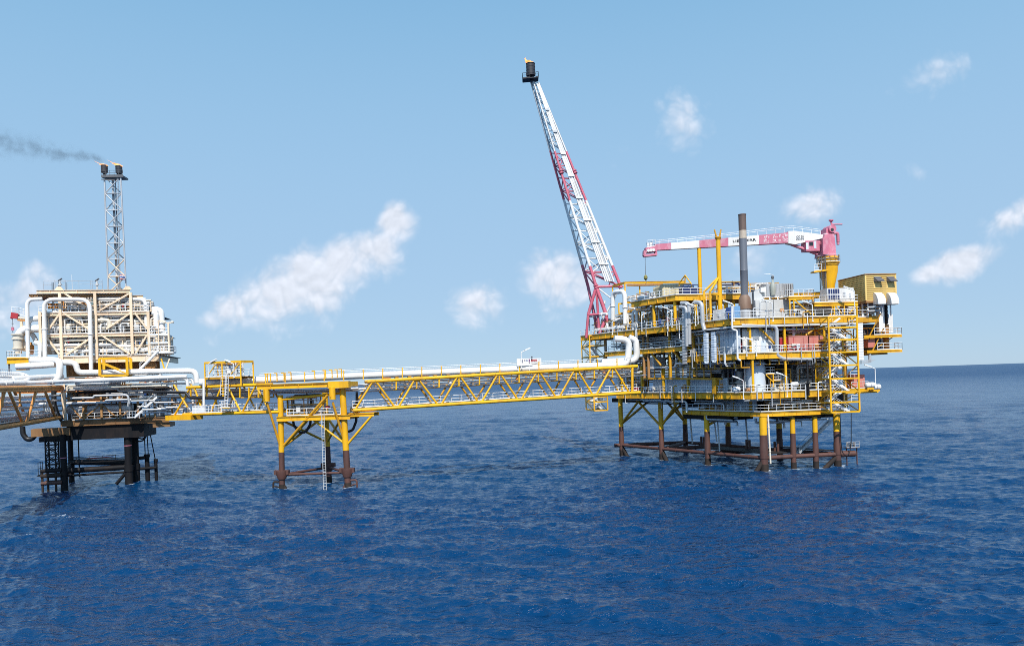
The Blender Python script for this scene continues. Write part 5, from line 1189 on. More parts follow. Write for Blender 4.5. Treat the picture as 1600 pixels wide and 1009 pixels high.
# three chords: middle (front left), right (front right), back left
def chord(f):   # f: 0 at the hinge frame, 1 at the tip
    yy = 448 + (128 - 448) * f
    return (bp(931.5 + (833.5 - 931.5) * f, yy, f), bp(969.5 + (841.5 - 969.5) * f, yy - 1 + 2 * f, f), bp(918.5 + (829.5 - 918.5) * f, yy - 2 + 2 * f, f, 3.2 * (1 - f) + .9))
bands = [(0, .1, BRD), (.1, .42, WHT), (.42, .66, BRD), (.66, 1.0, GRY)]
NB = 17
def band(f):
    for a, c, m in bands:
        if a <= f < c + 1e-6: return m
    return GRY
for k_ in range(3):
    for a, c, m in bands:
        b = B(); r0, r1 = .34 - .14 * a, .34 - .14 * c; b.path([chord(a)[k_], chord(c)[k_]], r0, 10, r2=r1); obj('chord', b, m, s)
fs = [1 - (1 - i / NB) ** 1.18 for i in range(NB + 1)]
for i in range(NB):
    f0, f1 = fs[i], fs[i + 1]; m = band((f0 + f1) / 2); A0, A1 = chord(f0), chord(f1); r = .15 - .06 * f0
    b = B()
    for (p, q) in ((0, 1), (1, 2), (2, 0)):
        b.tube(A1[p], A1[q], r, n=6)
        if (i + p) % 2: b.tube(A0[p], A1[q], r, n=6)
        else: b.tube(A0[q], A1[p], r, n=6)
        if p == 0: mid = A1[0].lerp(A1[1], .5); b.tube(A0[0].lerp(A0[1], .5), (A1[p] if i % 2 else A1[q]), r * .8, n=6)
    if i in (0,): pass
    obj('lattice_bay', b, m, s)
# pipe bundle climbing between the front chords
for j in range(5):
    g = .44 + j * .085
    b = B(); b.path([chord(f)[0].lerp(chord(f)[1], g) + V((0, -.5 + .1 * (j % 2), .1)) for f in (0.02, .25, .5, .75, .985)], .17 if j != 2 else .24, 8, r2=.12); obj('flare_pipe', b, WHT if j != 3 else GRY, s)
for i in range(1, 9):
    f = i / 9.3; a, c = chord(f)[0], chord(f)[1]; b = B(); b.beam(a.lerp(c, .40) + V((0, -.75, 0)), a.lerp(c, .84) + V((0, -.75, 0)), .3, .35); obj('pipe_clamp', b, WHT if f < .7 else GRY, s)
# clamps at the joint bands
for f in (.0, .56):
    for k_ in range(2):
        c = chord(f)[k_]; d = (chord(min(1, f + .1))[k_] - c).normalized(); b = B(); b.lathe(c - d * .4, d, [(0, .55), (.25, .55), (.26, .4), (.55, .4), (.56, .55), (.8, .55)], 10); obj('joint_flange', b, BRD, s)
# hinge legs below
ft = [bp(918, 512, 0, 2), bp(946, 513, 0, -2), bp(962, 490, 0, 4), bp(906, 528, 0, 0)]
zU_ = UPP['z']
c0 = chord(0)
for p, q, r in ((c0[0], bp(948, 494, 0, -1), .4), (c0[0], bp(919, 492, 0, 0), .34), (bp(919, 492, 0, 0), bp(916, 528, 0, 0), .3), (bp(948, 494, 0, -1), bp(934, 528, 0, -1), .34), (c0[2], bp(931, 500, 0, 2), .3), (c0[2], bp(936, 528, 0, 3), .34), (c0[0], bp(936, 516, 0, 0), .28), (bp(919, 492, 0, 0), bp(948, 490, 0, -1), .26), (c0[0], c0[1], .3), (c0[1], bp(948, 488, 0, 1), .2), (c0[0] , bp(960, 470, 0), .15), (bp(948, 494, 0, -1), bp(953, 528, 0, -1), .3), (bp(945, 470, 0, 2), bp(938, 528, 0, 2), .22)):
    b = B(); b.tube(p, q, r, n=9); obj('hinge_strut', b, BRD if r > .25 else WHT, s)
b = B(); b.tube(bp(893, 358, .3, 2), bp(916, 440, .02, 3), .04, n=5); obj('stay_wire', b, DGR, s)
# tip platform, drum burner
tip = bp(830, 126, 1); b = B(); b.slab([tip + V((-1.9, -1.2, 0)), tip + V((1.6, -1.2, .2)), tip + V((1.6, 1.2, .2)), tip + V((-1.9, 1.2, 0))], V((0, 0, .14))); obj('tip_platform', b, SOOT_SHADE, s)
b = B(); rail(b, [tip + V((-1.9, 1.2, .14)), tip + V((-1.9, -1.2, .14)), tip + V((-.3, -1.2, .2))], 1.1, .9, .045); obj('guard_rail', b, SOOT_SHADE, s); b = B(); rail(b, [tip + V((1.0, -1.2, .3)), tip + V((1.6, -1.2, .3)), tip + V((1.6, 1.2, .3))], 1.1, .6, .045); obj('guard_rail', b, SOOT_SHADE, s)
db = bp(829.5, 119, 1); kk = DB1 / FPX
b = B(); b.lathe(db - UP * .9, UP, [(0, .25), (.8, .3), (.9, 6.2 * kk), (.95, 6.9 * kk), (20.5 * kk + .5, 6.9 * kk), (20.5 * kk + .5, 6.0 * kk), (20.5 * kk, 5.6 * kk)], 18)
for i in range(4): b.lathe(db + UP * (.4 + i * .75), UP, [(0, 7.15 * kk), (.09, 7.15 * kk)], 18)
obj('burner_drum', b, SOOT_SHADE, s); b = B(); b.tube(db - UP * 1.2 , tip, .3, n=8); b.tube(tip + V((.5, 0, 0)), db - UP * .5, .15, n=6); obj('burner_stem', b, SOOT_SHADE, s)
def flame_mat():
    m = bpy.data.materials.new('gas_flame'); m.use_nodes = True; t = m.node_tree; t.nodes.clear()
    o = t.nodes.new('ShaderNodeOutputMaterial'); e = t.nodes.new('ShaderNodeEmission'); tr = t.nodes.new('ShaderNodeBsdfTransparent'); mx = t.nodes.new('ShaderNodeMixShader')
    tc = t.nodes.new('ShaderNodeTexCoord'); n = t.nodes.new('ShaderNodeTexNoise'); n.inputs['Scale'].default_value = 1.3; n.inputs['Detail'].default_value = 4
    r = t.nodes.new('ShaderNodeValToRGB'); r.color_ramp.elements[0].color = (1, .16, .02, 1); r.color_ramp.elements[0].position = .3; r.color_ramp.elements[1].color = (1, .55, .2, 1); r.color_ramp.elements[1].position = .65
    lw = t.nodes.new('ShaderNodeLayerWeight'); lw.inputs[0].default_value = .35
    K = t.links.new; K(tc.outputs['Object'], n.inputs[0]); K(n.outputs['Fac'], r.inputs[0]); K(r.outputs['Color'], e.inputs['Color']); e.inputs['Strength'].default_value = 1.9
    K(lw.outputs['Facing'], mx.inputs[0]); K(e.outputs[0], mx.inputs[1]); K(tr.outputs[0], mx.inputs[2]); K(mx.outputs[0], o.inputs[0]); return m
FLM = flame_mat()
def flame(label, p, pts_list):
    b = B()
    for pts, r in pts_list:
        n = len(pts); k_ = 7
        prev = None
        c = bend([p + V(q) for q in pts], 1.0, 4); rad = [r * (1 - (i / (len(c) - 1)) ** 1.4) * (1 + .22 * math.sin(i * 2.1)) + .02 for i in range(len(c))]
        o = len(b.v)
        for i, q in enumerate(c):
            for j in range(k_): a = 2 * math.pi * j / k_; b.v.append(q + V((math.cos(a) * rad[i], math.sin(a) * rad[i], math.sin(a * 2 + i) * rad[i] * .3)))
        for i in range(len(c) - 1):
            for j in range(k_): j2 = (j + 1) % k_; b.f.append((o + i * k_ + j, o + i * k_ + j2, o + (i + 1) * k_ + j2, o + (i + 1) * k_ + j)); b.sm.append(True)
    return solo('gas_flame', b, FLM, label, 'flame')
flame('small pale orange flame above the drum at the tip of the leaning boom', db + UP * (20 * kk - .1), [([(.3, 0, 0), (-.3, 0, .5), (-.9, 0, .7), (-1.4, 0, 1.2)], .5), ([(-.3, 0, 0), (-.9, 0, .5), (-1.1, 0, .9), (-1.0, 0, 1.4)], .35), ([(.6, 0, 0), (.3, 0, .35), (-.2, 0, .8)], .3)])

# ------------------------------------------------------------------ bridges and the three-legged bridge pier
def truss_bridge(label, pl, top0, top1, bot0, bot1, diags, verts, m, depth=4.2, r=.29, deckrail=True, pipes=5, extra=()):
    T0, T1, B0, B1 = pl(*top0), pl(*top1), pl(*bot0), pl(*bot1); bk = -pl.n * depth
    s = thing('truss_bridge', label, 'bridge', B0)
    for nm, p, q in (('top_chord', T0, T1), ('bottom_chord', B0, B1)):
        for o in (V((0, 0, 0)), bk):
            b = B(); b.tube(p + o, q + o, r, n=12); obj(nm, b, m, s)
    for o, mm in ((V((0, 0, 0)), m), (bk, YELD if m is YEL else m)):  # rear truss takes the shaded yellow
        for a, c in diags: b = B(); b.tube(pl(*a) + o, pl(*c) + o, r * .62, n=9); obj('diagonal', b, mm, s)
    for a, c in verts:
        b = B(); b.beam(pl(*a), pl(*c), .22, .22, up=pl.n); obj('hanger_post', b, m, s)
        b = B(); b.beam(pl(*c), pl(*c) + bk, .16, .2); b.beam(pl(*a) + bk, pl(*c) + bk, .18, .18, up=pl.n); obj('cross_frame', b, m, s)
    n = max(4, int((B1 - B0).length / 4))
    b = B()
    for i in range(n + 1):
        b.beam(B0.lerp(B1, i / n), B0.lerp(B1, i / n) + bk, .2, .22)
        if i < n: b.beam(B0.lerp(B1, i / n), B0.lerp(B1, (i + 1) / n) + bk, .12, .14)
    obj('floor_beam', b, m, s)
    b = B(); o = bk * .5; w = -pl.n * .9; b.slab([B0 + o - w + UP * .25, B1 + o - w + UP * .25, B1 + o + w + UP * .25, B0 + o + w + UP * .25], UP * .08); obj('walkway', b, GRTL, s)
    if deckrail:
        b = B(); rail(b, [B0 + o - w + UP * .33, B1 + o - w + UP * .33], 1.15, 1.9); rail(b, [B0 + o + w + UP * .33, B1 + o + w + UP * .33], 1.15, 1.9); obj('guard_rail', b, RAILW, s)
    n = max(3, int((T1 - T0).length / 5))
    b = B()
    for i in range(n + 1): b.beam(T0.lerp(T1, i / n), T0.lerp(T1, i / n) + bk, .18, .2)
    obj('top_cross_beam', b, YELD if m is YEL else m, s)
    return s, T0, T1, B0, B1, bk
BP = Pl.two(557, 126.0, 998, 142.0)
tx = lambda x: 595.8 + (x - 578) * (572 - 595.8) / (996 - 578)
bx_ = lambda x: 641 + (x - 552) * (613 - 641) / (998 - 552)
tops = [585, 651, 717, 780, 841, 900, 957]; bots = [552, 620, 687, 750, 812, 871.5, 929, 986]
dg = []
for i, t_ in enumerate(tops):
    dg.append(((t_ - 2.2, tx(t_)), (bots[i] + 2.2, bx_(bots[i])))); dg.append(((t_ + 2.2, tx(t_)), (bots[i + 1] - 2.5, bx_(bots[i + 1]))))
vt = [((x, tx(x)), (x, tx(x) + 15)) for x in (619, 686, 749, 811, 870, 928.5, 651, 717, 780, 841, 900, 957)]
s1, T0, T1, B0, B1, bk1 = truss_bridge('long yellow tubular truss bridge between the bridge pier and the yellow platform', BP, (575, tx(575)), (996, tx(996)), (552, bx_(552)), (1000, bx_(1000)), dg, vt, YEL)
b = B(); b.tube(BP(988, tx(988)), BP(988, bx_(988)), .24, n=9); obj('end_post', b, YEL, s1)
b = B(); b.tube(BP(988, tx(988)) + bk1, BP(988, bx_(988)) + bk1, .24, n=9); obj('end_post', b, YEL, s1)
for x in (651, 900):
    c = BP(x, tx(x)); d = (T1 - T0).normalized(); b = B(); b.lathe(c - d * .5, d, [(0, .42), (1.0, .42)], 10); obj('node_sleeve', b, YEL, s1)
# pipes carried inside the truss
for i in range(9):
    o = -BP.n * (.5 + .42 * i); y = 4 + (i * 5) % 14; x0, x1 = 560 + (i * 13) % 30, 1000 + (i * 7) % 18
    p, q = BP(x0, tx(x0) + y) + o, BP(x1, tx(x1) + y) + o
    pipe_run('thin pale pipe carried inside the long yellow truss bridge', [p, q], (.1, .13, .07, .16)[i % 4], (GRY, WHT, PGR)[i % 3], group='pipes inside the long bridge', flanges=6)
for i in range(11):
    x = 600 + i * 35; b = B(); q = BP(x, tx(x) + 9) - BP.n * (.6 + (i % 3)); b.lathe(q, UP, [(-.3, .1), (-.2, .3), (.2, .3), (.3, .1), (.7, .08), (.72, .3), (.78, .3)], 8); solo('pipe_valve', b, (GRY, DGR, ORG, WHT)[i % 4], 'small valve on the thin pipes inside the long yellow bridge', 'valve', 'valves inside the long bridge')
# the big white pipe over both bridges
PPp = Pl.two(308, 132, 985, 144)
pyc = lambda x: 593.5 + (x - 400) * (568.4 - 593.5) / (985 - 400)
RZ = [PPp(x, pyc(x), .3) for x in (312, 400, 545, 700, 860)]
e0 = PPp(981, 569.0, .3); e1 = PPp(983.5, 530.5, .3); e2 = PPp(960, 529, .3)
pipe_run('very long fat white pipe lying on both yellow bridges and turning up at the platform', RZ + [e0, e1, e2], .62, LAG, R=1.5, n=14, flanges=26)
f0 = PPp(940, 566.0, 2.4); f1 = PPp(996, 563.5, 2.4); f2 = PPp(993.5, 531, 2.4); f3 = PPp(983, 527.5, 2.4)
pipe_run('second fat white riser bend standing behind the first at the end of the bridge', [f0, f1, f2, f3], .6, LAG, R=1.5, n=14)
b = B(); tr = lambda x, dy: PPp(x, pyc(x) - 8.2 - dy, -.3)
for dy in (0, 2.4): b.path([tr(x, dy - 1) for x in (405, 545, 700, 860, 985)], .045, 5)
obj('pipe_rail', b, RAILW, s1)
for i in range(19):
    x = 415 + i * 30.5; b = B(); b.beam(PPp(x, pyc(x) + 6.5, -.3), PPp(x, pyc(x) - 9.6, -.3), .17, .17, up=BP.n); obj('rail_post', b, YEL, s1)
for i in range(20):
    x = 600 + i * 20; b = B(); q = PPp(x, pyc(x) + 6.2, .3); b.foot(V((q.x, q.y, 0)) - BP.t * .35 + BP.n * .5, BP.t, .6 if i % 3 else 1.5, 1.0, q.z - .35, q.z + .1); obj('pipe_saddle', b, YELD if i % 3 else ORG, s1)
# sign board on the bridge
q = PPp(808, 579, -.75); w = (PPp(848, 577, -.75) - q); Lw = w.length
s = S('sign_board', 'white sign board with red marking standing above the long pipe bridge', 'sign', q - UP * 1.2)
zt_, zb_ = PPp(830, 559.5, -.75).z, PPp(830, 571, -.75).z
b = B(); b.foot(q, BP.t, Lw, .08, zb_, zt_); obj('board', b, WHT, s)
rn = random.Random(2)
for f0_, f1_, v0, v1, m in ((.58, .62, .5, .85, RED), (.63, .84, .55, .85, RED), (.48, .54, .5, .9, mat('violet_marking', (.16, .06, .2), .5)), (.16, .18, .5, .9, DGR), (.21, .24, .4, .88, NVY), (.31, .35, .6, .85, NVY), (.39, .44, .6, .82, BLU), (.89, .93, .6, .9, GRY), (.5, .54, .3, .4, DGR), (.6, .63, .3, .4, DGR)):
    b = B(); n_ = max(1, int((f1_ - f0_) / .035))
    for i in range(n_): b.foot(q + BP.t * (Lw * (f0_ + (f1_ - f0_) * i / n_)) + BP.n * .012, BP.t, Lw * (f1_ - f0_) / n_ * .86, .01, zb_ + (zt_ - zb_) * (v0 + .05 * (i % 2)), zb_ + (zt_ - zb_) * v1)
    obj('marking', b, m, s)
for f in (.05, .5, .95): b = B(); b.beam(q + BP.t * (Lw * f) - BP.n * .06 + UP * 2.0, q + BP.t * (Lw * f) - BP.n * .06 - UP * 1.2, .1, .1); obj('post', b, RAILW, s)
q = PPp(815, 571, -.5); light_pole('thin white lamp pole beside the white sign board on the bridge', q - UP * .6, 3.0, BP.t, None)
b = B(); q = PPp(831, 559, -.6); b.lathe(q, UP, [(0, .12), (.25, .15), (.3, .05)], 8); solo('beacon', b, DGR, 'small dark beacon on top of the white sign board', 'lamp')

# pier
DP = 127.7
pL, pR = atZ(441, 765, 0), atZ(542, 763, 0); PR = Pl(pL, (pR.x - pL.x, pR.y - pL.y)); tP, nP = PR.t, PR.n
pB = atZ(511, 752, 0)
s = S('bridge_pier', 'yellow three legged bridge pier with a broad cap standing in the sea', 'pier', V((pL.x, pL.y, 0)).lerp(V((pB.x, pB.y, 0)), .5))
zCap0, zCap1 = PR(430, 607.5).z, PR(430, 600.5).z
def pier_leg(px0, py0, px1, py1, pl, top_y, ysw, r=.5):
    a, c = pl(px0, py0), pl(px1, py1); d = c - a
    sw = a + d * ((pl(px0, ysw).z - a.z) / d.z)
    b = B(); b.tube(sw, c, r, n=14); l = obj('leg', b, YEL, s)
    b = B(); b.path([a - d * .18, a, sw], r * 1.02, 14); obj('splash_zone_sleeve', b, RBR, l)
    b = B(); b.path([a - d * .1, a + d * .06], r * 1.1, 14); obj('tidal_growth', b, TID, l); return a, c, sw
la_ = pier_leg(441, 765, 438, 617, PR, 0, 706, .47); lr_ = pier_leg(544, 763, 535, 606, PR, 0, 703, .52)
PBk = Pl(V((pB.x, pB.y, 0)), tP); lb_ = pier_leg(514, 752, 507.5, 612, PBk, 0, 697, .5)
cp0 = PR.at(401, -1.4); capL = (PR.at(511, -1.4) - cp0).length
b = B(); b.ibeam(Z(cp0, (zCap0 + zCap1) / 2), Z(cp0 + tP * capL, (zCap0 + zCap1) / 2), .5, zCap1 - zCap0, .1, .08); b.ibeam(Z(cp0 - nP * 5.2, (zCap0 + zCap1) / 2), Z(cp0 + tP * capL - nP * 5.2, (zCap0 + zCap1) / 2), .5, zCap1 - zCap0, .1, .08)
for i in range(7): q = cp0 + tP * (.3 + (capL - .6) * i / 6); b.beam(Z(q - nP * .3, (zCap0 + zCap1) / 2), Z(q - nP * 4.9, (zCap0 + zCap1) / 2), .25, (zCap1 - zCap0) * .8)
obj('cap_beam', b, YEL, s)
q0 = PR.at(511.5, -1.5); b = B(); b.foot(q0, tP, (PR.at(544, -1.5) - q0).length, 1.2, PR(530, 606).z, PR(530, 595.5).z); b.foot(q0 - nP * 1.25, tP, (PR.at(544, -1.5) - q0).length, 4, PR(530, 604).z, PR(530, 596.5).z); obj('cap_block', b, YEL, s)
b = B(); b.foot(cp0 + nP * .3, tP, capL, 5.8, zCap1 + .003, zCap1 + .06); obj('cap_plate', b, YELD, s)
for px, w in ((415.5, 9), (518.5, 9)):
    a = PR.at(px, -1.3); zt2 = zCap0 - .01; b = B(); b.lathe(Z(a, zt2), -UP, [(0, .52), (PR(px, 608).z - PR(px, 629).z - .2, .52), (PR(px, 608).z - PR(px, 629).z - .19, .3)], 12); b.beam(Z(a - tP * .1 + nP * .4, zt2), Z(a - tP * .1 + nP * .5, zt2 - 1.6), .08, .5); obj('bearing_stub', b, YEL, s)
    for tgt in ((la_ if px < 450 else lr_),): b = B(); b.tube(Z(a, PR(px, 628).z), tgt[0].lerp(tgt[1], .42), .2, n=9); obj('strut', b, YELD, s)
m_l = la_[0].lerp(la_[1], .44); m_r = lr_[0].lerp(lr_[1], .44); m_b = lb_[0].lerp(lb_[1], .44)
def LR(l, f): return l[0].lerp(l[1], f)
zm = PR(480, 653).z
for p, q, r in ((m_l, PR(512, 617, -.9), .22), (m_l + tP * .2, PR(509, 625, 1.0), .2), (m_l, LR(lb_, .74), .22), (m_r, LR(lb_, .74), .22), (m_b, LR(lr_, .74), .2), (m_b, LR(la_, .74), .2), (m_r, PR(490, 656, 0), .18), (LR(la_, .95), LR(lr_, .95), .22)):
    b = B(); b.tube(p, q, r, n=9); obj('strut', b, YELD if p is m_l else YEL, s)
b = B(); a, c = PR.at(430, -.62), PR.at(545, -.62); b.ibeam(Z(a, zm), Z(c, zm), .4, .75); b.ibeam(Z(a - nP * 5, zm), Z(c - nP * 5, zm), .35, .7)
for f in (.02, .35, .65, .98): b.beam(Z(a.lerp(c, f), zm), Z(a.lerp(c, f) - nP * 5, zm), .3, .7)
obj('mid_beam', b, YEL, s)
b = B(); b.foot(a - nP * .25, tP, (c - a).length, 4.6, zm + .38, zm + .44); obj('mid_deck', b, GRT, s); b = B(); rail(b, [Z(PR.at(446, -.4), zm + .44), Z(PR.at(530, -.4), zm + .44)], 1.15, 1.2); rail(b, [Z(PR.at(446, 4), zm + .44), Z(PR.at(560, 4), zm + .44)], 1.15, 1.6); obj('guard_rail', b, RAILW, s)
zr = PR(560, 648).z; a, c = PR.at(543, -.4), PR.at(582.5, -.4); b = B(); b.ibeam(Z(a, zr), Z(c, zr), .4, .5); b.ibeam(Z(a - nP * 3, zr), Z(c - nP * 3, zr), .35, .5); b.foot(a, tP, (c - a).length, 3, zr + .26, zr + .32); obj('cantilever', b, YEL, s)
b = B(); b.tube(Z(c - tP * .4, zr - .2), LR(lr_, .42), .2, n=9); obj('strut', b, YEL, s)
# clamp frame near the water and fenders
zc_ = PR(440, 741).z
for l in (la_, lr_, lb_):
    q = LR(l, .16); b = B(); b.lathe(q - UP * .7, UP, [(0, .7), (.9, .95), (1.4, .95)], 12); b.beam(q - tP * 1.25 + UP * .4, q + tP * 1.25 + UP * .4, .7, .75); b.hexa([q + tP * x + nP * y + UP * z for z in (-.6, .1) for x, y in ((-.5 - .5 * (z > 0), -.3), (.5 + .5 * (z > 0), -.3), (.5 + .5 * (z > 0), .3), (-.5 - .5 * (z > 0), .3))]); obj('clamp', b, RBR, s)
for p, q in ((la_, lr_), (la_, lb_), (lb_, lr_)): b = B(); b.tube(LR(p, .16), LR(q, .16), .22, n=9); obj('brace', b, RBR, s)
for l, d in ((la_, -1), (lr_, 1)):
    q = LR(l, .08); b = B(); b.path(bend([q, q + tP * (1.5 * d) + UP * .1, q + tP * (1.6 * d) - UP * 2], .3), .17, 8); b.tube(q, q + tP * (-1.1 * d) - UP * 2.0, .26, n=8); b.tube(q + tP * (1.5 * d) - UP * .6, q - UP * .9, .12, n=6); obj('fender', b, RBR if d > 0 else TID, s)
b = B(); ladder(b, PR(508, 770, -2.2), PR(504, 640, -2.2), tP, .48, .048); solo('boat_ladder', b, WGY, 'long white vertical ladder down the bridge pier into the water', 'ladder')
for lab, pts, pl in (('black hose looping under the middle of the bridge pier', [(457, 650), (459, 664), (468, 676), (478, 675), (485, 662), (486, 640), (485.5, 618)], PR), ('black hose looping under the right arm of the bridge pier', [(544, 674), (551, 672), (556.5, 658), (557.5, 640), (557.5, 612)], PR)):
    b = B(); b.path(bend([pl(x, y, 2.4) for x, y in pts], 1.2), .22, 8); solo('flexible_hose', b, RUB, lab, 'hose')
skid('small grey valve skid on the middle deck of the bridge pier', Z(PR.at(446, 1.2), zm + .45), tP, 6, 2.2, 3.2, 41, (GRY, DGR, PGR), YELD)
b = B(); q = PR(512, 636, 1.5); b.lathe(q, UP, [(-.3, .2), (-.2, .4), (.2, .4), (.3, .2)], 10); solo('valve_actuator', b, RED, 'small red valve actuator on the bridge pier deck', 'valve')
# yellow hook posts on the cap
for x in (418, 423, 433, 444, 455, 492, 509, 519, 527, 534):
    a = PR(x, 595 - (x - 430) * .06, -.9); b = B(); q = a + UP * 1.25; b.beam(a - UP * .1, q, .16, .16); b.beam(q, q - tP * .5, .14, .16); obj('pipe_guide', b, YEL, s)
for i in range(5): y = 610.2 + i * .9; pipe_run('grey pipe crossing beneath the cap of the bridge pier', [PR(421, y + .8, i * .5), PR(512, y - 1.2, i * .5), PR(560, y - 4, i * .5)], (.16, .1, .13)[i % 3], (WHT, GRY, PGR)[i % 3], group='pipes under the pier cap', flanges=5)
# left yellow bridge
LBP = Pl.two(262, 135.5, 435, 127.5)
s2, t0, t1, b0, b1, bk2 = truss_bridge('shorter yellow truss bridge from the pier to the beige platform', LBP, (292, 605.5), (402, 601), (286, 647.5), (437, 643.5),
    [((272, 601), (293, 636)), ((304, 606), (318, 646)), ((346, 604), (329, 646)), ((356, 604), (377, 645)), ((399, 603), (378, 645)), ((296, 608), (272, 650)), ((404, 610), (422, 643))],
    [((x, 605), (x, 621)) for x in (298, 323, 349, 375, 389, 404)], YEL, 4.0, .27)
for i in range(6): y = 609 + i * 2.1; pipe_run('grey pipe inside the shorter yellow bridge', [LBP(262 if i % 2 else 292, y + .3, .8 + i * .5), LBP(422, y - 2, .8 + i * .5)], (.12, .16, .09)[i % 3], (PGR, GRY, DGR)[i % 3], group='pipes inside the shorter bridge', flanges=5)
pipe_run('black pipe stepping down on the shorter yellow bridge', [LBP(225, 612, -.5), LBP(290, 613, -.5), LBP(297, 621.5, -.5), LBP(355, 621.5, -.5)], .25, RUB, R=.6)
b = B(); b.foot(LBP.at(256, -.6), LBP.t, 5.6, 3, LBP(280, 656).z, LBP(280, 648.5).z); obj('bearing_beam', b, YEL, s2)
# valve cabin frame on the left bridge
c0, c1 = LBP.at(320.5, -.8), LBP.at(376.5, -.8); zf0, zf1 = LBP(360, 603, -.8).z, LBP(360, 564, -.8).z; Lc = (c1 - c0).length
s = S('valve_shelter', 'open yellow valve shelter frame with a joisted roof on the shorter bridge', 'shelter', Z(c0, zf0))
for f, w in ((0, 0), (.49, 3.2), (.49, 0), (1, 0), (0, 3.2), (1, 3.2)): b = B(); p = c0 + LBP.t * (Lc * f) - LBP.n * w; b.beam(Z(p, zf0), Z(p, zf1 - .3), .2, .2); obj('post', b, YEL, s)
b = B(); b.beam(Z(c0, zf1 - .12), Z(c1, zf1 - .12), .25, .34); b.beam(Z(c0 - LBP.n * 3.2, zf1 - .12), Z(c1 - LBP.n * 3.2, zf1 - .12), .25, .34); b.beam(Z(c0, zf1 - .12), Z(c0 - LBP.n * 3.2, zf1 - .12), .25, .34); b.beam(Z(c1, zf1 - .12), Z(c1 - LBP.n * 3.2, zf1 - .12), .25, .34); obj('roof_beam', b, YEL, s)
b = B()
for i in range(16): a = c0.lerp(c1, .14 + .045 * i) - LBP.n * 1.4; b.beam(Z(a, zf1 - .62), Z(a + LBP.t * .35, zf1 - .3), .14, .24)
obj('joist', b, BRN, s)
zmid = LBP(360, 590, -.8).z
b = B(); b.beam(Z(c0, zmid), Z(c1, zmid), .2, .3); b.beam(Z(c0 - LBP.n * 3.2, zmid), Z(c1 - LBP.n * 3.2, zmid), .2, .3); obj('floor_beam', b, YELD, s); b = B(); b.foot(c0, LBP.t, Lc, 3.2, zmid + .15, zmid + .2); obj('floor', b, GRTL, s)
b = B(); rail(b, [Z(c0, zmid + .2), Z(c1, zmid + .2)], 1.15, 1.0); rail(b, [Z(c0 - LBP.n * 3.2, zmid + .2), Z(c1 - LBP.n * 3.2, zmid + .2)], 1.15, 1.0); obj('guard_rail', b, RAILW, s)
for (fa, za, fb_, zb__) in ((.08, zmid + .5, .3, zf1 - .5), (.73, zmid + .6, .98, zf1 - .4)): b = B(); b.beam(Z(c0.lerp(c1, fa), za), Z(c0.lerp(c1, fb_), zb__), .12, .14); obj('brace', b, YEL, s)
skid('white valve skid inside the yellow valve shelter', Z(c0 + LBP.t * 1 - LBP.n * .7, zmid + .21), LBP.t, Lc - 2.5, 2, 2.6, 43, (WHT, LAG, GRY), RAILW)
b = B(); q0, q1 = LBP(353.5, 640, -1.2), LBP(354.5, 585, -1.2); ladder(b, q0, q1, LBP.t, .62, .08)
for k_ in (-.55, .55): b.tube(q0 + LBP.t * k_ + LBP.n * .7 + UP * 2.4, q1 + LBP.t * k_ + LBP.n * .7, .05, n=5)
for i in range(7): c = q0.lerp(q1, .45 + i * .09); b.path([c + LBP.t * .3, c + LBP.t * .55 + LBP.n * .7, c - LBP.t * .55 + LBP.n * .7, c - LBP.t * .3], .04, 5)
solo('caged_ladder', b, RAILW, 'white caged ladder hanging down before the shorter yellow bridge', 'ladder')
a = LBP(343, 637, -1.4); s = S('ladder_landing', 'small white railed landing at the foot of the caged ladder', 'landing', a)
b = B(); b.foot(a, LBP.t, 2.3, 1.6, a.z - .1, a.z); b.beam(a + LBP.t * .3, a + LBP.t * .3 - UP * .6, .12, .12); obj('deck', b, YEL, s); b = B(); rail(b, [a - LBP.n * 1.5, a, a + LBP.t * 2.3, a + LBP.t * 2.3 - LBP.n * 1.5], 1.15, .6); obj('guard_rail', b, RAILW, s)
b = B(); a, c = LBP(307, 645.5, -1), LBP(352, 643.5, -1); b.slab([a, c, c + LBP.n * .9, a + LBP.n * .9], UP * .06); rail(b, [a + LBP.n * .9, c + LBP.n * .9], 1.2, .7, .055); b.foot(V((a.x, a.y, 0)) + LBP.n * .92, LBP.t, 2.6, .04, a.z + .1, a.z + 1.1); solo('side_walkway', b, RAILW, 'white railed walkway hung along the lower chord of the shorter bridge', 'walkway')
for px, y0, y1, lb in ((318.5, 634, 592, 'white downpipe before the shorter bridge'),): pipe_run(lb, [LBP(px, y0, -.9), LBP(px, y1, -.9)], .22, WHT)
for px in (326, 366): light_pole('white bent floodlight pole on the valve shelter, ' + ('left one' if px < 340 else 'right one'), LBP(px, 590, -1.0), 2.3, LBP.t * (1 if px < 340 else -1), None)
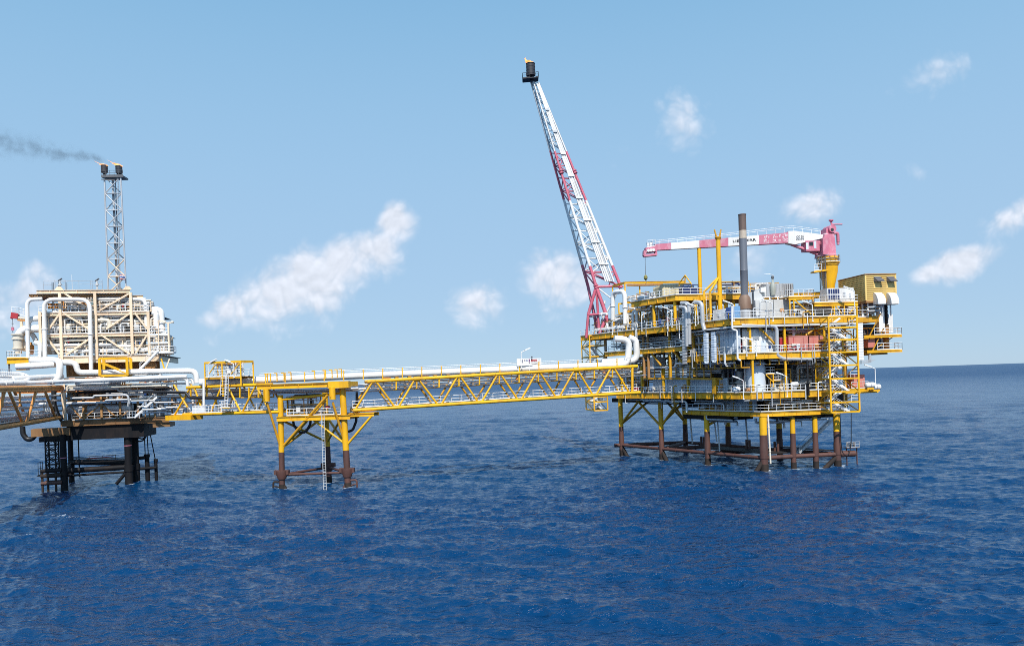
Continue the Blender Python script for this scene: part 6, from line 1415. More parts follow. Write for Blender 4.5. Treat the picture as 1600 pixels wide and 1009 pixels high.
# ------------------------------------------------------------------ the beige left-hand platform
WP = Pl.two(65, 138.0, 250, 142.0); tW, nW = WP.t, WP.n
o_ = WP.at(110)
LPF = thing('wellhead_platform', 'beige multi deck platform wrapped in fat white pipes standing on black legs at the left', 'oil platform', Z(o_, 0))
lvl = {k: WP(150, y).z for k, y in (('roof', 455.5), ('d3', 487.5), ('d2', 521), ('d1', 556), ('cel', 585), ('low', 655))}
def wx(px): return WP.at(px)
def wdeck(px0, px1, z, dep, hb, m, rail_=True, th=.08, off=0.0, rl=None):
    a, c = WP.at(px0, off), WP.at(px1, off); L_ = (c - a).length
    b = B(); b.foot(a - nW * .1, tW, L_, dep, z - th, z); d = obj('deck', b, GRTL, LPF)
    b = B(); b.ibeam(Z(a, z - th - hb / 2 - .003), Z(c, z - th - hb / 2 - .003), .35, hb)
    for i in range(int(L_ / 4) + 1): p = a + tW * min(L_ - .2, .2 + i * 4); b.beam(Z(p - nW * .2, z - th - hb / 2), Z(p - nW * dep, z - th - hb / 2), .22, hb * .85)
    obj('edge_beam', b, m, d)
    if rail_:
        r0, r1 = rl or (px0, px1); b = B(); rail(b, [Z(WP.at(r0, off), z), Z(WP.at(r1, off), z)], 1.2, 1.3); obj('guard_rail', b, RAILW, d)
    return d
wdeck(94, 250, lvl['d1'] + .0, 18, 1.15, CRM)
wdeck(64, 242, lvl['d2'], 18, .5, CRM)
wdeck(64, 236, lvl['d3'], 18, .5, CRM)
# roof beam and joists
a, c = wx(62), wx(208); zr = lvl['roof']; b = B(); b.ibeam(Z(a, zr), Z(c, zr), .45, .62); obj('roof_beam', b, CRM, LPF)
b = B(); b.ibeam(Z(a - nW * 9, zr), Z(c - nW * 9, zr), .4, .6); obj('roof_beam', b, CRM, LPF)
a2 = wx(48); L_ = (wx(206) - a2).length; b = B()
for i in range(64): q = a2 + tW * (L_ * (i + .5) / 64) - nW * .4; b.beam(Z(q, zr - .58), Z(q - nW * 8.2, zr - .58), .15, .4)
b.beam(Z(a2 - nW * .3, zr - .78), Z(wx(206) - nW * .3, zr - .78), .2, .06); b.beam(Z(a2 - nW * .3, zr - .36), Z(wx(206) - nW * .3, zr - .36), .2, .06); obj('roof_joists', b, BRN, LPF)
for px in (97, 204): b = B(); q = wx(px); b.slab([Z(q - tW * .75, zr + .32), Z(q + tW * .75, zr + .32), Z(q + tW * .3, zr + .95), Z(q - tW * .3, zr + .95)], -nW * .25); obj('lifting_lug', b, CRM, LPF)
for px, y0, y1 in ((64.5, 487, 562), (96.5, 457, 562), (151.5, 457, 562), (207, 457, 553), (233.5, 487, 555)):
    b = B(); b.beam(WP(px + .5, y1), WP(px - (y1 - y0) * .03, y0), .46, .46, up=nW); obj('column', b, CRM, LPF)
    p = WP(px, y1) - nW * 9; b = B(); b.beam(p, Z(p, WP(px, y0).z), .4, .4, up=nW); obj('column', b, CRM, LPF)
for a, c in (((99, 457), (135, 480)), ((203, 458), (156, 485)), ((94, 489), (76, 515)), ((99, 489), (139, 514)), ((204, 489), (166, 514)), ((211, 489), (230, 514)), ((74, 528), (93, 554)), ((149, 523), (104, 554)), ((158, 523), (203, 553)), ((230, 523), (212, 552))):
    b = B(); b.beam(WP(*a), WP(*c), .3, .3, up=nW); obj('diagonal_brace', b, CRM, LPF)
# yellow struts on the roof level
for a, c in (((127, 487), (127, 468)), ((127, 468), (139, 480)), ((97, 487), (97, 470))): b = B(); b.beam(WP(*a) - nW * .6, WP(*c) - nW * .6, .28, .28, up=nW); obj('inner_strut', b, ORG, LPF)
# panel walls behind
def pwall(px0, px1, y0, y1, off, m, step=.7):
    a, c = WP.at(px0, off), WP.at(px1, off); b = B(); ribbed(b, a, tW, (c - a).length, .25, WP(150, y1, off).z, WP(150, y0, off).z, step, .06); obj('cladding_wall', b, m, LPF)
pwall(75, 208, 524, 552, 2.5, mat('weathered_beige_cladding', (.56, .50, .42), .6, dirt=(.40, .32, .24), amount=.4), 1.2); pwall(72, 232, 489, 519, 2.6, WHT, 1.0); pwall(100, 232, 466, 486, 4.5, WHT, 1.0)
for y, off in ((515, 3), (504, 4), (480, 4), (476, 6)):
    b = B(); b.beam(WP(75, y, off), WP(232, y, off), .3, .5); obj('inner_beam', b, ORG, LPF)
b = B()
for i in range(58): q = WP(78 + i * 2.65, 525, .8); b.beam(q, q - nW * 3, .14, .34)
obj('deck_joists', b, BRN, LPF); b = B()
for i in range(58): q = WP(78 + i * 2.65, 497.5, 2.4); b.beam(q, q - nW * 3, .14, .36)
obj('deck_joists', b, BRN, LPF)
# lower block: cellar level framing
wdeck(92, 262, lvl['low'], 16, 1.0, DBR, True, rl=(110, 216))
wdeck(20, 262, WP(150, 607).z, 12, .4, ORG, False)
for px in (100, 129, 157, 186, 214, 240): b = B(); b.beam(Z(wx(px), lvl['low']), WP(px, 600), .34, .34, up=nW); obj('column', b, BRN if px != 100 else CRM, LPF)
for a, c in (((112, 636), (128, 654)), ((156, 633), (131, 653)), ((160, 633), (184, 653)), ((188, 652), (200, 642))): b = B(); b.beam(WP(*a), WP(*c), .22, .22, up=nW); obj('diagonal_brace', b, BRN, LPF)
for y, m in ((592, ORG), (603, BRN), (622, BRN), (628, ORG)): b = B(); b.beam(WP(100, y, .4), WP(212, y - 2, .4), .3, .35); obj('beam', b, m, LPF)
pwall(104, 250, 562, 588, 5, BRN); pwall(104, 220, 632, 654, 4.5, DGR); pwall(104, 250, 600, 628, 2.6, CRMW, 1.1)
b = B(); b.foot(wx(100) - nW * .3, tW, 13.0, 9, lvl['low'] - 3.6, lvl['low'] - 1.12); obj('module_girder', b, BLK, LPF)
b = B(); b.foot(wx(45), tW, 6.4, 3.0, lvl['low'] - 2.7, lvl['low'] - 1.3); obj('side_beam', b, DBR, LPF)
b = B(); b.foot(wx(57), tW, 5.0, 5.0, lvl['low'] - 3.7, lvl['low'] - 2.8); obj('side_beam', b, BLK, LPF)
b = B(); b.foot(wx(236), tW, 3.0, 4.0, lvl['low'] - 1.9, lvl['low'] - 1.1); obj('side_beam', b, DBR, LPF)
# legs
lz = lvl['low'] - 2.5
def wleg(px, py, r, D=None):
    p = atZ(px, py, 0) if D is None else atD(px, 660, D); p = V((p.x, p.y, 0)); b = B(); b.lathe(Z(p, -4), UP, [(0, r * 1.1), (6.5, r * 1.1), (6.52, r * 1.28), (7.6, r * 1.28), (7.62, r), (lz + 4, r)], 16); obj('leg', b, BLK, LPF); return p
g1 = wleg(101, 764, .55); g2 = wleg(112, 752, .48); g3 = wleg(202, 757, .62); g4 = wleg(213, 754, .62); g5 = wleg(124.5, 745, .12)
for p, q, z, r in ((g1, g3, 3.3, .5), (g2, g4, 3.8, .55), (g1, g2, 3.3, .35), (g3, g4, 3.3, .35), (g1, g3, 2.4, .2)): b = B(); b.tube(Z(p, z), Z(q, z), r, n=9); obj('brace', b, BLK, LPF)
b = B(); b.tube(Z(g3, 2.8), Z(g3 - tW * 2.2, .3), .3, n=8); obj('brace', b, BLK, LPF)
b = B(); b.slab([Z(g2, 4.4), Z(g4, 4.4), Z(g4 - nW * 1.6, 4.4), Z(g2 - nW * 1.6, 4.4)], UP * .12); rail(b, [Z(g1, 4.5), Z(g3, 4.5)], 1.15, 2.0); obj('walkway', b, BLK, LPF)
b = B(); b.tube(atD(137, 716, 146), atD(177, 713, 146), .09, n=6); obj('red_handrail', b, RED, LPF)
b = B(); b.lathe(Z(g1, 5.6), UP, [(0, .6), (.15, .6)], 14); b.lathe(Z(g3, 7.2), UP, [(0, .68), (.12, .68)], 14); obj('leg_band', b, PNK, LPF)
# ladder tower and boat landing
q0 = V((g1.x, g1.y, 0)) - tW * 2.9
s = S('lattice_ladder_tower', 'narrow black lattice tower beside the left leg above the boat landing', 'tower', Z(q0, 4))
P4 = [q0, q0 + tW * 1.6, q0 + tW * 1.6 - nW * 1.6, q0 - nW * 1.6]; zt0, zt1 = 3.6, lvl['low'] - 3.4
for p in P4: b = B(); b.beam(Z(p, zt0), Z(p, zt1), .2, .2); obj('post', b, BLK, s)
b = B(); n = 6
for i in range(n):
    z, z2 = zt0 + (zt1 - zt0) * i / n, zt0 + (zt1 - zt0) * (i + 1) / n
    for p, q in zip(P4, P4[1:] + P4[:1]): b.beam(Z(p if i % 2 else q, z), Z(q if i % 2 else p, z2), .1, .1); b.beam(Z(p, z), Z(q, z), .1, .14)
obj('lattice', b, BLK, s)
q1 = V((g1.x, g1.y, 0)) - tW * 3.6; s = S('boat_landing', 'dark rusty boat landing frame at the foot of the left leg by the water', 'landing', Z(q1, 0))
for z, m in ((1.3, RBR), (2.6, TID), (3.5, BLK)): b = B(); b.tube(Z(q1 + nW * .5, z), Z(q1 + tW * 3.4 + nW * .5, z), .36, n=9); b.tube(Z(q1 - nW * 1.5, z), Z(q1 + tW * 3.4 - nW * 1.5, z), .3, n=9); obj('fender', b, m, s)
for f in (.2, 1.1, 2.4): b = B(); b.tube(Z(q1 + tW * f + nW * .5, -1.5), Z(q1 + tW * f + nW * .5, 3.6), .2, n=8); obj('post', b, TID, s)
b = B(); rail(b, [Z(q1 - tW * .6, 2.6), Z(q1 - tW * .6 - nW * 2, 2.6)], 2.4, .8, .05); b.beam(Z(q1 - tW * .8, 2.6), Z(q1 + tW * .4, 2.6), .5, .1); obj('guard_rail', b, BLK, s)
for px, py, z, r, lb in ((231, 752, 5.2, .42, 'thick short black pile with a cap right of the left platform legs'), (244.5, 751, 4.2, .3, 'thin short black pile, rightmost beside the left platform legs')):
    p = atZ(px, py, 0); p = V((p.x, p.y, 0)); b = B(); b.lathe(Z(p, -3), UP, [(0, r), (z + 2.4, r), (z + 2.41, r * 1.25), (z + 3, r * 1.25)], 12); solo('mooring_pile', b, BLK, lb, 'pile')
b = B(); p = atZ(231, 752, 0); b.tube(V((g4.x, g4.y, 4.6)), V((p.x, p.y, 4.6)), .32, n=8); b.tube(V((g4.x, g4.y, 2.6)), V((p.x + 1.6, p.y, 2.6)), .28, n=8); obj('brace', b, BLK, LPF)
for i, (x0, x1, y1) in enumerate(((225, 227, 714), (229, 232, 716), (231.5, 243.5, 722))):
    b = B(); b.tube(atD(x0, 662, 147), atD(x1, y1, 148), .09, n=6); solo('stay_cable', b, BLK, 'black slanting stay cable between the left platform deck and the short piles', 'cable', 'stay cables by the short piles')
for i, x in enumerate((221, 218)): b = B(); c = atD(x, 668 + i * 4, 145); b.path([c + tW * (1.3 * math.cos(a)) + UP * (2.1 * math.sin(a)) for a in [j * math.pi / 8 for j in range(-6, 5)]], .14, 7); solo('hose_coil', b, RUB, 'black hose loop under the right end of the beige platform', 'hose', 'hose loops under the beige platform')
b = B(); b.path(bend([WP(35, 666, 1), WP(36, 678, 1), WP(42, 686, 1), WP(50, 686, 1), WP(57, 676, 1)], 1.2), .45, 9); solo('flexible_hose', b, RUB, 'thick black hose sagging under the left end of the beige platform', 'hose')
b = B(); b.path(bend([WP(84, 609, -.4), WP(84.5, 632, -.4), WP(90, 648, -.4), WP(97, 656, -.4)], 1.5), .42, 9); solo('flexible_hose', b, RUB, 'thick black hose dropping beside the corner post of the beige platform', 'hose')
# fat white pipes wrapped round the front
LG = 'fat white lagged pipe '
fr = .36
pipe_run(LG + 'arching over the left front of the beige platform, inner arch', [WP(70.5, 560, -1.2), WP(68.5, 467.5, -1.2), WP(140, 467.5, -1.2), WP(142.5, 577, -1.2)], fr, LAG, R=1.7, n=14, flanges=9)
pipe_run(LG + 'arching over the left front of the beige platform, outer arch', [WP(44, 560, -.6), WP(42, 467.5, -.6), WP(66, 467, -.6)], .34, LAG, R=1.7, n=14, flanges=6)
pipe_run(LG + 'bending down at the top right corner of the beige platform', [WP(206, 467.5, .5), WP(227, 467.5, .5), WP(228.5, 490, .5), WP(228.5, 512, .5)], .34, LAG, R=1.3, n=12)
pipe_run(LG + 'in a tall bend at the right of the beige platform', [WP(238, 483, 1), WP(252, 484, 1), WP(253, 505, 1), WP(254, 552, 1)], .52, LAG, R=1.6, n=12, flanges=7)
pipe_run(LG + 'with a kink at the right side of the beige platform', [WP(238, 488, .4), WP(244, 490, .4), WP(244, 508, .4), WP(258, 522, .4)], .5, LAG, R=1.3, n=12)
pipe_run(LG + 'curving down to a flanged valve at the left side', [WP(66, 513.5, .5), WP(28.5, 513.5, .5), WP(28, 548, .5)], .68, LAG, R=2.2, n=14)
pipe_run(LG + 'making a small curve above the left balcony', [WP(62, 497, 1), WP(46, 499, 1), WP(43, 506, 1)], .5, LAG, R=1.4, n=12)
pipe_run(LG + 'looping behind the flanged valve at the left side', [WP(34, 530, 1.4), WP(35, 520, 1.4), WP(50, 520, 1.4), WP(56, 532, 1.4)], .42, LAG, R=1.4, n=12)
pipe_run(LG + 'bending down past the left balcony rail', [WP(54, 535, -.4), WP(63, 537, -.4), WP(63, 566, -.4)], .42, LAG, R=1.4, n=12)
q = WP(28, 535, .5); b = B(); b.lathe(q, UP, [(-2, .55), (-1.2, .55), (-1.19, .95), (-.95, .95), (-.94, .75), (.5, .8), (.51, 1.0), (.8, 1.0), (.81, .8), (1.3, .8), (1.31, 1.05), (1.55, 1.05)], 16); solo('flanged_valve', b, CRMW, 'large pale flanged valve on the curved pipe over the left balcony', 'valve')
for i, (px, py, r) in enumerate(((33.5, 536, .5), (37.5, 540, .4), (49, 545, .45))):
    q = WP(px, py, 1.2); b = B(); b.lathe(q, UP, [(-1, .2), (-.8, r), (.6, r), (.8, .2), (1.2, .15)], 10); solo('flanged_valve', b, (CRMW, CRMW, ORG)[i], ('beige bulbous valve next to the large flanged valve', 'smaller beige valve second from the large flanged valve', 'rusty valve at the right end of the left balcony')[i], 'valve')
# front pipes and loops
pipe_run(LG + 'with a double bend running right to the shorter bridge', [WP(98, 566, -3), WP(119, 567, -3), WP(121, 582, -3), WP(200, 581, -3), WP(262, 579.5, -3), WP(306, 579, -3), WP(308, 598, -3)], .5, LAG, R=1.7, n=14)
pipe_run(LG + 'in a big level loop before the beige platform', [WP(48, 563, -2.4), WP(88, 562, -2.4), WP(94, 566, -4.4), WP(93, 590, -4.4), WP(80, 597, -5.5)], .55, LAG, R=2.0, n=14)
pipe_run(LG + 'lying lowest across the left front', [atD(-30, 595, 118), atD(60, 590, 130), WP(96, 588, -2.5)], .5, LAG, R=2, n=14, flanges=12)
pipe_run(LG + 'pointing left under the yellow balcony', [WP(26, 572.5, -2.0), WP(60, 571, -2.6), WP(86, 569, -2.6)], .55, LAG, R=1.5, n=12)
pipe_run(LG + 'in a return bend at the far left front', [atD(-20, 586, 120), atD(30, 585, 127), atD(44, 590, 128), atD(38, 598, 126), atD(-20, 600, 118)], .52, LAG, R=1.8, n=14)
pipe_run('grey white pipe along the rusty left bridge top and on past the beige platform', [atD(-30, 600, 116), atD(40, 598.2, 126), WP(118, 595, -4.2), WP(292, 588, -4.2)], .36, WHT, R=2, n=12, flanges=8)
for i, (y, x0, x1, r, m) in enumerate(((599, 118, 292, .3, WHT), (602.5, 105, 260, .2, CRMW), (606, 115, 298, .22, WHT), (609.5, 100, 240, .16, PGR), (613, 120, 262, .22, BLK), (617, 190, 300, .16, WHT), (622, 110, 200, .2, GRY), (626.5, 200, 280, .15, GRY), (630, 104, 205, .22, WHT), (591, 170, 300, .22, LAG), (586, 200, 300, .18, WHT), (635, 215, 290, .14, PGR), (640, 222, 296, .14, WHT), (645, 218, 290, .12, GRY))):
    o = -4.0 + (i * 7 % 6) * .6; xm = x0 + (x1 - x0) * (.3 + .1 * (i % 5)); pts = [WP(x0, y, o), WP(xm, y - (xm - x0) * .026, o), WP(xm + 1, y - (xm - x0) * .026 + (3.5 if i % 2 else -3), o), WP(x1, y - (x1 - x0) * .026 + (3.5 if i % 2 else -3), o)]
    if i % 3 == 0: pts += [WP(x1 + 2, y + 9, o)]
    elif i % 3 == 1: pts = [WP(x0, y + 8, o)] + pts
    pipe_run('level pipe in the stack of pipes across the lower front of the beige platform', pts, r, m, group='stacked pipes on the lower front', flanges=6, R=.6)
for i in range(4): pipe_run('thin white pipe hairpin beside the corner post', [WP(55, 630 + i * .6, -.5 - i * .3), WP(68 + i * 3.6, 630, -.5 - i * .3), WP(68.5 + i * 3.6, 642, -.5 - i * .3), WP(56, 642.5 + i * .6, -.5 - i * .3)], .14, WHT, R=.4, group='white hairpin pipes by the corner post')
for i in range(64):
    rn = random.Random(900 + i); y = rn.choice((468, 478, 494, 500, 507, 528, 534, 541, 548)) + rn.uniform(-2, 2); x0 = rn.uniform(72, 180); x1 = x0 + rn.uniform(20, 60); o = rn.uniform(.4, 2.3)
    pts = [WP(x0, y, o), WP(min(x1, 234), y - 1, o)]
    if i % 2: pts.append(WP(min(x1, 234) + .5, y + rn.choice((-9, 10)), o))
    pipe_run('white pipe among the process pipes behind the beige frame', pts, rn.choice((.12, .2, .3, .38)), rn.choice((WHT, LAG, LAG, CRMW, GRY)), R=.8, group='white pipes behind the beige frame', flanges=5)
for i, (px, y0, y1) in enumerate(((103, 497, 553), (222, 518, 552), (118, 488, 520), (190, 492, 520), (175, 523, 553), (84, 488, 553))): pipe_run('upright white pipe behind the beige frame', [WP(px, y1, 1.8), WP(px - 1.5, y0, 1.8), WP(px + 5, y0 - 2, 2.5)], (.4, .45, .25, .3, .2, .3)[i], LAG, R=.9, n=10, group='upright white pipes behind the beige frame', flanges=3)
pal = (WHT, LAG, CRMW, GRY); 
for i, (px, z, L_, H, lb) in enumerate(((102, lvl['d1'], 7, 3.2, 'white process skid on the first deck left bay'), (160, lvl['d1'], 7, 3.2, 'white process skid on the first deck right bay'), (76, lvl['d2'], 8, 3.2, 'white process skid on the second deck left bay'), (120, lvl['d2'], 6, 3.4, 'cream process skid on the second deck middle bay'), (158, lvl['d2'], 7, 3.4, 'white process skid on the second deck right bay'), (206, lvl['d2'], 4, 3.2, 'white process skid on the second deck right end'),
        (104, lvl['d3'], 5, 2.2, 'white process skid on the third deck left bay'), (158, lvl['d3'], 7, 2.6, 'white process skid on the third deck right bay'), (212, lvl['d3'], 3, 2.0, 'small white skid on the third deck right end'), (212, lvl['d1'], 4.5, 3.4, 'rusty valve skid on the first deck right end'))):
    skid(lb + ' of the beige platform', Z(wx(px) - nW * .45, z), tW, L_, 1.9, H, 60 + i, pal if i != 9 else (CRMW, ORG, WHT), CRM, group='process skids on the beige platform', dense=2.0)
for i, (px, y, L_, H, lb, pl_) in enumerate(((106, 655, 7, 3.0, 'shaded valve skid on the lowest deck left bay', (WHT, BRN, GRY)), (160, 628, 8, 2.2, 'white manifold skid over the long grey tank', (WHT, CRMW, GRY)), (110, 628, 7, 2.4, 'white manifold skid left over the long grey tank', (WHT, ORG, CRMW)), (222, 655, 5, 4.4, 'grey valve skid at the right end of the lowest deck', (WHT, GRY, PGR)), (215, 622, 6, 3, 'white and rusty pump skid behind the white stairs', (WHT, BRN, GRY)), (264, 650, 4.5, 4, 'grey pipe skid where the shorter bridge lands', (WHT, GRY, PGR)))):
    skid(lb + ' of the beige platform', Z(wx(px) - nW * .8, WP(px, y, .8).z), tW, L_, 3, H, 80 + i, pl_, BRN, group='lower skids on the beige platform', dense=1.9)
q = WP(157, 638.5, 1.6); s = S('long_tank', 'long grey horizontal tank lying behind the brown braces of the lowest deck', 'tank', Z(q, lvl['low'])); barrel(s, q, tW, dome(10.4, .98), GRY, 'shell')
for f in (-3.5, 3.5): b = B(); b.foot(V((q.x, q.y, 0)) + tW * (f - .2) + nW * .8, tW, .4, 1.6, lvl['low'], q.z - .5); obj('saddle', b, DGR, s)
for px in (135, 200): barrel(s, WP(px, 638.5, 1.6), tW, [(-.05, 1.01), (.05, 1.01)], WGY, 'band')
# yellow open frame box in front
c0, c1 = WP.at(156.5, -4.2), WP.at(199.5, -4.2); z0, z1 = WP(178, 586.5, -4.2).z, WP(178, 559.5, -4.2).z
s = S('pipe_guard_frame', 'bright yellow open rectangular guard frame round the fat white pipe', 'frame', Z(c0, z0)); Lf = (c1 - c0).length
for w in (0, 2.4):
    for f in (0, 1): b = B(); p = c0.lerp(c1, f) - nW * w; b.beam(Z(p, z0), Z(p, z1), .42, .42, up=nW); obj('post', b, YEL, s)
    for z in (z0, z1): b = B(); b.beam(Z(c0 - nW * w, z), Z(c1 - nW * w, z), .3, .36); obj('rail', b, YEL, s)
    b = B(); b.beam(Z(c0 - nW * w, z1 - .7), Z(c1 - nW * w, z0 + .2), .2, .2); obj('brace', b, YEL, s)
# left balcony and small crane
c0 = WP.at(12, -.8); z0 = WP(28, 558.5, -.8).z; Lb = (WP.at(46, -.8) - c0).length
s = S('yellow_balcony', 'bright yellow balcony with white rails at the left end of the beige platform', 'balcony', Z(c0, z0 - 1))
b = B(); b.foot(c0, tW, Lb + 2, 5, z0 - .08, z0); b.ibeam(Z(c0 + nW * .1, z0 - .6), Z(c0 + tW * Lb + nW * .1, z0 - .6), .5, 1.0, .1); obj('deck', b, YEL, s)
b = B(); rail(b, [Z(c0 - nW * 5, z0), Z(c0, z0), Z(c0 + tW * (Lb + 2), z0)], 1.2, 1.0); obj('guard_rail', b, RAILW, s)
b = B(); b.foot(c0 + tW * 1.2 - nW * .5, tW, 1.6, 1.6, z0 - 2.2, z0 - 1.12); obj('bracket', b, YELD, s); b = B(); b.tube(Z(c0 + tW * .3, z0 - 1.1), Z(c0 + tW * .3, z0 - 3.0), .14, n=6); obj('drain', b, DGR, s)
q = WP(34, 515, .6); s = S('davit_crane', 'small jib crane with a red box and hanging hook, upper left of the beige platform', 'crane', q)
b = B(); b.beam(q, WP(33.4, 498, .6), .4, .4, up=nW); obj('post', b, CRM, s); b = B(); b.beam(WP(28, 499, .6), WP(41, 500, .6), .5, .5); obj('slew_base', b, ORG, s)
b = B(); b.beam(WP(20, 495.5, .6), WP(46, 498.5, .6), .5, .5); obj('jib', b, CRMW, s); b = B(); b.beam(WP(18.2, 492.5, .6), WP(29, 494, .6), .8, 1.0); b.beam(WP(18.6, 495, .6), WP(20.4, 496.5, .6), .6, .6); obj('winch_box', b, RED, s)
b = B(); rail(b, [WP(18, 490.5, .4), WP(30, 491.5, .4), WP(44, 496, .4)], 1.25, .8, .04); b.tube(WP(18, 490, .4), WP(18, 480.5, .4), .05, n=5); obj('guard_rail', b, RAILW, s)
b = B(); b.tube(WP(19.6, 497, .6), WP(20, 513, .6), .04, n=5); b.path([WP(18, 505, .6), WP(19.6, 507, .6), WP(21.5, 505, .6)], .04, 5); b.tube(WP(20, 516, .6), WP(20, 520, .6), .06, n=5); obj('hoist_wire', b, DGR, s); b = B(); b.lathe(WP(19.8, 513.7, .6), UP, [(-.3, .2), (-.28, .24), (.28, .24), (.3, .2)], 9); obj('hook_block', b, PNK, s)
# roof things
b = B(); rail(b, [WP(68, 452, 6), WP(160, 450.5, 6)], 1.5, 1.9, .028, False); obj('guard_rail', b, GRY, LPF)
for px, h, lb in ((113, 3.4, 'thin tall white whip aerial on the roof of the beige platform'),): pipe_run(lb, [WP(px, 452, 5), WP(px - .8, 429, 5)], .045, WHT)
for px, lb in ((94, 'left fire monitor with a small dark head on the roof edge'), (152, 'right fire monitor inside a little grey cage on the roof edge')):
    q = WP(px, 452, .2); s = S('fire_monitor', lb + ' of the beige platform', 'water cannon', q)
    b = B(); b.tube(q, q + UP * 1.5, .16, n=8); b.lathe(q + UP * .7, UP, [(0, .3), (.3, .3)], 9); obj('column', b, WGY, s); b = B(); b.tube(q + UP * 1.5 - tW * .3, q + UP * 1.95 + tW * .35, .14, n=7); obj('nozzle', b, DGR, s)
    b = B()
    for k_ in (-.85, .85): b.tube(q + tW * k_ - UP * .2, q + tW * k_ + UP * 1.7, .06, n=5)
    for z in (.7, 1.4): b.tube(q - tW * .85 + UP * z, q + tW * .85 + UP * z, .035, n=5)
    obj('cage', b, GRY, s)
for px in (82, 84, 92, 104): pipe_run('thin dark upright conduit passing behind the roof beam', [WP(px, 486, 5), WP(px - .8, 441, 5)], .06, DGR, group='roof conduits')
q = WP(264.5, 556, -.2); s = S('twin_lamp_post', 'beige post with a T shaped twin lamp head, right end of the beige platform', 'lamp post', q); tp = WP(263, 504, -.2)
b = B(); b.beam(q, tp, .3, .3, up=nW); obj('post', b, CRM, s); b = B(); b.beam(tp - tW * .7, tp + tW * .7, .22, .2); obj('arm', b, CRM, s)
for k_ in (-.7, .7): barrel(s, tp + tW * k_, UP, [(-.1, .25), (.1, .32), (.28, .2)], CRMW, 'lamp_head')
# white stairs
for lab, (x0, y0, x1, y1), o in (('white stair climbing to the first deck at the right end of the beige platform', (219, 577, 247, 548), -1.5), ('white stair climbing from the lowest deck before the stacked pipes', (211, 652, 246, 620), -1.6), ('white stair behind the stacked pipes, between the two other white stairs', (222, 608, 252, 585), .6)):
    b = B(); stair(b, WP(x0, y0, o), WP(x1, y1, o), -nW, 1.0); solo('stairway', b, RAILW, lab, 'stairs')
a = WP(198, 653, -1.8); b = B(); b.foot(a, tW, 1.7, 1.4, a.z, a.z + .08); rail(b, [a - nW * 1.3, a, a + tW * 1.5], 1.15, .6); solo('stair_landing', b, RAILW, 'small white railed landing at the foot of the lowest stair', 'landing')
b = B(); a = WP(244, 551, -1.4); b.foot(a, tW, 3, 2, a.z - .1, a.z); rail(b, [a, a + tW * 3, a + tW * 3 - nW * 2], 1.15, .7); solo('side_landing', b, RAILW, 'white railed landing at the top of the upper stair on the right end', 'landing')
for px0, y0, px1, y1 in ((258, 580, 252, 560), (258, 580, 265, 560)): b = B(); b.beam(WP(px0, y0, -.8), WP(px1, y1, -.8), .22, .22); obj('knee_brace', b, YEL if px1 < 260 else CRM, LPF)
q = WP(236, 571, 1); s = S('air_duct_fan', 'dark round fan mouth under the first deck at the right end', 'fan', q - UP); barrel(s, q, nW, [(0, 1.0), (.5, 1.05), (.52, .85), (.3, .8)], BRN, 'housing'); barrel(s, q, nW, [(.05, .78), (.1, .78)], BLK, 'mouth')
for i in range(5):
    px = 246 + i * 3.5; b = B(); p = WP(px, 556, .5 + (i % 2)); b.beam(p, WP(px - 1, 512 + i * 6, .5 + (i % 2)), .2, .2); obj('inner_strut', b, CRM, LPF)
for y in (523, 536, 550): b = B(); a = WP(234, y, -.2); b.foot(a, tW, 3.2, 3, a.z - .15, a.z); rail(b, [a, a + tW * 3.2], 1.15, .8); obj('side_gallery', b, RAILW, LPF)
# outboard right end: scaffolding, pipes and risers beyond the frame
for i in range(16):
    rn = random.Random(500 + i); x0 = rn.uniform(234, 252); y0 = rn.uniform(490, 545); o = rn.uniform(-.6, 2.5); k_ = i % 4
    pts = ([WP(x0, y0, o), WP(x0 + rn.uniform(8, 14), y0 - .4, o)], [WP(x0, y0, o), WP(x0 + .4, y0 + 14, o)], [WP(x0 - 6, y0, o), WP(x0 + 4, y0, o), WP(x0 + 4.4, y0 + 12, o)], [WP(x0, y0 + 12, o), WP(x0, y0, o), WP(x0 + 8, y0, o)])[k_]
    pipe_run('white pipe in the outboard scaffolding at the right end of the beige platform', pts, rn.choice((.1, .16, .22, .3)), rn.choice((WHT, LAG, CRMW, CRM)), R=.7, group='pipes in the outboard scaffolding', flanges=4)
b = B()
for x, o in ((240, .2), (248, -.2), (257, .2), (244, 2.4), (254, 2.4)): b.beam(WP(x + .6, 556, o), WP(x - .8, 500, o), .14, .14, up=nW)
for y in (502, 514, 526, 538, 548): b.beam(WP(234, y, .1), WP(259, y - .8, .1), .12, .12)
for (xa, ya, xb, yb) in ((240, 502, 248, 526), (248, 526, 257, 548), (240, 548, 248, 526)): b.beam(WP(xa, ya, .1), WP(xb, yb, .1), .1, .1)
obj('scaffold', b, CRM, LPF)
skid('white pump skid in the outboard scaffolding at the right end of the beige platform', Z(wx(240) - nW * 1.0, lvl['d1']), tW, 3, 2, 3.4, 95, pal, CRM, group='process skids on the beige platform', dense=2.2)
skid('rusty valve rack under the fat white pipe before the beige platform', Z(wx(120) + nW * 1.2, WP(150, 607).z), tW, 8, 1.6, 2.0, 96, (WHT, ORG, CRMW), ORG, group='lower skids on the beige platform', dense=2.0)
skid('pale pipe rack at mid height before the cream wall of the beige platform', Z(wx(166) + nW * .4, WP(150, 628).z), tW, 8, 1.6, 2.6, 97, (WHT, CRMW, GRY), CRM, group='lower skids on the beige platform', dense=2.0)
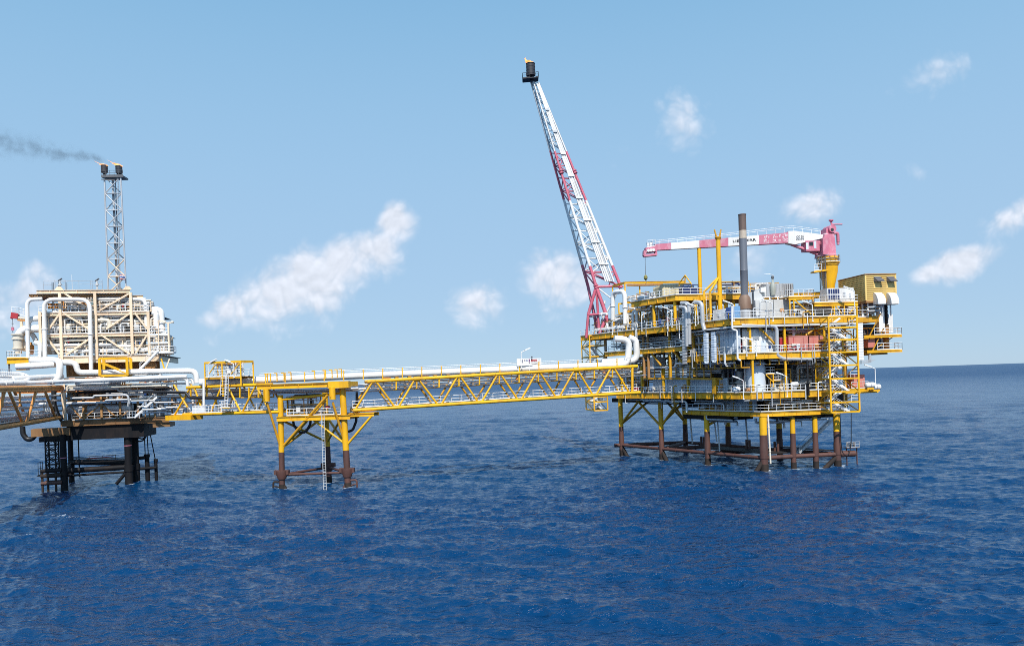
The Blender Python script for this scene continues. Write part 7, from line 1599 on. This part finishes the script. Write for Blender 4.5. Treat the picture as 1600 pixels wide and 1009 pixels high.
# ------------------------------------------------------------------ twin flare tower
DT = 152.0
TPn = Pl(atD(184, 452, DT), (1, .05)); base = TPn(184, 452)
s = S('flare_tower', 'slender grey lattice flare tower with two burner drums rising behind the beige platform', 'flare tower', TPn(184, 480))
tx0 = lambda y: 163.0 + (y - 275) * (169.0 - 163) / 176; tx1 = lambda y: 188.5 + (y - 275) * (197 - 188.5) / 176
ys = [276, 302.5, 328.5, 354, 380, 405, 432, 458, 482]
def c4(y): return [TPn(tx0(y), y), TPn(tx1(y), y), TPn(tx1(y), y, 3.0), TPn(tx0(y), y, 3.0)]
for k_ in range(4):
    b = B(); b.path([c4(y)[k_] for y in (276, 400, 482)], .17, 8); obj('corner_leg', b, GRY, s)
for i, (y0, y1) in enumerate(zip(ys, ys[1:])):
    A4, C4 = c4(y0), c4(y1); b = B()
    for j in range(4):
        b.tube(C4[j], C4[(j + 1) % 4], .11, n=6)
        b.tube(A4[j] if (i + j) % 2 else A4[(j + 1) % 4], C4[(j + 1) % 4] if (i + j) % 2 else C4[j], .11, n=6)
        if j == 0: b.tube(A4[j] if i % 2 == 0 else A4[1], A4[0].lerp(C4[0], .5).lerp(A4[1].lerp(C4[1], .5), .5), .1, n=6)
    obj('lattice_bay', b, GRY if y0 < 400 else CRM, s)
    b = B(); b.slab([p.lerp(C4[0].lerp(C4[2], .5), .02) for p in C4], UP * .08); obj('landing', b, GRY if y0 < 380 else CRM, s)
b = B(); b.path([TPn(176, 276, 1.2), TPn(184.5, 482, 1.2)], .24, 8); b.path([TPn(180, 276, 2.2), TPn(188, 482, 2.2)], .12, 8); obj('flare_pipe', b, GRY, s)
b = B(); ladder(b, TPn(188, 482, -.3), TPn(184, 279, -.3), V((0, 1, 0)), .5, .04); obj('ladder', b, GRY, s)
q = TPn(158, 275.5, -.4); Lq = TPn(192, 275, -.4).x - q.x; b = B(); b.foot(V((q.x, q.y, 0)), TPn.t, Lq, 2.4, q.z - .22, q.z + .1); b.beam(q + V((.6, .4, -.3)), q + TPn.t * (Lq - .6) + V((0, .4, -.3)), .3, .3); b.beam(q - UP * .6, TPn(180, 282, -.2), .15, .15); rail(b, [q + UP * .1, q + TPn.t * Lq + UP * .1], 1.0, .8, .04); obj('tip_platform', b, DGR, s)
kk = DT / FPX; tips = []
for px, y0, y1 in ((163.3, 270, 258.5), (186, 271, 259.5)):
    p = TPn(px, y0, .8); hh = TPn(px, y1, .8).z - p.z; b = B(); r = 4.9 * kk
    b.lathe(p, UP, [(-.9, .2), (-.3, .25), (0, r * .92), (.05, r), (hh, r), (hh, r * .85), (hh - .3, r * .8)], 16)
    for i in range(3): b.lathe(p + UP * (.3 + i * .45), UP, [(0, r * 1.04), (.07, r * 1.04)], 16)
    obj('burner_drum', b, SOOT_SHADE, s); tips.append(p + UP * hh)
flame('bright orange flame blown left from the left drum of the flare tower', tips[0] - UP * .1, [([(.4, 0, 0), (-.2, 0, .25), (-.8, 0, .4), (-2.0, 0, 1.05)], .42), ([(-.2, 0, .05), (-.7, 0, .3), (-1.2, 0, .35)], .25)])
flame('bright orange flame blown left from the right drum of the flare tower', tips[1] - UP * .1, [([(.4, 0, 0), (-.3, 0, .35), (-.9, 0, .6), (-2.2, 0, 1.35)], .46), ([(0, 0, .05), (-.6, 0, .3), (-1.1, 0, .5)], .28)])
# flag
q = TPn(191, 437, -.6); s = S('flag', 'small red white and blue flag tied to the right side of the flare tower', 'flag', q)
def strip(z0, z1, m, w):
    b = B(); pts = []; N_ = 8; o = len(b.v)
    for i in range(N_ + 1):
        x = (i / N_) * 1.05 - .5; yv = .1 * math.sin(i * 1.1)
        for z in (z0, z1):
            for t_ in (0, .015): b.v.append(q + TPn.t * x + TPn.n * (yv + t_) + UP * (z + .06 * math.sin(i * .7)))
    for i in range(N_):
        a = o + i * 4; c = a + 4
        for (k0, k1) in ((0, 2), (3, 1), (1, 0), (2, 3)): b.f.append((a + k0, a + k1, c + k1, c + k0)); b.sm.append(True)
    b.f.append((o, o + 1, o + 3, o + 2)); b.sm.append(False); e = o + N_ * 4; b.f.append((e, e + 2, e + 3, e + 1)); b.sm.append(False)
    obj('stripe', b, m, s)
for z0, z1, m in ((0, .15, RED), (.155, .3, WHT), (.305, .62, BLU), (.625, .77, WHT), (.775, .92, RED)): strip(z0, z1, m, 1)
# ------------------------------------------------------------------ rusty bridge coming in from the left
RBP = Pl.two(0, 107.0, 95, 138.0)
rt = lambda x: 607 + (x - 0) * (604.5 - 607) / 95; rb = lambda x: 668 + x * (652.5 - 668) / 92
s3, t0, t1, b0, b1, bk3 = truss_bridge('rusty orange brown truss bridge running out of the picture at the left', RBP, (-62, rt(-62)), (96, rt(96)), (-62, rb(-62)), (92, rb(92)),
    [((8, rt(8)), (-8, rb(-8))), ((12, rt(12)), (36, rb(36))), ((58, rt(58)), (41, rb(41))), ((68, rt(68)), (87, rb(87))), ((-42, rt(-42)), (-12, rb(-12)))], [((x, rt(x)), (x, rt(x) + 28)) for x in (4, 31, -20)], ORG, 4.4, .36, pipes=0)
b = B(); b.beam(RBP(-62, 610), RBP(97, 607), .5, .7); obj('top_girder', b, ORG, s3)
b = B(); b.beam(RBP(97, 607), RBP(101, 655), .42, .42, up=RBP.n); obj('end_post', b, CRM, s3)
for i in range(10):
    y0 = 618 + (i % 5) * 8; pipe_run('pale pipe inside the rusty left bridge', [RBP(-62, y0 + 5 + i, .6 + .35 * i), RBP(100, y0 - 1, .6 + .35 * i)], (.14, .2, .1, .16)[i % 4], (WHT, GRY, PGR, WHT, ORG)[i % 5], group='pipes inside the rusty bridge', flanges=5)
for i in range(4): pipe_run('thin pale pipe on the floor of the rusty left bridge', [RBP(-62, 657 + i * 2.4, .5 + i * .5), RBP(88, 644.5 + i * 2.2, .5 + i * .5)], .13, (WHT, GRY)[i % 2], group='floor pipes of the rusty bridge', flanges=4)
b = B(); rail(b, [RBP(-60, 590, 2), RBP(18, 590, 2)], 1.25, 1.0); b.slab([RBP(-60, 590.5, 2), RBP(18, 590.5, 2), RBP(18, 590.5, 3.4), RBP(-60, 590.5, 3.4)], UP * .06); solo('pipe_walkway', b, RAILW, 'white railed walkway over the pipes at the far left edge', 'walkway')
# ------------------------------------------------------------------ smoke drifting left from the flare tower
def smoke():
    p0, p1 = atD(174, 252.5, DT), atD(-60, 212, DT); n = 14; b = B()
    ax = (p1 - p0).normalized(); Ls = (p1 - p0).length
    prof = [(Ls * i / n, .5 + 5.4 * (i / n) ** .75) for i in range(n + 1)]; b.lathe(p0, ax, prof, 14)
    m = bpy.data.materials.new('drifting_smoke'); m.use_nodes = True; t = m.node_tree; t.nodes.clear(); K = t.links.new
    o = t.nodes.new('ShaderNodeOutputMaterial'); pv = t.nodes.new('ShaderNodeVolumePrincipled'); pv.inputs['Color'].default_value = (.13, .14, .16, 1); pv.inputs['Anisotropy'].default_value = .2
    tc = t.nodes.new('ShaderNodeTexCoord'); mp = t.nodes.new('ShaderNodeMapping'); K(tc.outputs['Object'], mp.inputs[0])
    # local frame: x along the plume
    q = ax.to_track_quat('X', 'Z').inverted(); e = q.to_euler(); mp.inputs['Rotation'].default_value = e
    sp = t.nodes.new('ShaderNodeSeparateXYZ'); K(mp.outputs[0], sp.inputs[0])
    def M(op, a, c=None, cl=False):
        nd = t.nodes.new('ShaderNodeMath'); nd.operation = op; nd.use_clamp = cl
        for i, x in enumerate((a, c)):
            if x is None: continue
            if isinstance(x, (int, float)): nd.inputs[i].default_value = x
            else: K(x, nd.inputs[i])
        return nd.outputs[0]
    nz = t.nodes.new('ShaderNodeTexNoise'); nz.inputs['Scale'].default_value = .55; nz.inputs['Detail'].default_value = 6; nz.inputs['Roughness'].default_value = .62; nz.inputs['Distortion'].default_value = .6
    K(mp.outputs[0], nz.inputs['Vector'])
    f = M('DIVIDE', M('MAXIMUM', sp.outputs['X'], .05), Ls)
    R_ = M('ADD', M('MULTIPLY', M('POWER', f, .75), 5.0), .4)
    r2 = M('SQRT', M('ADD', M('POWER', sp.outputs['Y'], 2), M('POWER', sp.outputs['Z'], 2)))
    core = M('SUBTRACT', 1.0, M('DIVIDE', r2, R_), True)
    d = M('ADD', core, M('MULTIPLY', M('SUBTRACT', nz.outputs['Fac'], .56), 5.0)); d = M('MULTIPLY', M('MAXIMUM', d, 0.0), core)
    fall = M('DIVIDE', .42, M('ADD', M('MULTIPLY', f, 5.5), .7))
    K(M('MULTIPLY', d, M('MULTIPLY', fall, 1.35)), pv.inputs['Density']); K(pv.outputs[0], o.inputs['Volume'])
    ob = obj('smoke', b, m, None, 'thin dark smoke trail drifting left from the flare tower drums', p0); ob['kind'] = 'stuff'
smoke()

LEGS = [(p.x, p.y, .75) for p in rowL + rowF + rowR] + [(p.x, p.y, .65) for p in (g1, g2, g3, g4)] + [(l[0].x, l[0].y, .6) for l in (la_, lr_, lb_)]
build_sea()
